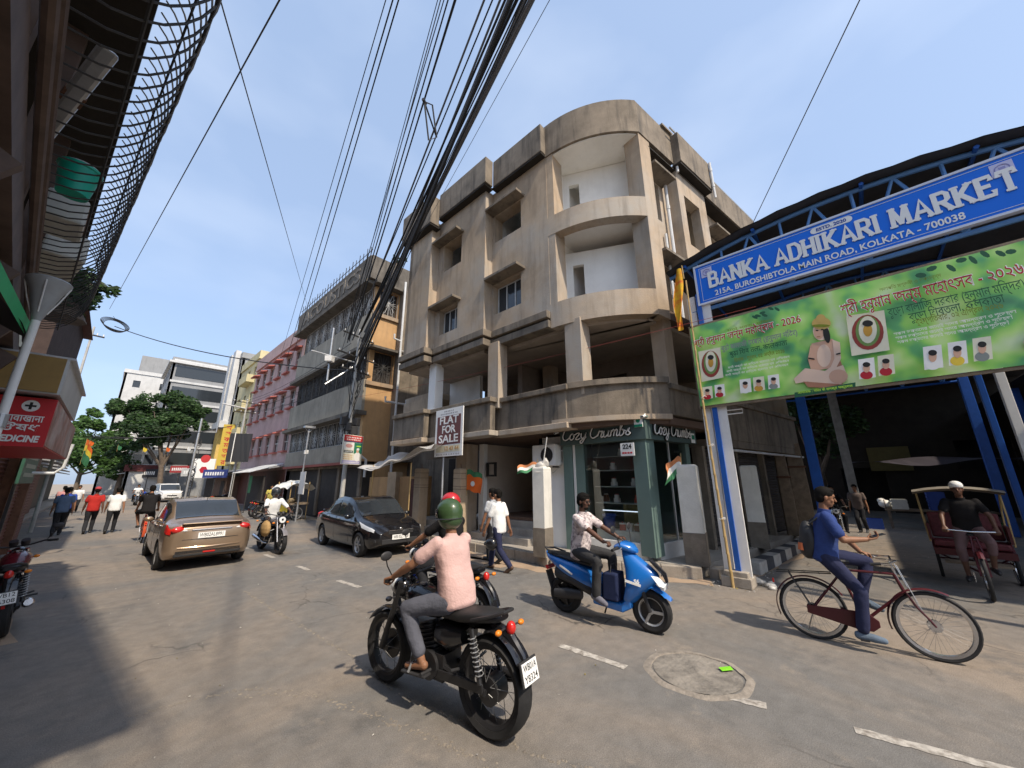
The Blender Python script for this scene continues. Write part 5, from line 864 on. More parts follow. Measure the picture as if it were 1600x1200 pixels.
for k in range(5): cable((-1.75, 40+3*k, 5.0+.3*k), (6.6, 36+4*k, 6.5+.25*k), .014, 'service cable slung over the far end of the street', 'service cables over the far street', 0, .5)
# ================================================================ vehicles (local frame: +x forward, +y left, z up)
def interp(tab, x):
    if x <= tab[0][0]: return tab[0][1]
    for i in range(len(tab)-1):
        if x <= tab[i+1][0]:
            t = (x-tab[i][0])/(tab[i+1][0]-tab[i][0]); t = t*t*(3-2*t)*.5+t*.5; return lerp(tab[i][1], tab[i+1][1], t)
    return tab[-1][1]
def wheel(par, c, Rw, tw, rim_m=None, style='alloy', n=28, nsp=5):
    # wheel axis along y, centre c; tyre is the part, rim/spokes its sub-parts
    c = V(c); ri = Rw*(.66 if style == 'alloy' else .80 if style == 'moto' else .90)
    prof = [(ri, -tw*.42), (lerp(ri, Rw, .55), -tw*.52), (Rw*.985, -tw*.34), (Rw, 0), (Rw*.985, tw*.34), (lerp(ri, Rw, .55), tw*.52), (ri, tw*.42), (ri*.97, 0), (ri, -tw*.42)]
    w = B().lathe(prof, c, (0, 1, 0), n).build('wheel', BLACK, par, smooth=True); rm = rim_m or STEEL
    q = B(); q.lathe([(ri*.99, -tw*.4), (ri*.9, -tw*.3), (ri*.88, 0), (ri*.9, tw*.3), (ri*.99, tw*.4), (ri*1.0, 0), (ri*.99, -tw*.4)], c, (0, 1, 0), n); q.cyl(c-V((0, tw*.4, 0)), c+V((0, tw*.4, 0)), ri*.2, n=12)
    if style == 'alloy':
        for sy in (-1, 1):
            for i in range(nsp):
                a = 2*math.pi*i/nsp; d = V((math.cos(a), 0, math.sin(a))); q.box(c+d*ri*.52+V((0, sy*tw*.3, 0)), (ri*.82, .02, ri*.2), rot=Euler((0, -a, 0)))
    q.build('rim', rm, w, smooth=True)
    if style == 'alloy': B().cyl(c-V((0, tw*.1, 0)), c+V((0, tw*.1, 0)), ri*.86, n=20).build('brake_drum', BLKM, w)
    if style in ('moto', 'cycle'):
        q = B(); m = 18 if style == 'moto' else 32
        for i in range(m): a = 2*math.pi*i/m; s = (1 if i % 2 else -1); a2 = a+.35*(1 if (i//2) % 2 else -1); q.cyl(c+V((math.cos(a2)*ri*.14, s*tw*.5, math.sin(a2)*ri*.14)), c+V((math.cos(a)*ri*.93, 0, math.sin(a)*ri*.93)), .0026 if style == 'moto' else .0011, n=4, cap=False)
        q.build('spokes', SPOKE, w)
    return w
SPOKE = mat('dull_spoke_steel', (.22, .22, .22), .5, 0, metal=.6)
def plate(par, Mx, lines, w, h, m=PRINTW):
    q = B(); q.box((0, 0, 0), (w, h, .006)); q.M = None
    for i, v in enumerate(q.v): q.v[i] = Mx @ v
    o = q.build('number_plate', m, par)
    for i, s in enumerate(lines): text(s, h/len(lines)*.92, Mx @ Matrix.Translation((0, h*(.5-(i+.5)/len(lines)), .0045)), PRINTK, o, 'plate_characters', bold=.0003, extrude=.0005, width=w*.86)
    return o
def ellring(x, w, h, z, n=16, p=2.4):
    out = []
    for i in range(n):
        a = 2*math.pi*i/n; c, s = math.cos(a), math.sin(a); out.append((x, w*math.copysign(abs(c)**(2/p), c), z+h*math.copysign(abs(s)**(2/p), s)))
    return out
AMBER = mat('amber_lens', (.75, .22, .02), .25, 0); REDL = mat('red_lens', (.55, .02, .015), .2, 0, coat=.5); CLEAR = mat('clear_lens', (.75, .77, .78), .12, 0, spec=.7); SEATM = mat('black_vinyl', (.02, .02, .021), .5, .15, 15, .15)
def motorcycle(lab, loc, rz, tank_m=BLKP, plate_lines=('WB01A', 'Y8324'), detail=2, rx=0., spring_m=STEEL, group=None, sidepanel=None, guard=False, name='motorcycle', steer=0.):
    t = thing(name, lab, 'motorcycle', loc, rz, group, rx); Rw = .315; xr, xf = -.69, .69
    Rr_ = .345 if detail > 1 else .315; wheel(t, (xr, 0, Rr_), Rr_, .165 if detail > 1 else .12, BLKM, 'moto'); wheel(t, (xf, 0, Rw), Rw, .115, BLKM, 'moto')
    B().cyl((xr, -.07, Rw), (xr, .07, Rw), .1, n=16).build('brake_hub', BLKM, t, smooth=True); B().cyl((xf, -.05, Rw), (xf, -.03, Rw), .13, n=20).build('brake_disc', BLKM, t, smooth=True)
    for s in (-1, 1):
        B().tube([(xf, s*.085, Rw), (.55, s*.085, .66), (.45, s*.085, .94)], [.03, .028, .022], 8).build('fork_leg', BLKM if detail > 1 else CHROME, t, smooth=True)
        o = B().cyl((xr+.03, s*.13, Rw+.06), (-.56, s*.13, .74), .02, n=8).build('shock_absorber', BLKM, t); q = B(); q.tube([(lerp(xr+.03, -.56, k/60)+.034*math.cos(k*.95), s*.13+.034*math.sin(k*.95), lerp(Rw+.12, .70, k/60)) for k in range(61)], .0045, 4); q.build('spring', spring_m, o)
        B().tube([(-.12, s*.08, .38), (xr, s*.1, Rw)], .024, 6).build('swing_arm', BLKM, t)
        B().cyl((-.1, s*.1, .34), (-.1, s*.25, .34), .014).build('foot_peg', PLAST, t); B().cyl((-.42, s*.12, .42), (-.42, s*.22, .44), .012).build('foot_peg', PLAST, t)
    q = B(); q.lathe([(.345, -.06), (.36, 0), (.345, .06)], (xf, 0, Rw), (0, 1, 0), 14, a0=-2.6, a1=-.55); q.build('front_fender', tank_m if detail > 1 else tank_m, t, smooth=True)
    q = B(); q.lathe([(.37, -.085), (.39, 0), (.37, .085)], (xr+.02, 0, Rw+.06), (0, 1, 0), 14, a0=-2.9, a1=-.9); q.build('rear_fender', BLKP, t, smooth=True)
    q = B(); q.loft([ellring(.40, .05, .06, .84), ellring(.34, .12, .10, .83), ellring(.2, .15, .125, .82), ellring(.05, .135, .11, .80), ellring(-.08, .10, .07, .77), ellring(-.12, .06, .04, .76)]); q.build('fuel_tank', tank_m, t, smooth=True); B().cyl((.2, 0, .94), (.2, 0, .955), .04, n=14).build('filler_cap', CHROME, t)
    q = B(); q.loft([ellring(-.06, .09, .035, .78), ellring(-.2, .12, .05, .775), ellring(-.4, .14, .055, .79), ellring(-.6, .13, .055, .82), ellring(-.76, .10, .04, .835), ellring(-.80, .06, .02, .835)]); q.build('seat', SEATM, t, smooth=True)
    q = B(); q.cyl((.02, 0, .42), (.10, 0, .64), .085, n=14)
    for i in range(7): q.cyl((.02+.012*i, 0, .44+.03*i), (.022+.012*i, 0, .45+.03*i), .115, n=16)
    q.box((-.02, 0, .36), (.40, .22, .2)); q.cyl((-.06, -.14, .36), (-.06, .14, .36), .11, n=16); q.cyl((.1, -.13, .34), (.1, .13, .34), .085, n=16); q.build('engine', BLKM, t, smooth=True)
    B().tube([(.12, -.08, .5), (.24, -.1, .42), (.18, -.12, .24), (-.1, -.15, .24), (-.35, -.16, .28)], .022, 8).build('exhaust_pipe', CHROME, t, smooth=True); B().tube([(-.3, -.165, .27), (-.4, -.17, .29), (-.85, -.19, .38), (-.88, -.19, .39)], [.025, .05, .055, .04], 12).build('silencer', BLKM if detail > 1 else CHROME, t, smooth=True)
    q = B(); q.tube([(.42, 0, .9), (.28, 0, .55), (.2, 0, .3), (-.1, 0, .26)], .024, 8); q.tube([(.42, 0, .88), (.0, 0, .72), (-.4, 0, .72), (-.72, 0, .76)], .02, 8); q.tube([(-.15, 0, .7), (-.14, 0, .36)], .022, 8); q.build('frame', BLKM, t, smooth=True)
    q = B(); q.loft([ellring(-.1, .12, .1, .6), ellring(-.25, .13, .12, .6), ellring(-.42, .11, .07, .64)]); q.build('side_panel', sidepanel or BLKP, t, smooth=True)
    B().box((-.4, .115, .33), (.56, .02, .07), rot=Euler((0, .05, 0))).build('chain_case', BLKM, t, bevel=.008)
    q = B(); q.ell((.52, 0, .87), (.1, .1, .1), 16); q.build('headlamp', BLKP, t, smooth=True); B().cyl((.575, 0, .875), (.612, 0, .88), .085, .08, n=18).build('headlamp_lens', CLEAR, t)
    q = B(); q.tube([(.30, .36, 1.02), (.38, .24, 1.03), (.45, .1, .99), (.45, -.1, .99), (.38, -.24, 1.03), (.30, -.36, 1.02)], .012, 8); q.build('handlebar', BLKM, t, smooth=True)
    for s in (-1, 1): B().cyl((.30, s*.37, 1.02), (.345, s*.27, 1.026), .018, n=8).build('grip', BLACK, t); o = B().tube([(.37, s*.26, 1.04), (.36, s*.33, 1.14), (.34, s*.36, 1.2)], .006, 5).build('mirror', PLAST, t); B().ell((.34, s*.36, 1.23), (.014, .065, .042), 12).build('mirror_head', PLAST, o, smooth=True); B().tube([(.40, s*.2, 1.03), (.42, s*.3, 1.0)], .006, 5).build('lever', CHROME, t)
    for k in (-1, 1): B().cyl((.44, k*.055, 1.02), (.41, k*.055, 1.075), .045, n=14).build('gauge', BLKM, t)
    if detail > 1: B().tube([(.46, .03, .98), (.55, .06, .9), (.5, .08, .8), (.3, .04, .78)], .008, 5).build('control_cable', BLACK, t); B().tube([(.44, -.15, 1.0), (.52, -.1, .92), (.48, -.06, .8)], .007, 5).build('control_cable', BLACK, t)
    q = B(); q.tube([(-.55, .13, .80), (-.75, .12, .86), (-.84, .06, .89), (-.84, -.06, .89), (-.75, -.12, .86), (-.55, -.13, .80)], .014, 8); q.build('grab_rail', BLKM, t, smooth=True)
    q = B(); q.tube([(-.70, 0, .76), (-.86, 0, .72), (-.98, 0, .60), (-1.0, 0, .56)], [.05, .045, .03, .025], 8); q.build('tail_bracket', BLKP, t, smooth=True)
    B().ell((-.87, 0, .775), (.04, .042, .052), 14).build('tail_lamp', REDL, t, smooth=True)
    for s in (-1, 1): o = B().cyl((-.83, s*.03, .77), (-.85, s*.13, .775), .008).build('indicator', PLAST, t); B().ell((-.86, s*.15, .777), (.024, .034, .022), 12).build('indicator_lens', AMBER, o, smooth=True); o = B().cyl((.5, s*.08, .80), (.5, s*.15, .80), .008).build('indicator', PLAST, t); B().ell((.5, s*.18, .80), (.03, .035, .025), 10).build('indicator_lens', AMBER if detail < 2 else BLKP, o, smooth=True)
    if plate_lines: plate(t, plane_M((-1.052, 0, .52), (0, -1, 0), (.25, 0, 1)), plate_lines, .19, .14); B().box((-1.04, 0, .52), (.01, .21, .16), rot=Euler((0, .25, 0))).build('plate_holder', PLAST, t)
    B().box((-1.0, 0, .42), (.012, .03, .05)).build('reflector', REDL, t)
    if guard:
        for s in (-1, 1): B().tube([(.28, s*.05, .62), (.3, s*.27, .55), (.26, s*.28, .36), (.15, s*.1, .3)], .014, 6).build('crash_guard', CHROME, t, smooth=True)
        B().tube([(-.3, .2, .34), (-.3, .24, .62), (-.75, .24, .66), (-.82, .22, .5), (-.6, .2, .34), (-.3, .2, .34)], .01, 6).build('saree_guard', CHROME, t)
    return t
def scooter(lab, loc, rz, m, rx=0.):
    t = thing('scooter', lab, 'scooter', loc, rz, None, rx); xr, xf, Rw = -.65, .65, .255
    wheel(t, (xr, 0, Rw), Rw, .12, BLKM, 'alloy', nsp=5); wheel(t, (xf, 0, Rw), Rw, .11, STEEL, 'alloy', nsp=3)
    q = B(); q.loft([ellring(-.97, .03, .03, .80, p=2), ellring(-.9, .10, .05, .76), ellring(-.7, .17, .10, .69), ellring(-.45, .19, .16, .60), ellring(-.2, .18, .20, .50), ellring(-.05, .15, .19, .44), ellring(.0, .12, .14, .40)]); q.build('rear_body', m, t, smooth=True)
    q = B(); q.loft([ellring(-.75, .15, .10, .56), ellring(-.45, .197, .09, .50), ellring(-.15, .187, .1, .40), ellring(-.02, .12, .08, .34)]); q.build('lower_panel', PLAST, t, smooth=True)
    q = B(); q.loft([ellring(-.92, .07, .02, .815), ellring(-.75, .13, .035, .80), ellring(-.45, .16, .045, .775), ellring(-.18, .14, .05, .74), ellring(-.05, .09, .04, .70)]); q.build('seat', SEATM, t, smooth=True)
    B().tube([(-.7, .12, .82), (-.9, .11, .86), (-1.0, 0, .87), (-.9, -.11, .86), (-.7, -.12, .82)], .014, 6).build('grab_rail', PLAST, t, smooth=True)
    q = B(); q.loft([[(-.12, y, z) for y, z in ((-.16, .24), (.16, .24), (.17, .33), (-.17, .33))], [(.3, y, z) for y, z in ((-.15, .2), (.15, .2), (.16, .31), (-.16, .31))], [(.42, y, z) for y, z in ((-.1, .26), (.1, .26), (.14, .42), (-.14, .42))]]); q.build('floorboard', m, t, bevel=.02)
    # leg shield and nose
    q = B(); rg = []
    for z, xb, xn, w in ((.30, .28, .46, .15), (.42, .33, .55, .2), (.55, .36, .72, .215), (.66, .36, .83, .19), (.74, .35, .82, .165), (.84, .33, .66, .14), (.95, .31, .48, .10), (1.0, .31, .42, .07)):
        rg.append([(xb, w, z), (lerp(xb, xn, .45), w*.92, z), (lerp(xb, xn, .8), w*.55, z), (xn, 0, z-.02), (lerp(xb, xn, .8), -w*.55, z), (lerp(xb, xn, .45), -w*.92, z), (xb, -w, z), (xb+.02, 0, z)])
    q.loft(rg); o = q.build('front_apron', m, t, smooth=True); md_ = o.modifiers.new('s', 'SUBSURF'); md_.levels = md_.render_levels = 2
    q = B(); q.loft([[(.70, .075, .87), (.70, -.075, .87), (.70, 0, .88)], [(.86, .085, .72), (.86, -.085, .72), (.87, 0, .73)], [(.885, .06, .63), (.885, -.06, .63), (.895, 0, .63)]]); q.build('nose_panel', BLKP, t, smooth=True)
    for s in (-1, 1):
        q = B(); q.loft([[(.80, s*.10, .70), (.78, s*.15, .68), (.74, s*.18, .72)], [(.885, s*.03, .62), (.865, s*.1, .58), (.82, s*.14, .6)], [(.87, s*.03, .55), (.85, s*.06, .53), (.83, s*.08, .54)]]); q.build('headlight', CLEAR, t, smooth=True)
        B().tube([(xf, s*.075, Rw), (.57, s*.075, .52)], .026, 8).build('fork_leg', BLKM, t, smooth=True)
        q = B(); q.box((.5, s*.20, .60), (.2, .006, .03), rot=Euler((0, .25, s*-.3))); q.build('white_decal', PRINTW, t); q = B(); q.box((-.52, s*.195, .63), (.24, .005, .025), rot=Euler((0, .4, s*.08))); q.build('white_decal', PRINTW, t)
        o = B().tube([(.36, s*.2, 1.05), (.34, s*.24, 1.15), (.31, s*.28, 1.22)], .007, 5).build('mirror', PLAST, t); B().ell((.31, s*.29, 1.26), (.016, .075, .05), 12).build('mirror_head', PLAST, o, smooth=True)
        B().cyl((.30, s*.34, 1.0), (.33, s*.22, 1.02), .02, n=8).build('grip', BLACK, t); B().tube([(.37, s*.18, 1.02), (.39, s*.32, 1.0)], .006, 5).build('lever', STEEL, t)
    text('S6', .07, plane_M((.56, -.222, .63), (.9, .35, 0), (0, 0, 1)), PRINTW, t, 'model_mark', bold=.003)
    q = B(); q.loft([ellring(.24, .14, .035, 1.01), ellring(.34, .17, .06, 1.03), ellring(.46, .12, .06, 1.0), ellring(.52, .05, .03, .97)]); q.build('handlebar_cowl', m, t, smooth=True); B().tube([(.3, .3, 1.0), (.33, 0, 1.0), (.3, -.3, 1.0)], .013, 8).build('handlebar', BLKM, t)
    q = B(); q.lathe([(.285, -.07), (.31, 0), (.285, .07)], (xf, 0, Rw), (0, 1, 0), 14, a0=-2.75, a1=-.75); q.build('front_fender', m, t, smooth=True)
    q = B(); q.loft([[(.46, -.07, .52), (.46, .07, .52), (.46, 0, .57)], [(.7, -.08, .54), (.7, .08, .54), (.7, 0, .6)], [(.92, -.05, .42), (.92, .05, .42), (.92, 0, .46)]]); q.build('fender_top', m, t, smooth=True)
    B().cyl((xr, .08, Rw), (xr, .16, Rw), .1, n=18).build('hub_motor', PLAST, t, smooth=True); q = B(); q.loft([ellring(-.75, .05, .06, .28), ellring(-.55, .06, .075, .3), ellring(-.3, .05, .06, .32)]); [v.__setitem__(1, v[1]-.14) for v in q.v]; q.build('motor_cover', PLAST, t, smooth=True)
    B().box((-.92, 0, .6), (.02, .22, .06), rot=Euler((0, -.5, 0))).build('tail_lamp', REDL, t); B().box((-.9, 0, .42), (.02, .16, .28), rot=Euler((0, -.35, 0))).build('mudflap', PLAST, t); B().tube([(.0, .1, .26), (-.1, .16, .05)], .012, 6).build('side_stand', BLKM, t)
    return t
def bicycle(lab, loc, rz, m, rx=0.):
    t = thing('bicycle', lab, 'bicycle', loc, rz, None, rx); Rw = .345; xr, xf = -.53, .53; wheel(t, (xr, 0, Rw), Rw, .04, CHROME, 'cycle', 36); wheel(t, (xf, 0, Rw), Rw, .04, CHROME, 'cycle', 36)
    q = B(); bb_ = (-.05, 0, .29); st = (-.20, 0, .83); hd = (.30, 0, .84); hl = (.35, 0, .66)
    for a, c, r in ((bb_, st, .015), (st, hd, .014), (bb_, hl, .016), (hd, hl, .018)): q.cyl(a, c, r, n=8)
    for s in (-1, 1): q.cyl((xr, s*.05, Rw), (st[0]+.02, s*.02, .80), .009, n=6); q.cyl((xr, s*.05, Rw), (bb_[0], s*.03, .29), .010, n=6)
    q.build('frame', m, t, smooth=True)
    q = B()
    for s in (-1, 1): q.tube([(.36, s*.035, .66), (.42, s*.045, .52), (xf-.03, s*.05, .40), (xf, s*.05, Rw)], .011, 6)
    q.build('fork', m, t, smooth=True); B().cyl(hl, (.285, 0, .98), .013).build('stem', CHROME, t)
    B().tube([(.10, .27, .97), (.24, .27, .99), (.32, .16, 1.01), (.30, 0, .99), (.32, -.16, 1.01), (.24, -.27, .99), (.10, -.27, .97)], .011, 8).build('handlebar', CHROME, t, smooth=True)
    for s in (-1, 1): B().cyl((.08, s*.27, .966), (.17, s*.27, .98), .017, n=8).build('grip', BLACK, t); B().tube([(.20, s*.25, .96), (.3, s*.12, .95)], .005, 5).build('brake_rod', CHROME, t); B().cyl((.33, s*.05, .95), (.45, s*.05, .5), .004, n=5).build('brake_rod', CHROME, t)
    q = B(); q.loft([ellring(-.40, .09, .02, .93), ellring(-.3, .10, .03, .935), ellring(-.18, .05, .025, .93), ellring(-.08, .025, .018, .93)]); q.build('saddle', SEATM, t, smooth=True); B().cyl(st, (-.23, 0, .92), .012).build('seat_post', CHROME, t)
    q = B(); q.lathe([(.365, -.035), (.378, 0), (.365, .035)], (xr, 0, Rw), (0, 1, 0), 20, a0=-3.5, a1=-.55); q.build('rear_mudguard', m, t, smooth=True); q = B(); q.lathe([(.365, -.035), (.378, 0), (.365, .035)], (xf, 0, Rw), (0, 1, 0), 16, a0=-3.4, a1=-1.1); q.build('front_mudguard', m, t, smooth=True)
    q = B(); q.loft([[(xr-.06, -.055, Rw-.045), (xr-.06, -.07, Rw-.045), (xr-.06, -.07, Rw+.045), (xr-.06, -.055, Rw+.045)], [(-.12, -.055, .2), (-.12, -.07, .2), (-.12, -.07, .4), (-.12, -.055, .4)], [(.0, -.055, .2), (.0, -.07, .2), (.0, -.07, .38), (.0, -.055, .38)], [(.07, -.055, .26), (.07, -.07, .26), (.07, -.07, .32), (.07, -.055, .32)]]); q.build('chain_guard', m, t, bevel=.01)
    for s, a in ((-1, -1.9), (1, 1.24)): q = B(); e = V((bb_[0]+.17*math.cos(a), s*.09, .29+.17*math.sin(a))); q.cyl((bb_[0], s*.08, .29), e, .009, n=6); q.build('crank', CHROME, t); B().box(e+V((0, s*.06, 0)), (.08, .09, .022)).build('pedal', PLAST, t)
    q = B(); q.tube([(-.28, .05, .78), (-.85, .06, .74), (-.85, -.06, .74), (-.28, -.05, .78)], .007, 5)
    for x in (-.4, -.55, -.7): q.cyl((x, -.06, .765), (x, .06, .765), .005, n=5)
    for s in (-1, 1): q.cyl((-.72, s*.06, .75), (xr, s*.055, Rw), .006, n=5)
    q.build('carrier', BLKM, t); B().box((-.9, 0, .62), (.02, .05, .05)).build('reflector', REDL, t); B().tube([(xr+.02, .06, Rw), (xr-.1, .12, .02)], .008, 5).build('stand', CHROME, t)
    return t
def car(lab, loc, rz, paint, prof, belt, wid, roofw, L, W, wheels, Rw, glass_x, plate_txt, kind='sedan', name='car', group=None, cat='car'):
    t = thing(name, lab, cat, loc, rz, group); h = L/2
    def sec(x):
        w = interp(wid, x)*W/2; zt = interp(prof, x); zb_ = min(interp(belt, x), zt-.02); zl = interp([(-h, .34), (-h+.25, .24), (0, .2), (h-.3, .22), (h, .34)], x); wr = min(interp(roofw, x)*W/2, w*.95); mid = lerp(zl, zb_, .5)
        return [(0, zl), (w*.80, zl), (w*.95, zl+.05), (w, lerp(zl, mid, .7)), (w*.995, lerp(mid, zb_, .35)), (w*.965, lerp(mid, zb_, .8)), (w*.925, zb_), (wr, zt-.035), (wr*.78, zt), (0, zt+.018)]
    def S(x, k):
        s = sec(x); i = min(int(k), len(s)-2); t_ = k-i; P = lambda j: V(s[max(0, min(len(s)-1, j))]); a, b_, c, d = P(i-1), P(i), P(i+1), P(i+2)
        v = .5*((2*b_)+(-a+c)*t_+(2*a-5*b_+4*c-d)*t_*t_+(-a+3*b_-3*c+d)*t_**3); return V((x, max(0, v.x), v.y))
    ks = [i/3 for i in range(28)]; xs = [-h+.0]+[-h+.03, -h+.08]+[-h+.15+(L-.3)*i/56 for i in range(57)]+[h-.08, h-.03, h]
    rings = []
    for x in xs:
        sh = 1 if abs(x) < h-.1 else {0: .90, 1: .955, 2: .985}[min(2, [round(abs(h-abs(x)), 3) >= .075, round(abs(h-abs(x)), 3) >= .025].count(True))]
        half = [S(x, k) for k in ks]; zc = .6; pts = [V((p.x, p.y*sh, zc+(p.z-zc)*sh)) for p in half]; rings.append(pts+[V((p.x, -p.y, p.z)) for p in pts[-2:0:-1]])
    q = B(); q.loft(rings); body = q.build('body', [paint, BLKM], t, smooth=True)
    for i, (wx, s) in enumerate([(wx, s) for wx in wheels for s in (-1, 1)]):
        c = B(); c.cyl((wx, s*(W/2-.27), Rw), (wx, s*(W/2+.2), Rw), Rw*1.17, n=28); co = c.build('cutter', [paint, BLKM]); co.data.polygons.foreach_set('material_index', [1]*len(co.data.polygons)); co.parent = t; m_ = body.modifiers.new('cut', 'BOOLEAN'); m_.operation = 'DIFFERENCE'; m_.solver = 'EXACT'; m_.object = co; CUTTERS.append(co); m_.material_mode = 'INDEX'
    APPLY.append(body)
    for wx in wheels:
        for s in (-1, 1): wheel(t, (wx, s*(W/2-.11), Rw), Rw, .19, STEEL, 'alloy', 28, 6)
    def patch(nm, x0, x1, k0, k1, m, off=.006, nx=8, nk=5, sides=(1, -1), fx=None, par=None):
        for s in sides:
            g = []
            for i in range(nx+1):
                row = []
                for j in range(nk+1):
                    k = lerp(k0, k1, j/nk); a = x0(j/nk) if callable(x0) else x0; b_ = x1(j/nk) if callable(x1) else x1; x = lerp(a, b_, i/nx); p = S(x, k); e = .02; n_ = (S(x+e, k)-S(x-e, k)).cross(S(x, min(9, k+e))-S(x, max(0, k-e))); n_ = n_.normalized() if n_.length > 1e-9 else V((0, 0, 1))
                    if n_.dot(V((0, p.y, p.z-.75))) < 0: n_ = -n_
                    p = p+n_*off; row.append((p.x, p.y*s, p.z))
                g.append(row)
            B().loft(g, cap=False, closed=False).build(nm, m, par or t, smooth='all')
    gx = glass_x
    patch('side_window', gx['rd'][0], gx['rd'][1], 6.14, 6.84, GLASS); patch('side_window', gx['fd'][0], gx['fd'][1], 6.14, 6.84, GLASS)
    for nm, (a, b_) in (('windscreen', gx['ws']), ('rear_window', gx['rw'])):
        g = []
        for i in range(11):
            x = lerp(a, b_, i/10); row = []
            for j in range(-8, 9):
                k = 9-abs(j)/8*1.62; p = S(x, k); row.append((p.x+(.012 if nm == 'windscreen' else -.012), math.copysign(p.y, j), p.z+.008))
            g.append(row)
        B().loft(g, cap=False, closed=False).build(nm, GLASS, t, smooth='all')
    xb, xf_ = -h, h
    for s in (1, -1): B().tube([V((x, s*(S(x, 6.02).y+.006), S(x, 6.02).z)) for x in [lerp(gx['rd'][0]-.04, gx['fd'][1]+.03, i/12) for i in range(13)]], .009, 5).build('window_trim', CHROME if paint is GOLD_P else BLKM, t)
    if kind == 'sedan':
        patch('tail_lamp', lambda v: -h+.04, lambda v: -h+.34+.1*v, 4.6, 5.95, REDL, .01); patch('headlamp', lambda v: h-.62-.2*v, lambda v: h-.14, 4.7, 5.9, CLEAR, .01)
    else: patch('tail_lamp', -h+.03, -h+.16, 4.2, 6.0, REDL, .01); patch('headlamp', h-.3, h-.06, 4.4, 5.8, CLEAR, .01)
    q = B(); q.box((h-.01, 0, .62), (.05, W*.42, .1)); q.build('grille', PLAST, t, bevel=.01); q = B(); q.box((h-.02, 0, .40), (.05, W*.6, .12)); q.build('air_intake', PLAST, t, bevel=.01); B().box((h+.018, 0, .665), (.012, W*.4, .02)).build('grille_bar', CHROME, t); B().ell((h+.02, 0, .7), (.012, .05, .03), 12).build('badge', CHROME, t)
    for s in (-1, 1): B().box((h-.1, s*W*.36, .42), (.05, .16, .07), rz=s*-.35).build('fog_lamp', PLAST, t, bevel=.015); o = B().ell((gx['fd'][1]+.03, s*(W/2+.06), .97), (.06, .1, .065), 14).build('door_mirror', paint, t, smooth=True)
    for s in (-1, 1):
        for x in (gx['rd'][0]+.15, gx['fd'][0]+.12): p = S(x, 5.3); B().box((x, s*(p.y+.012), p.z), (.16, .025, .025)).build('door_handle', CHROME, t, bevel=.008)
        for x in (gx['rd'][1]-.02, gx['fd'][1]-.02, gx['rd'][0]-.05):
            q = B(); q.tube([V((x-.0, s*(S(x, k).y+.001), S(x, k).z)) for k in (2.4, 3, 4, 5, 6)], .004, 4); q.build('door_seam', BLKM, t)
    if kind == 'sedan':
        for s in (-1, 1): B().ell((-h+.075, s*W*.335, .875), (.08, .175, .08), 16, Euler((0, .12, s*.30))).build('tail_lamp', REDL, t, smooth=True); B().ell((-h+.035, s*W*.29, .86), (.055, .06, .028), 10).build('reverse_lamp', CLEAR, t, smooth=True)
        B().tube([(-h+.16, -W*.43, .56), (-h-.0, -W*.33, .50), (-h-.025, 0, .49), (-h-.0, W*.33, .50), (-h+.16, W*.43, .56)], .018, 6).build('bumper_crease', paint, t, smooth=True)
        B().tube([(-h+.1, -W*.4, .70), (-h+.0, -W*.3, .665), (-h-.01, 0, .66), (-h+.0, W*.3, .665), (-h+.1, W*.4, .70)], .006, 5).build('boot_seam', BLKM, t)
        B().box((-h+.02, 0, 1.0), (.14, W*.66, .025), rot=Euler((0, .1, 0))).build('boot_lip', paint, t, bevel=.01)
    zr = .38; q = B(); q.box((-h+.03, 0, zr), (.06, W*.72, .14)); q.build('rear_bumper_insert', PLAST, t, bevel=.02); B().box((-h-.005, 0, .38), (.02, .22, .03)).build('reflector', REDL, t)
    B().box((-h-.004, 0, .86), (.025, W*.44, .03)).build('boot_trim', CHROME, t, bevel=.008)
    plate(t, plane_M((-h-.018, 0, .74), (0, -1, 0), (.08, 0, 1)), [plate_txt], .5, .12); plate(t, plane_M((h+.03, 0, .5), (0, 1, 0), (0, 0, 1)), [plate_txt], .5, .12)
    B().cyl((-.7, 0, interp(prof, -.7)), (-.78, 0, interp(prof, -.7)+.14), .008, .005, n=6).build('aerial', PLAST, t)
    q = B(); q.bx(-h+.5, h-.5, -W*.36, W*.36, .18, .35); q.build('underbody', BLACK, t)
    return t
SED = dict(prof=[(-2, .90), (-1.93, .98), (-1.5, 1.02), (-1.3, 1.08), (-.72, 1.43), (-.3, 1.475), (.2, 1.455), (.42, 1.40), (1.12, .985), (1.4, .93), (1.85, .80), (2, .70)], belt=[(-2, .86), (-1.5, .97), (0, .93), (1.1, .90), (1.8, .74), (2, .60)], wid=[(-2, .86), (-1.8, .95), (-1.3, .99), (0, 1), (1.3, .99), (1.75, .90), (2, .74)], roofw=[(-2, .74), (-1.4, .78), (-.7, .76), (.3, .77), (1.0, .82), (1.6, .78), (2, .5)])
def scale_tab(tab, kx, kz=1.): return [(x*kx, z*kz) for x, z in tab]
GOLD_P = mat('champagne_gold_paint', (.34, .245, .165), .3, .0, metal=.55, coat=.7); BLK_P = mat('glossy_black_paint', (.008, .008, .010), .18, 0, coat=.9); WHT_P = mat('white_car_paint', (.70, .71, .71), .3, 0, coat=.6)
def sedan(lab, loc, rz, paint, L, W, H, txt): k = L/4; kz = H/1.475; return car(lab, loc, rz, paint, scale_tab(SED['prof'], k, kz), scale_tab(SED['belt'], k, kz), scale_tab(SED['wid'], k), scale_tab(SED['roofw'], k), L, W, (-1.22*k, 1.30*k), .305, dict(rd=(-1.0*k, -.26*k), fd=(-.17*k, .74*k), ws=(.44*k, 1.08*k), rw=(-1.34*k, -.76*k)), txt)
sedan('champagne gold sedan driving away along the street', (1.84, 13.35, 0), R(91), GOLD_P, 4.0, 1.7, 1.5, 'WB02AL8991')
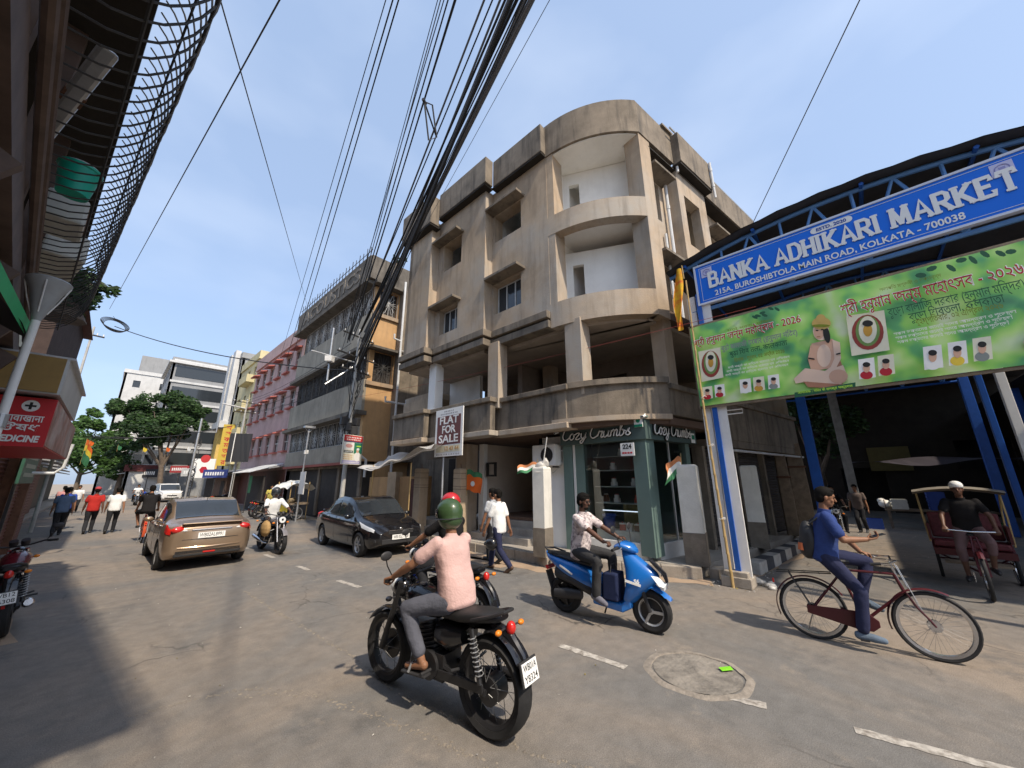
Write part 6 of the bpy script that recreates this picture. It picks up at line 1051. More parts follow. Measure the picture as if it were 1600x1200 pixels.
sedan('glossy black sedan parked facing us by the for-sale board', (5.66, 11.45, 0), R(-92), BLK_P, 4.3, 1.7, 1.46, 'WB 02Z 1938')
SUVP = [(-2, 1.0), (-1.95, 1.62), (-1.8, 1.72), (-.6, 1.76), (.2, 1.74), (.45, 1.66), (1.0, 1.12), (1.8, 1.05), (2, .9)]
car('white sport utility vehicle coming towards us at the far bend', (4.3, 52, 0), R(-84), WHT_P, SUVP, [(-2, .95), (0, 1.05), (1.0, 1.03), (2, .8)], [(-2, .93), (-1.7, 1), (1.6, .98), (2, .85)], [(-2, .8), (0, .82), (1, .88), (2, .8)], 4.2, 1.78, (-1.25, 1.3), .36, dict(rd=(-1.2, -.3), fd=(-.2, .75), ws=(.48, .98), rw=(-1.99, -1.9)), 'WB 26', 'suv', 'sport_utility_vehicle')
HERO = (2.335, 3.155, 0); HRZ = R(96.3)
motorcycle('black classic motorcycle with twin shocks, ridden by the pink shirt rider', HERO, HRZ, BLKP, ('WB01A', 'Y8324'), 2)
BLUM = mat('blue_tank_paint', (.01, .04, .30), .25, 0, coat=.6)
M2 = (3.35, 4.5, 0); motorcycle('blue motorcycle with a chrome guard, passing beyond the black motorcycle', M2, R(94), BLUM, None, 1, guard=True, sidepanel=BLUM)
SCO = (5.15, 3.0, 0); SRZ = R(-85.4); SCB = mat('electric_blue_paint', (.012, .14, .48), .25, 0, coat=.7); scooter('bright blue electric scooter with black seat, ridden towards the market', SCO, SRZ, SCB)
BIC = (6.475, .245, 0); BRZ = R(-82); MARO = mat('maroon_enamel', (.075, .012, .016), .35, .1, 8); bicycle('maroon roadster bicycle with chain guard, ridden by the boy in blue', BIC, BRZ, MARO)
M3 = (3.5, 12.75, 0); motorcycle('silver grey commuter motorcycle with crash guard beside the gold car', M3, R(-86), mat('silver_red_tank', (.20, .19, .2), .3, 0, coat=.5), None, 1, guard=True)
CY2 = (1.1, 18.2, 0); bicycle('red bicycle ridden away ahead of the gold car', CY2, R(89), mat('orange_red_enamel', (.5, .08, .03), .4))
motorcycle('black and maroon motorcycle parked against the left footpath', (-.62, 9.15, 0), R(93), mat('dark_maroon_paint', (.10, .012, .018), .25, 0, coat=.6), ('WB12', 'P6308'), 1, rx=R(-6))
motorcycle('distant motorcycle ridden beside the white utility vehicle', (1.9, 46, 0), R(-88), BLKP, None, 1)
for k, (x, y, a, lab) in enumerate(((6.4, 24.2, 20, 'motorcycle parked on the right beneath the grille building, beside the light pole'), (6.5, 25.6, 25, 'motorcycle parked on the right beneath the grille building, beside the cart'), (6.6, 38.5, 30, 'motorcycle parked before the pink building'), (2.9, 56, 120, 'motorcycle parked under the big dark tree'))): motorcycle(lab, (x, y, 0), R(a), rnd.choice((BLKP, BLUM)), None, 1, group='parked motorcycles')
# ---- cycle rickshaw in the lane mouth
def rickshaw(lab, loc, rz):
    t = thing('cycle_rickshaw', lab, 'rickshaw', loc, rz); Rw = .36; wheel(t, (1.05, 0, Rw), Rw, .05, CHROME, 'cycle', 32)
    for s in (-1, 1): wheel(t, (-.75, s*.48, Rw), Rw, .05, CHROME, 'cycle', 32); B().tube([(1.05, s*.05, Rw), (.92, s*.05, .72), (.82, s*.03, .95)], .014, 6).build('fork', MARO, t); B().lathe([(.38, -.03), (.395, 0), (.38, .03)], (-.75, s*.48, Rw), (0, 1, 0), 14, a0=-2.9, a1=-.5).build('mudguard', MARO, t, smooth=True)
    B().lathe([(.38, -.035), (.395, 0), (.38, .035)], (1.05, 0, Rw), (0, 1, 0), 14, a0=-3.0, a1=-.9).build('mudguard', MARO, t, smooth=True)
    q = B(); q.cyl((.84, 0, .88), (.15, 0, .85), .02, n=8); q.cyl((.86, 0, .75), (.3, 0, .3), .02, n=8); q.cyl((.3, 0, .3), (.15, 0, .88), .018, n=8); q.cyl((.3, 0, .3), (-.75, 0, .4), .022, n=8); q.cyl((-.75, -.5, Rw), (-.75, .5, Rw), .018, n=8); q.cyl((.3, 0, .3), (-.75, .45, .45), .018, n=8); q.cyl((.3, 0, .3), (-.75, -.45, .45), .018, n=8); q.build('frame', MARO, t)
    B().tube([(.55, .3, 1.02), (.75, .26, 1.04), (.8, 0, 1.03), (.75, -.26, 1.04), (.55, -.3, 1.02)], .012, 8).build('handlebar', CHROME, t); q = B(); q.loft([ellring(-.0, .1, .03, .93), ellring(.12, .09, .03, .93), ellring(.28, .03, .02, .93)]); q.build('saddle', SEATM, t, smooth=True)
    REDQ = mat('red_quilted_vinyl', (.13, .025, .03), .5, .4, 16, .4); B().box((-.6, 0, .68), (.5, .95, .12)).build('seat_cushion', REDQ, t, bevel=.03); B().box((-.88, 0, 1.0), (.1, .95, .5), rot=Euler((0, -.15, 0))).build('seat_back', REDQ, t, bevel=.03); B().box((-.55, 0, .55), (.7, 1.0, .12)).build('seat_box', MARO, t); B().box((-.1, 0, .4), (.4, .8, .03)).build('foot_board', WOODR, t)
    for s in (-1, 1): B().tube([(-.4, s*.52, .7), (-.45, s*.54, 1.2), (-.6, s*.55, 1.62)], .015, 6).build('hood_prop', BAMB, t); B().tube([(-.9, s*.5, .8), (-.95, s*.54, 1.3), (-.6, s*.55, 1.65)], .015, 6).build('hood_prop', BAMB, t); B().bx(-.8, -.35, s*.5-.02, s*.5+.02, .75, 1.05).build('side_panel', MARO, t)
    q = B(); q.loft([[(-.2-.13*i, y, 1.66+.05*math.sin(i*2.2)+.08*(1-(y/.6)**2)) for y in (-.6, -.4, -.2, 0, .2, .4, .6)] for i in range(7)], cap=False, closed=False); q.build('folded_hood', mat('grubby_canvas', (.20, .18, .15), .9, .3, 4), t, smooth='all')
    B().tube([(-.35, -.6, 1.68), (-.3, 0, 1.76), (-.35, .6, 1.68)], .014, 6).build('hood_bow', BAMB, t); B().cyl((.3, -.1, .3), (.3, -.1, .14), .01).build('crank', CHROME, t)
    return t
RIK = (11.2, -1.25, 0); RRZ = R(176); rickshaw('maroon cycle rickshaw with red quilted seat in the shade of the lane mouth', RIK, RRZ)
# ================================================================ people (local frame: +x forward, +y left, z up)
FOLD = bpy.data.textures.new('cloth_folds', 'CLOUDS'); FOLD.noise_scale = .17; FOLD.noise_depth = 2
def remesh(o, vox, smooth=3, fold=0.):
    md = o.modifiers.new('r', 'REMESH'); md.mode = 'VOXEL'; md.voxel_size = vox; md.use_smooth_shade = True
    if smooth: s = o.modifiers.new('s', 'SMOOTH'); s.factor = .5; s.iterations = smooth
    if fold: d = o.modifiers.new('d', 'DISPLACE'); d.texture = FOLD; d.strength = fold; d.mid_level = .5; d.texture_coords = 'LOCAL'
    o['smooth_all'] = True; APPLY.append(o); return o
def ik(a, b_, l1, l2, pole):
    a, b_ = V(a), V(b_); d = b_-a; L = min(d.length, (l1+l2)*.999); u = d.normalized(); x = (l1*l1-l2*l2+L*L)/(2*L); hh = math.sqrt(max(0, l1*l1-x*x)); p = V(pole); p = (p-u*p.dot(u)).normalized(); return a+u*x+p*hh, a+u*L
def chain(q, pts, rs, n=12):
    for i in range(len(pts)-1): q.cap(pts[i], pts[i+1], rs[i], rs[i+1], n)
def hand(q, w, d, palmn, side, grip=0., k=1.):
    # w wrist, d hand direction, palmn palm-facing normal, side = direction of the thumb
    d = V(d).normalized(); pn = V(palmn); pn = (pn-d*pn.dot(d)).normalized(); sd_ = d.cross(pn)
    if sd_.dot(V(side)) < 0: sd_ = -sd_
    w = V(w); kn = w+d*.085*k
    for a in (-.028, -.01, .01, .028): q.cap(w+d*.015+sd_*a*.7*k, kn+sd_*a*k, .014*k, .0125*k, 8)
    for a, L in ((.031, .075), (.0105, .084), (-.0105, .078), (-.030, .062)):
        p0 = kn+sd_*a*k; c1, c2 = grip*.9+.2, grip*1.9+.45; d1 = d*math.cos(c1)+pn*math.sin(c1); p1 = p0+d1*L*.5*k; d2 = d*math.cos(c2)+pn*math.sin(c2); p2 = p1+d2*L*.32*k; d3 = d*math.cos(c2+grip*.9)+pn*math.sin(c2+grip*.9); p3 = p2+d3*L*.26*k; chain(q, [p0, p1, p2, p3], [.0095*k, .0088*k, .008*k, .007*k], 8)
    t0 = w+d*.02*k+sd_*.026*k; t1 = t0+(d*.65+sd_*.6+pn*.35).normalized()*.045*k; t2 = t1+(d*.85+pn*(.3+grip*.7)+sd_*(.15-grip*.4)).normalized()*.042*k; chain(q, [t0, t1, t2], [.013*k, .0115*k, .0085*k], 8)
def person(lab, loc, rz, pel=(0, 0, .93), lean=0., hands=None, feet=None, knee=((1, .15, 0), (1, -.15, 0)), elbow=((-1, .5, -.6), (-1, -.5, -.6)), head=(0., 0.), shirt=None, trouser=None, skin=SKIN, shoes=None, hair=HAIR, sleeve=.6, leglen=1., helmet=None, cap_m=None, grip=(0., 0.), handdir=(None, None), palm=(None, None), footdir=((1, .15, -.05), (1, -.15, -.05)), vox=.011, group=None, H=1., hem=.06, beard=False, glasses=False, collar=True, foot_bare=False, sway=0., brim=True):
    t = thing('person', lab, 'person', loc, rz, group); pel = V(pel); ln = R(lean)
    up = V((math.sin(ln), math.sin(R(sway)), math.cos(ln))).normalized(); fw = V((math.cos(ln), 0, -math.sin(ln))); S = .53*H
    nk = pel+up*S; ch = pel+up*S*.66+fw*.015; wa = pel+up*S*.3
    sh = [pel+up*(S-.055)+V((0, s*.185*H, 0))+fw*.0 for s in (1, -1)]; hp = [pel+V((0, s*.09, -.02)) for s in (1, -1)]
    hp_yaw, hp_pitch = R(head[0]), R(head[1]); hu = (up*.55+V((0, 0, 1))*.45).normalized(); hc = nk+hu*.175*H+fw*.025; HR = Euler((0, hp_pitch, hp_yaw)); hr = HR.to_matrix()
    el, wr, kn, an = [], [], [], []
    for i, s in enumerate((1, -1)):
        e, w = ik(sh[i], hands[i], .29*H, .255*H, elbow[i]); el.append(e); wr.append(w); k_, a_ = ik(hp[i], feet[i], .43*H, .43*H, knee[i]); kn.append(k_); an.append(a_)
    # body, one continuous skin
    q = B(); q.ell(ch, (.105, .155, .17), 14); q.ell(wa, (.09, .13, .15), 14); q.ell(pel, (.1, .145, .11), 14); q.cap(nk-up*.06, nk+hu*.08, .055, .05, 12)
    q.ell(hc+hr @ V((-.008, 0, .028)), (.098, .077, .098), 18, HR); q.ell(hc+hr @ V((.022, 0, -.045)), (.068, .058, .078), 16, HR); q.ell(hc+hr @ V((.055, 0, -.088)), (.030, .030, .024), 10, HR)
    q.cap(hc+hr @ V((.088, 0, .012)), hc+hr @ V((.108, 0, -.024)), .009, .014, 8); q.ell(hc+hr @ V((.084, 0, -.06)), (.014, .025, .008), 8, HR); q.ell(hc+hr @ V((.08, 0, .034)), (.016, .05, .010), 8, HR)
    for s in (1, -1): q.ell(hc+hr @ V((-.005, s*.08, -.01)), (.018, .010, .030), 10, HR); q.ell(hc+hr @ V((.06, s*.04, -.025)), (.025, .02, .025), 8, HR)
    for i, s in enumerate((1, -1)):
        chain(q, [sh[i], lerp(sh[i], el[i], .45), el[i], lerp(el[i], wr[i], .35), wr[i]], [.054*H, .047*H, .038*H, .039*H, .026*H]); hd = V(handdir[i]) if handdir[i] else (wr[i]-el[i]); hand(q, wr[i], hd, palm[i] or ((0, -s, 0) if not grip[i] else (0, 0, -1)), (0, -s, .2) if grip[i] else (1, 0, 0), grip[i], H)
        chain(q, [hp[i], lerp(hp[i], kn[i], .5), kn[i], lerp(kn[i], an[i], .35), an[i]], [.085, .072, .052, .050, .034]); fd = V(footdir[i]).normalized(); q.cap(an[i]-V((0, 0, .03))-fd*.03, an[i]+fd*.16-V((0, 0, .055)), .036, .026)
    body = remesh(q.build('body', skin, t), vox*.62 if vox < .012 else vox, 2)
    # shirt
    q = B(); sd = V((0, 1, 0)); rg = []
    for f_, a_, w_ in ((S*.97, .05, .09), (S*.93, .085, .155), (S*.86, .108, .185), (S*.72, .124, .186), (S*.5, .128, .180), (S*.3, .130, .178), (S*.1, .134, .180), (-hem, .134, .180), (-hem-.03, .11, .155)):
        c_ = pel+up*f_+fw*(.012 if f_ > S*.4 else 0); rg.append([c_+fw*a_*math.copysign(abs(math.cos(z))**.8, math.cos(z))+sd*w_*math.copysign(abs(math.sin(z))**.8, math.sin(z)) for z in [2*math.pi*i/20 for i in range(20)]])
    q.loft(rg); q.cap(nk-up*.075, nk-up*.02, .076, .062, 12)
    for i in (0, 1):
        f = sleeve
        if f <= 1: e2 = lerp(sh[i], el[i], f); chain(q, [sh[i], lerp(sh[i], e2, .55), e2], [.062*H, .064*H, .066*H])
        else: e2 = lerp(el[i], wr[i], f-1); chain(q, [sh[i], el[i], e2], [.068*H, .052*H, .042*H])
    remesh(q.build('shirt', shirt, t), vox*1.1, 5, .022)
    if collar: o = B().lathe([(.062, -.02), (.071, -.012), (.066, .03), (.06, .032), (.06, -.02)], nk-up*.005, up, 16).build('collar', shirt, t, smooth=True)
    # trousers
    q = B(); q.ell(pel-V((0, 0, .01)), (.118, .16, .115), 16)
    for i in (0, 1): e2 = lerp(kn[i], an[i], min(1, max(.05, leglen))) if leglen > 0 else lerp(hp[i], kn[i], .9); chain(q, [hp[i], lerp(hp[i], kn[i], .5), kn[i], lerp(kn[i], e2, .5), e2], [.103, .09, .068, .066, .060])
    remesh(q.build('trousers', trouser, t), vox*1.1, 3, .022)
    for i in (0, 1):
        fd = V(footdir[i]).normalized(); a0 = an[i]
        if not foot_bare: q = B(); q.cap(a0-V((0, 0, .045))-fd*.045, a0+fd*.08-V((0, 0, .05)), .047, .044); q.cap(a0+fd*.08-V((0, 0, .052)), a0+fd*.165-V((0, 0, .06)), .046, .034); remesh(q.build('shoe', shoes or BLKM, t), vox, 2)
        else: q = B(); q.box(a0+fd*.06-V((0, 0, .095)), (.27, .09, .02), rz=math.atan2(fd.y, fd.x), ); q.build('slipper_sole', shoes or PLAST, t, bevel=.008); q = B(); q.tube([a0+fd*.10+V((0, .045, -.085)), a0+fd*.09+V((0, .02, -.02)), a0+fd*.09+V((0, -.02, -.02)), a0+fd*.10+V((0, -.045, -.085))], .011, 6); q.build('slipper_strap', STEEL, t)
    if helmet:
        q = B(); q.ell(hc+hr @ V((-.012, 0, .035)), (.142, .125, .135), 22, HR); q.ell(hc+hr @ V((-.03, 0, -.02)), (.122, .118, .11), 20, HR); o = remesh(q.build('helmet', helmet, t), .012, 3)
        q = B(); q.lathe([(.135, .0), (.139, .02), (.139, .05), (.135, .07)], hc+hr @ V((.0, 0, -.03)), hr @ V((0, 0, 1)), 18, a0=math.pi*.0, a1=math.pi*2); 
        q = B(); vs = []
        for j in range(7):
            for i2 in range(13): a = R(-78)+R(156)*i2/12; ph = R(-22)+R(40)*j/6; vs.append(hc+hr @ (V((-.012, 0, .028))+V((math.cos(a)*math.cos(ph)*.149, math.sin(a)*math.cos(ph)*.131, math.sin(ph)*.142))))
        q.add(vs, [(j*13+i2, j*13+i2+1, (j+1)*13+i2+1, (j+1)*13+i2) for j in range(6) for i2 in range(12)]); q.build('visor', GLASS, t, smooth='all')
        B().lathe([(.138, -.004), (.1445, 0), (.138, .006)], hc+hr @ V((-.012, 0, -.022)), hr @ V((0, 0, 1)), 24).build('helmet_trim', BLKM, t)
    else:
        q = B(); q.ell(hc+hr @ V((-.018, 0, .048)), (.106, .087, .092), 18, HR); q.ell(hc+hr @ V((-.05, 0, .0)), (.066, .08, .085), 14, HR); q.ell(hc+hr @ V((.035, 0, .098)), (.052, .062, .030), 12, HR)
        if beard: q.ell(hc+hr @ V((.052, 0, -.088)), (.042, .046, .032), 10, HR); q.ell(hc+hr @ V((.088, 0, -.045)), (.012, .03, .008), 8, HR); [q.ell(hc+hr @ V((.02, s*.064, -.055)), (.03, .010, .04), 8, HR) for s in (1, -1)]
        remesh(q.build('hair', hair, t), .009, 1, .012)
        if cap_m: q = B(); q.ell(hc+hr @ V((-.012, 0, .07)), (.112, .095, .085), 16, HR); [q.ell(hc+hr @ V((.09, 0, .06)), (.07, .065, .012), 12, HR) for _ in [0] if brim]; remesh(q.build('cap', cap_m, t), .01, 2)
        q = B()
        for s in (1, -1): q.ell(hc+hr @ V((.0815, s*.031, .012)), (.008, .013, .007), 8, HR)
        q.build('eyes', PRINTK, t, smooth='all')
        if glasses:
            q = B()
            for s in (1, -1): q.tube([hc+hr @ V((.097, s*.034+.025*math.cos(a), .01+.019*math.sin(a))) for a in [2*math.pi*i/12 for i in range(12)]], .0035, 5, closed=True); q.cyl(hc+hr @ V((.095, s*.058, .014)), hc+hr @ V((-.0, s*.082, .012)), .003, n=5)
            q.build('spectacles', BLKM, t)
    t['wr'] = 0; del t['wr']; return t, wr, hc
def cloth(nm, c, var=.12, sc=6., patch=None, pa=0., ps=8.): return mat(nm, c, .9, var, sc, .25, bscale=60, spec=.15, patch=patch, patch_amt=pa, patch_scale=ps)
PINKS = cloth('pale_pink_cotton', (.60, .40, .37), .07); JEAN = cloth('slate_grey_denim', (.10, .105, .13), .15); DBLUE = cloth('navy_cotton', (.035, .06, .19), .12); NAVYT = cloth('dark_navy_trousers', (.028, .032, .07), .15); WHT = cloth('white_cotton_shirt', (.74, .75, .75), .06); BLKC = cloth('black_cotton', (.016, .015, .016), .2); FLOR = cloth('floral_print_shirt', (.66, .58, .57), .1, 6, (.05, .03, .05), 1., 17.); CHAR = cloth('charcoal_trousers', (.045, .045, .047), .15); REDT = cloth('red_tshirt', (.42, .03, .025), .1); BLUT = cloth('dusty_blue_tshirt', (.10, .15, .24), .1); DKT = cloth('dark_trousers', (.025, .026, .03), .15); BRT = cloth('blue_kurta', (.03, .07, .33), .1); GREENH = mat('olive_green_helmet', (.045, .085, .035), .32, .05, 5, coat=.25); REDH = mat('red_helmet', (.45, .02, .025), .25, 0, coat=.5); BLKH = mat('black_grey_helmet', (.05, .05, .052), .3, .1, 4, coat=.4)
def rider_moto(lab, loc, rz, shirt, trouser, lean, helmet=None, **kw):
    return person(lab, loc, rz, pel=(-.26, 0, .90), lean=lean, hands=((.25, .33, 1.06), (.25, -.33, 1.06)), feet=((-.06, .21, .42), (-.06, -.21, .42)), knee=((1, .35, .5), (1, -.35, .5)), elbow=((-.4, 1, -.5), (-.4, -1, -.5)), shirt=shirt, trouser=trouser, helmet=helmet, grip=(1., 1.), handdir=((.8, .1, -.25), (.8, -.1, -.25)), **kw)
rider_moto('rider in pale pink T-shirt and olive green helmet on the black motorcycle', HERO, HRZ, PINKS, JEAN, 12, GREENH, leglen=.82, foot_bare=True, vox=.010, head=(0, 2), sleeve=.62, collar=False)
rider_moto('rider in black shirt and red helmet on the blue motorcycle', M2, R(94), BLKC, DKT, 8, REDH, head=(30, 0), sleeve=.7)
rider_moto('rider in white shirt and dark helmet on the commuter motorcycle', M3, R(-86), WHT, DKT, 6, BLKH, skin=SKIN2, vox=.013, sleeve=1.3)
rider_moto('distant rider in a pale shirt beside the white utility vehicle', (1.9, 46, 0), R(-88), WHT, DKT, 6, None, vox=.02)
person('bearded man with spectacles in a floral shirt riding the blue scooter', SCO, SRZ, pel=(-.36, 0, .90), lean=6, hands=((.235, .275, 1.03), (.235, -.275, 1.03)), feet=((.08, .12, .42), (-.02, -.24, .40)), knee=((1, .3, .4), (1, -.45, .4)), elbow=((-.6, .8, -.6), (-.6, -.8, -.6)), shirt=FLOR, trouser=CHAR, skin=SKIN2, beard=True, glasses=True, grip=(1., 1.), handdir=((.9, .2, 0), (.9, -.2, 0)), head=(-8, 8), vox=.010, shoes=cloth('grey_canvas_shoe', (.16, .16, .19)), sleeve=.72, hem=.1, footdir=((1, .1, -.1), (.9, -.25, -.2)))
_, bw_, _ = person('boy in navy shirt looking at his phone while riding the maroon bicycle', BIC, BRZ, pel=(-.30, 0, 1.0), lean=9, hands=((.09, .27, 1.0), (.12, -.13, 1.22)), feet=((-.02, .15, .52), (-.10, -.15, .21)), knee=((1, .3, .3), (1, -.2, .3)), elbow=((-.5, .6, -.6), (-.7, -.6, -.7)), shirt=DBLUE, trouser=NAVYT, grip=(1., .45), handdir=((.85, .1, -.2), (.9, .25, .25)), palm=(None, (0, 0, 1)), head=(5, 14), vox=.010, shoes=cloth('grey_blue_clog', (.13, .17, .22)), sleeve=.72, leglen=.94, footdir=((1, 0, -.35), (1, -.05, .0)))
bp_ = Matrix.Translation(BIC) @ Matrix.Rotation(BRZ, 4, 'Z')
t = thing('mobile_phone', 'mobile phone held in the right hand of the boy on the bicycle', 'phone', bp_ @ (bw_[1]+V((.105, .03, .05))), BRZ); B().box((0, 0, 0), (.145, .072, .009), rot=Euler((0, -.3, .2))).build('case', BLKP, t, bevel=.004); B().box((-.002, 0, .006), (.13, .064, .002), rot=Euler((0, -.3, .2))).build('screen', GLASS, t)
t = thing('backpack', 'black backpack with an orange tag on the boy riding the bicycle', 'backpack', bp_ @ V((-.43, 0, 1.0)), BRZ); q = B(); q.ell((0, 0, .16), (.10, .14, .24), 16); q.ell((-.03, 0, .08), (.10, .13, .16), 14); remesh(q.build('pack', PLAST, t), .012, 3); B().box((-.10, -.08, .08), (.04, .06, .09), rot=Euler((0, .2, .5))).build('orange_tag', mat('orange_tag', (.6, .15, .05), .6), t)
for s in (1, -1): B().tube([(.02, s*.1, .36), (.12, s*.115, .44), (.24, s*.115, .36), (.26, s*.12, .22), (.12, s*.15, .05)], .014, 6).build('strap', PLAST, t, smooth=True)
t = thing('floor_bag', 'navy blue shopping bag standing on the scooter floorboard', 'bag', (Matrix.Translation(SCO) @ Matrix.Rotation(SRZ, 4, 'Z')) @ V((.16, -.04, .33)), SRZ); B().box((0, 0, .17), (.22, .32, .34), taper=.92).build('sack', cloth('navy_bag', (.02, .028, .07)), t, bevel=.02); B().tube([(0, -.1, .33), (0, -.06, .44), (0, .06, .44), (0, .1, .33)], .008, 6).build('handles', PLAST, t)
def walker(lab, x, y, rz, shirt, trouser, ph=.28, **kw):
    a = dict(pel=(0, 0, .90), lean=3, hands=((.16*ph/.28+.02, .27, .80), (-.12*ph/.28+.02, -.27, .80)), feet=((-ph-.02, .08, .14), (ph*.85, -.08, .09)), knee=((1, 0, 0), (1, 0, 0)), elbow=((-1, .3, 0), (-1, -.3, 0)), shirt=shirt, trouser=trouser, footdir=((.9, .05, -.55), (1, 0, .12))); a.update(kw); return person(lab, (x, y, 0), rz, **a)
walker('man in white shirt and navy trousers walking along the kerb with a helmet in hand', 6.25, 6.25, R(98), WHT, NAVYT, .34, shoes=mat('brown_leather', (.09, .05, .03), .5), vox=.011, sleeve=.75, hem=.1)
t = thing('carried_helmet', 'black helmet carried in the hand of the man in the white shirt', 'helmet', (6.06, 6.3, .55), R(98)); q = B(); q.ell((0, 0, .02), (.15, .13, .14), 20); remesh(q.build('shell', BLKP, t), .012, 2); B().box((.12, 0, .02), (.06, .2, .07)).build('visor', GLASS, t, bevel=.02)
walker('man in grey striped shirt walking just ahead of the white shirt man', 6.75, 6.95, R(96), cloth('grey_stripe_shirt', (.45, .47, .5), .3, 14), DKT, .25, vox=.014)
walker('man in dusty blue T-shirt and black trousers walking away by the left shops', -1.0, 22.4, R(92), BLUT, DKT, .24, vox=.016)
walker('man in bright blue kurta walking ahead of the dusty blue T-shirt man', -1.05, 25.0, R(90), BRT, DKT, .2, vox=.018)
walker('man in red T-shirt and red cap walking away down the street', -.22, 22.4, R(90), REDT, DKT, .26, cap_m=mat('red_cap', (.4, .05, .06), .8), vox=.016, skin=SKIN2)
walker('man in white T-shirt and dark trousers walking away beside the red T-shirt man', .36, 21.9, R(86), WHT, DKT, .32, vox=.016)
person('man in black T-shirt cycling away on the red bicycle', CY2, R(89), pel=(-.30, 0, 1.0), lean=12, hands=((.13, .27, 1.02), (.13, -.27, 1.02)), feet=((-.02, .15, .52), (-.10, -.15, .21)), knee=((1, .4, .3), (1, -.4, .3)), elbow=((-.5, .8, -.6), (-.5, -.8, -.6)), shirt=BLKC, trouser=BLKC, leglen=.0, grip=(1., 1.), vox=.015)
person('rickshaw puller in dark shirt and white cap sitting on the rickshaw', RIK, RRZ, pel=(.10, 0, 1.05), lean=14, hands=((.5, .3, 1.08), (.5, -.3, 1.08)), feet=((.35, .16, .42), (.25, -.16, .24)), knee=((1, .3, .3), (1, -.3, .3)), elbow=((-.5, .8, -.6), (-.5, -.8, -.6)), shirt=BLKC, trouser=cloth('check_lungi', (.16, .10, .10)), grip=(1., 1.), vox=.013, cap_m=WHT, brim=False, skin=SKIN2, leglen=.4)
walker('man in dim shirt standing by the stalls beside the grey column', 19.6, .35, R(170), cloth('dim_check_shirt', (.14, .11, .10)), DKT, .08, vox=.018)
person('man sitting on a parked scooter deep in the lane', (17.6, .95, 0), R(185), pel=(-.3, 0, .9), lean=8, hands=((.2, .3, 1.0), (.2, -.3, 1.0)), feet=((.05, .2, .25), (.05, -.2, .25)), knee=((1, .4, .3), (1, -.4, .3)), shirt=BLKC, trouser=DKT, vox=.018)
motorcycle('dark motorcycle parked in the lane beside the blue steel column', (17.6, .95, 0), R(185), BLKP, None, 1)
for k, (x, y, rz, sh_, lab) in enumerate(((-1.6, 33, 90, cloth('pink_shirt', (.5, .25, .25)), 'distant person in a pink shirt by the left shops'), (-1.2, 38, 270, WHT, 'distant person in a white shirt on the left footpath'), (7.0, 27, 270, cloth('yellow_shirt', (.5, .42, .1)), 'person in a yellow shirt standing by the cart'))): walker(lab, x, y, R(rz), sh_, DKT, .15, vox=.02)
t = thing('parcel_bag', 'tan cloth bag slung on the commuter motorcycle', 'bag', (3.25, 12.5, .45), R(10)); q = B(); q.ell((0, 0, .2), (.1, .22, .22), 12); remesh(q.build('sack', cloth('tan_sacking', (.42, .27, .12)), t), .015, 2); B().tube([(0, -.1, .38), (.05, 0, .5), (0, .1, .38)], .01, 6).build('strap', RUST, t)
# ================================================================ signs, flags, awning
fs = thing('for_sale_board', 'white and maroon flat-for-sale board on a steel pole in front of the gallery', 'sign', (7.02, 9.3, 2.66)); MAR = mat('board_maroon', (.16, .055, .05), .6, .06, 4)
B().bx(0, .03, -.7, .7, 0, 1.5).build('panel', PRINTW, fs); B().bx(-.003, 0, -.6, .6, .36, 1.27).build('maroon_field', MAR, fs); B().bx(-.004, -.001, -.6, .6, .13, .33).build('cream_strip', flat('cream_strip', (.68, .64, .48)), fs)
for i, s in enumerate(('FLAT', 'FOR', 'SALE')): text(s, .34, plane_M((-.006, 0, 1.12-.295*i), (0, -1, 0), (0, 0, 1)), PRINTW, fs, bold=.007, width=(.95, .68, .98)[i], extrude=.002)
text('12 43 44', .17, plane_M((-.006, -.18, .23), (0, -1, 0), (0, 0, 1)), flat('faded_orange_ink', (.55, .33, .14)), fs, bold=.006, width=.68)
q = B(); r_ = random.Random(3)
for z, n, y0, y1 in ((.06, 14, -.6, .6), (1.34, 10, -.45, .45), (1.42, 6, -.25, .25)):
    for i in range(n): y = lerp(y0, y1, (i+.3)/n); q.bx(-.002, -.0005, y, y+(y1-y0)/n*r_.uniform(.4, .75), z-.02, z+.02)
q.build('small_print', flat('grey_ink', (.35, .33, .34)), fs); B().cyl((.06, .28, -2.46), (.06, .28, 1.5), .03, n=8).build('pole', STEEL, fs); q = B(); q.bx(.03, .06, -.68, .68, .0, .03); q.bx(.03, .06, -.68, .68, 1.46, 1.49); q.build('back_frame', STEEL, fs)
pb2 = thing('poster_board', 'red, white and green printed poster board hung on the electric pole', 'poster', (6.95, 15.95, 2.62), R(18)); B().box((0, 0, .62), (1.05, .05, 1.25)).build('panel', flat('poster_cream', (.74, .72, .60)), pb2)
def pbx(x0, x1, z0, z1, m, k=1, nm='print_block'): B().bx(x0, x1, -.026-.003*k, -.0255, z0, z1).build(nm, m, pb2)
pbx(-.5, .5, .98, 1.22, flat('poster_red', (.60, .05, .05))); pbx(.06, .5, .46, .92, flat('poster_green', (.03, .20, .12))); pbx(-.5, .5, .93, .975, flat('poster_navy', (.05, .06, .15))); pbx(-.5, .04, .60, .92, PRINTW); pbx(-.46, .02, .48, .57, flat('poster_dark', (.05, .08, .08))); pbx(-.5, .45, .02, .16, flat('poster_lilac', (.42, .40, .62)))
q = B(); r_ = random.Random(8)
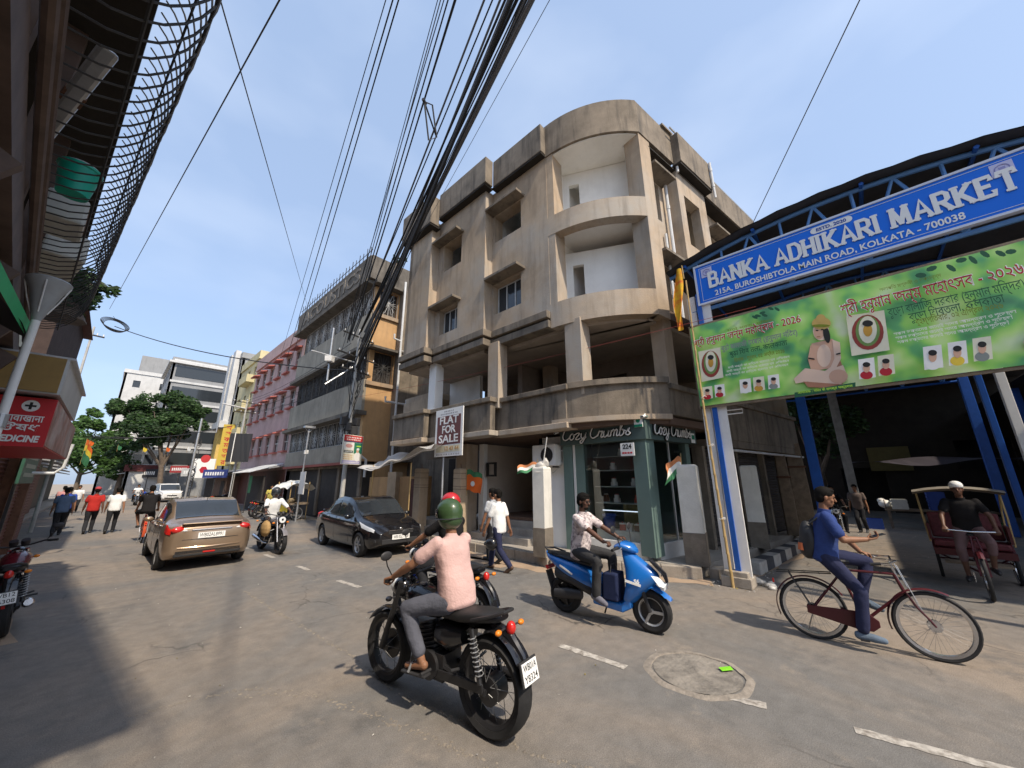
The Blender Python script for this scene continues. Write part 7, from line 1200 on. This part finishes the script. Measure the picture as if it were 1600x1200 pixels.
for z0, n, x0, x1, h in ((1.13, 9, -.4, .42, .05), (1.04, 8, -.38, .4, .045), (.525, 8, -.42, .0, .03), (.08, 12, -.45, .4, .03)):
    for i in range(n): x = lerp(x0, x1, i/n); q.bx(x, x+(x1-x0)/n*r_.uniform(.5, .8), -.034, -.031, z0-h/2, z0+h/2)
q.build('white_lettering_bars', PRINTW, pb2); q = B()
for z0 in (.38, .30, .22):
    for i in range(6): x = -.45+i*.08; q.bx(x, x+.055, -.030, -.028, z0-.015, z0+.015)
q.build('orange_lettering_bars', flat('poster_orange', (.6, .35, .12)), pb2)
for c, r, m, k in (((.27, .33), (.17, .2), PRINTW, 1), ((.26, .58), (.07, .09), SK1, 2), ((.27, .65), (.075, .05), PRINTW, 3), ((.3, .78), (.14, .03), LIME, 2), ((-.22, .77), (.18, .08), flat('poster_pink', (.65, .35, .32)), 2)): q = B(); q.add([(c[0]+r[0]*math.cos(a), -.027-.004*k, c[1]+r[1]*math.sin(a)) for a in [2*math.pi*i/18 for i in range(18)]], [tuple(range(18))]); q.build('print_shape', m, pb2)
B().box((0, .05, .62), (.04, .05, 1.3)).build('batten', WOODR, pb2)
aw = thing('plastic_awning', 'torn translucent plastic sheet slung as an awning beside the for-sale board', 'awning', (7.0, 11.8, 2.3)); PLS = mat('cloudy_plastic_sheet', (.62, .60, .56), .35, .15, 3, .3, alpha=.86, spec=.5)
q = B(); nu, nv = 22, 10; r_ = random.Random(5); g = []
for i in range(nu+1):
    u = i/nu; row = []
    for j in range(nv+1): v = j/nv; y = 2.4-4.7*u; x = -.55+1.25*v+.1*math.sin(u*8+v*3); z = .12+.62*u*u+.55*v-.16*math.sin(v*3.1)+.06*math.sin(u*17+v*4)+.05*math.sin(v*13-u*6)-(.12 if j == 0 else 0)*abs(math.sin(u*11)); row.append((x, y, z))
    g.append(row)
q.loft(g, cap=False, closed=False); q.build('sheet', PLS, aw, smooth='all'); B().tube([(-.45, 2.4, .1), (-.4, .8, .12), (-.35, -.6, .3), (-.3, -2.2, .7)], .012, 5).build('rope', WHITEP, aw)
for y in (1.6, -1.0): B().cyl((-.3, y, -2.1), (-.3, y, .2), .02).build('prop', BAMB, aw)
def flag(lab, loc, rz, bands, w, h, droop=.5, stick=1., m_extra=None, tilt=.5, sticklen=.6):
    t = thing('flag', lab, 'flag', loc, rz); n = len(bands)
    for k, m in enumerate(bands):
        q = B(); g = []
        for i in range(9):
            u = i/8; g.append([(u*w, .07*math.sin(u*7+v*3)*u, -v*h-droop*u*u*w+.03*math.sin(u*9)) for v in [(k+j/4)/n for j in range(5)]])
        q.loft(g, cap=False, closed=False); q.build('cloth_band', m, t, smooth='all')
    B().cyl((0, 0, -h-.15), (-.02, 0, .08), .009, n=6).build('stick', BAMB, t)
    if m_extra: q = B(); q.add([(w*.5+.08*math.cos(a), -.06, -h*.62-droop*.25*w+.08*math.sin(a)) for a in [2*math.pi*i/14 for i in range(14)]], [tuple(range(14))]); q.build('emblem', m_extra, t); q2 = B(); q2.add([(w*.5+.08*math.cos(a), .075, -h*.62-droop*.25*w+.08*math.sin(a)) for a in [2*math.pi*i/14 for i in range(14)]], [tuple(range(14))]); q2.build('emblem', m_extra, t)
    return t
SAFR = mat('saffron_flag', (.52, .20, .08), .8, .25, 8); GRNF = mat('green_flag', (.05, .20, .09), .8, .25, 8); WHF = mat('white_flag', (.72, .72, .68), .8); ORF = mat('orange_flag', (.72, .14, .02), .8); YELF = mat('yellow_flag', (.75, .55, .05), .8)
flag('orange and green party flag with a pale emblem beside the tan post', (7.7, 9.15, 2.25), R(-78), [GRNF, ORF, ORF, ORF], .55, .62, .25, m_extra=WHF)
flag('limp saffron, white and green flag tied on the whitewashed kerb post', (7.22, 5.9, 2.35), R(140), [SAFR, WHF, GRNF], .5, .2, .2); B().cyl((7.25, 5.75, 2.2), (7.2, 5.55, 2.95), .012).build('flag_stick', WHITEP).__setitem__('label', 'bare white flag stick leaning on the whitewashed kerb post'); bpy.data.objects['flag_stick']['category'] = 'stick'
flag('tattered saffron, white and green flag on the post by the banner gate', (8.72, 2.95, 2.42), R(160), [SAFR, WHF, GRNF], .55, .36, .5)
t = thing('wrapping_plastic', 'crumpled clear plastic tied round the top of the whitewashed kerb post', 'plastic', (7.28, 5.82, 2.1)); q = B(); q.ell((0, 0, .12), (.14, .16, .17), 12); q.ell((.05, -.1, .25), (.08, .1, .14), 10); remesh(q.build('film', PLS, t), .02, 1, .08); B().tube([(.17*math.cos(a), .18*math.sin(a), .02) for a in [2*math.pi*i/10 for i in range(10)]], .006, 4, closed=True).build('string', WHITEP, t)
c = onX(133, 690, -1.15); flag('orange, yellow and green party flag hanging over the left shops', (c.x, c.y, c.z+.25), R(-70), [ORF, YELF, GRNF, GRNF], .75, 1.1, .7)
for k in range(5): o = flag(f'small {["orange", "green", "yellow", "red", "white"][k]} pennant on the string across the far street', (-1.5+1.5*k, 42+k, 4.9-.2*math.sin(k)), R(-60), [(ORF, GRNF, YELF, ORF, WHF)[k]], .35, .3, .3)
t = thing('plastic_litter_heap', 'heap of clear plastic litter at the foot of the gate post', 'litter', (8.75, 1.75, 0)); q = B(); r_ = random.Random(2)
for i in range(9): q.ell((r_.uniform(-.22, .22), r_.uniform(-.2, .2), .03), (r_.uniform(.05, .12), r_.uniform(.04, .1), r_.uniform(.03, .07)), 8)
remesh(q.build('film', PLS, t), .014, 0, .05); B().box((.1, .1, .04), (.15, .1, .03), rz=.6).build('scrap', litter_cols[0], t)
# ================================================================ clutter along the right side of the far street
t = thing('street_cart', 'vendor handcart with a yellow cloth and white sheet beside the light pole', 'cart', (6.9, 22.6, 0), R(5)); B().bx(-.5, .5, -.9, .9, .75, .85).build('deck', WOODR, t)
for s in (-1, 1): wheel(t, (.0, s*.75, .33), .33, .05, STEEL, 'cycle', 20); B().cyl((.45, s*.8, 0), (.45, s*.8, 1.9), .02).build('leg', BAMB, t); B().cyl((-.45, s*.8, .85), (-.45, s*.8, 1.9), .02).build('canopy_prop', BAMB, t)
q = B(); q.loft([[(-.7+.2*i, -1+.25*j, 1.95+.1*math.sin(i*1.3+j*.8)-.12*abs(i-3.5)) for j in range(9)] for i in range(8)], cap=False, closed=False); q.build('white_canopy', WHF, t, smooth='all'); q = B(); q.loft([[(-.52, -.9+.2*j, .85-.15*i+.02*math.sin(j*2)) for j in range(10)] for i in range(4)], cap=False, closed=False); q.build('yellow_cloth', YELF, t, smooth='all')
for i in range(5): B().ell((-.3+.15*i, -.6+.3*i, .95), (.16, .2, .13), 10).build('goods_sack', mat('tan_sack', (.35, .27, .16), .9), t, smooth='all')
t = thing('corrugated_awning', 'white corrugated awning on thin posts before the pink building', 'awning', (7.1, 31.5, 0)); q = B(); q.loft([[(-1.0, -2.5+.125*j, 2.5+.05*(j % 2)), (.9, -2.5+.125*j, 3.1+.05*(j % 2))] for j in range(41)], cap=False, closed=False); q.build('corrugated_sheet', mat('zinc_sheet', (.45, .46, .46), .5, .2, 3), t)
for y in (-2.3, 2.3): B().cyl((-.9, y, 0), (-.9, y, 2.55), .03).build('post', IRON, t)
B().bx(.0, .1, -2, 1.8, 0, 2.3).build('stall_back', DARK, t); q = B(); q.loft([[(-.6, -1.8+.15*i, 2.3), (-.62, -1.8+.15*i+.02*math.sin(i), 1.2)] for i in range(6)], cap=False, closed=False); q.build('green_cloth', GRNF, t, smooth='all')
t = thing('tin_shed', 'dark tin lean-to shed before the yellow building', 'shed', (7.2, 44.5, 0)); B().bx(0, 1.3, -3, 3, 0, 2.4).build('wall', LBR, t); B().box((.4, 0, 2.75), (2.6, 6.4, .08), rot=Euler((0, -.22, 0))).build('roof', SHEET, t); B().bx(-.02, 0, -2.2, -.6, .2, 2).build('doorway', DARK, t)
t = thing('vertical_sign', 'tall yellow vertical sign with red characters beside the white finned block', 'sign', (7.6, 47.5, 3.5), R(-20)); B().bx(-.5, .5, -.06, .06, 0, 4.2).build('panel', flat('sign_yellow', (.52, .38, .06)), t)
for i, s in enumerate('শাড়িঘর'[:1]+'BRELTS'): text('শসকমতঘর'[i % 7], .62, plane_M((0, -.066, 3.8-.58*i), (1, 0, 0), (0, 0, 1)), PRINTR, t, 'character', bold=.01)
B().cyl((.55, 0, -3.5), (.55, 0, 4.3), .05).build('post', STEEL, t)
t = thing('round_sign', 'white hanging shop sign with a red top before the grey block', 'sign', (6.4, 49, 2.3), R(-30)); B().bx(-.9, .9, -.05, .05, 0, 1.9).build('panel', PRINTW, t); B().cyl((0, -.06, 1.9), (0, .06, 1.9), .4, n=20).build('red_disc', mat('sign_red', (.5, .04, .04), .6), t); B().cyl((0, 0, -2.3), (0, 0, 0), .06).build('post', STEEL, t); B().cyl((0, -.07, .8), (0, -.055, .8), .35, n=6).build('emblem', PRINTR, t)
t = thing('pole_cable_tangle', 'pole thick with coiled black cables at the street bend', 'pole', (5.2, 47, 0)); B().tube([(0, 0, 0), (0, 0, 8)], .09, 8).build('pole', STEEL, t)
for k in range(14): z = rnd.uniform(1.5, 6); q = B(); q.tube([(.1+.25*math.cos(a)*rnd.uniform(.8, 1.2), .1+.1*math.sin(a), z+.35*math.sin(a)) for a in [2*math.pi*i/12 for i in range(12)]], .03, 5, closed=True); q.build('cable_loop', BLACK, t)
for k, (x, y, z, w, h, c) in enumerate(((6.2, 41, 2.6, 2.2, .7, (.04, .06, .22)), (6.6, 57, 3.0, 3.0, .9, (.5, .5, .48)), (5.6, 60, 3.4, 2.4, .8, (.35, .05, .05)), (3.2, 65.5, 3.0, 2.5, 1.0, (.03, .03, .035)))):
    t = thing('shop_fascia', f'far {["navy", "white", "red", "black"][k]} shop fascia board at the street bend', 'sign', (x, y, z), R(-50)); B().box((0, 0, 0), (w, .08, h)).build('panel', mat(f'fascia{k}', c, .6), t); q = B(); [q.bx(-w*.4+i*w*.1, -w*.4+i*w*.1+w*.06, -.06, -.041, -h*.2, h*.2) for i in range(8)]; q.build('lettering_bars', PRINTW, t); B().cyl((0, .06, -z), (0, .06, h/2), .04).build('post', IRON, t)
# ================================================================ trees
def leafmat(nm, c): return mat(nm, c, .6, .35, 2.5, spec=.3)
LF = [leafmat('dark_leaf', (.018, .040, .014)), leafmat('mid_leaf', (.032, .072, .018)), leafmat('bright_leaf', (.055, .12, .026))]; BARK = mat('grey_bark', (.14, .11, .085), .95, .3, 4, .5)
def tree(lab, x, y, h, blobs, n, ls, mats, seed, lean=(0, 0), name='tree'):
    t = thing(name, lab, 'tree', (x, y, 0)); r_ = random.Random(seed); q = B(); top = V((lean[0], lean[1], h)); q.tube([(0, 0, 0), (lean[0]*.3, lean[1]*.3, h*.4), top*.8, top], [.32, .24, .16, .06], 9)
    for (bx_, by_, bz_, br) in blobs: q.tube([(lean[0]*.3, lean[1]*.3, h*.42), V((bx_, by_, bz_))*.6+V((0, 0, h*.12)), (bx_, by_, bz_)], [.14, .09, .03], 6)
    q.build('trunk', BARK, t, smooth=True); cr_ = B()
    for (bx_, by_, bz_, br) in blobs:
        subs = [(V((r_.gauss(0, 1), r_.gauss(0, 1), r_.gauss(0, .7))).normalized()*br*r_.uniform(.35, 1.0), br*r_.uniform(.22, .42)) for _ in range(12)]
        for off, sr in subs:
            for k in range(n//12):
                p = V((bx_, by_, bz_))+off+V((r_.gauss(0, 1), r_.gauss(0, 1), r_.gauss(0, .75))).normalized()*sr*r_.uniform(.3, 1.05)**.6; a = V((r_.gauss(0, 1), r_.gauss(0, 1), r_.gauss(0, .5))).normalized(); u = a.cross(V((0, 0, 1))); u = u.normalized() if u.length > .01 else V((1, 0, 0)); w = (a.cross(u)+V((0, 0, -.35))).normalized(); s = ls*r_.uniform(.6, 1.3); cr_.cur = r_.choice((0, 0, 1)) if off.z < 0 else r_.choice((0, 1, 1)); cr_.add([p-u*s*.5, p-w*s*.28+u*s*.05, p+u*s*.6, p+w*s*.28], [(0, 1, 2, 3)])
    cr_.build('crown', mats, t, recalc=False); return t
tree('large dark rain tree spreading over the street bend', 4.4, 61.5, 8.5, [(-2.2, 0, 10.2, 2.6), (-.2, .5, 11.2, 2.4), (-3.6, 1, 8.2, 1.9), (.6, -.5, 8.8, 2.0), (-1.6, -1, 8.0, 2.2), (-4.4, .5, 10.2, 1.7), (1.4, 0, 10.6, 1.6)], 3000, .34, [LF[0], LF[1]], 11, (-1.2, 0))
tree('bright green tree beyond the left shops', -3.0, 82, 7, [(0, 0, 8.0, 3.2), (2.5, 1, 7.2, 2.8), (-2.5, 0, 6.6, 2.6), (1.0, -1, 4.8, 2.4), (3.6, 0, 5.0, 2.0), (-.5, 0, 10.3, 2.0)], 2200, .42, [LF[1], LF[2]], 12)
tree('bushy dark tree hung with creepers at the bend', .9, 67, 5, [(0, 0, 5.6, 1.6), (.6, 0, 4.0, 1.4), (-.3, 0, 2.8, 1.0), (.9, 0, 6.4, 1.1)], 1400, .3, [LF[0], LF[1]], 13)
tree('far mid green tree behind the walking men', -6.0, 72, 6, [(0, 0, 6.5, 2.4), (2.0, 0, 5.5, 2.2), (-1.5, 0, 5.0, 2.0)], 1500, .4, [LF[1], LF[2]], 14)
tree('leafy tree behind the market gate columns', 27.5, 1.8, 5, [(0, 0, 5.6, 1.8), (-.8, -.9, 4.4, 1.5), (.5, .8, 6.6, 1.3)], 2200, .2, [LF[0], LF[1]], 15)
tree('small plant growing from the grille building roof', 8.9, 17.2, .3, [(0, 0, .5, .35), (.2, -.2, .7, .25)], 320, .1, [LF[0], LF[1]], 16, name='roof_plant').location = (9.0, 17.4, 13.6)
tree('wispy sapling growing from the far end of the caged building', -1.15, 9.0, .4, [(0, 0, .5, .4), (.2, .3, .8, .3), (-.1, .5, .3, .3)], 420, .11, [LF[0], LF[1]], 17, name='sapling').location = (-1.05, 9.1, 4.5)
# ================================================================ bake modifiers once
bpy.context.view_layer.update()
dg = bpy.context.evaluated_depsgraph_get(); baked = []
for o in APPLY: baked.append((o, bpy.data.meshes.new_from_object(o.evaluated_get(dg), depsgraph=dg)))
for o, me in baked:
    me.name = o.data.name; o.modifiers.clear(); o.data = me
    if o.get('smooth_all'): me.polygons.foreach_set('use_smooth', [True]*len(me.polygons))
for o in CUTTERS: bpy.data.objects.remove(o)
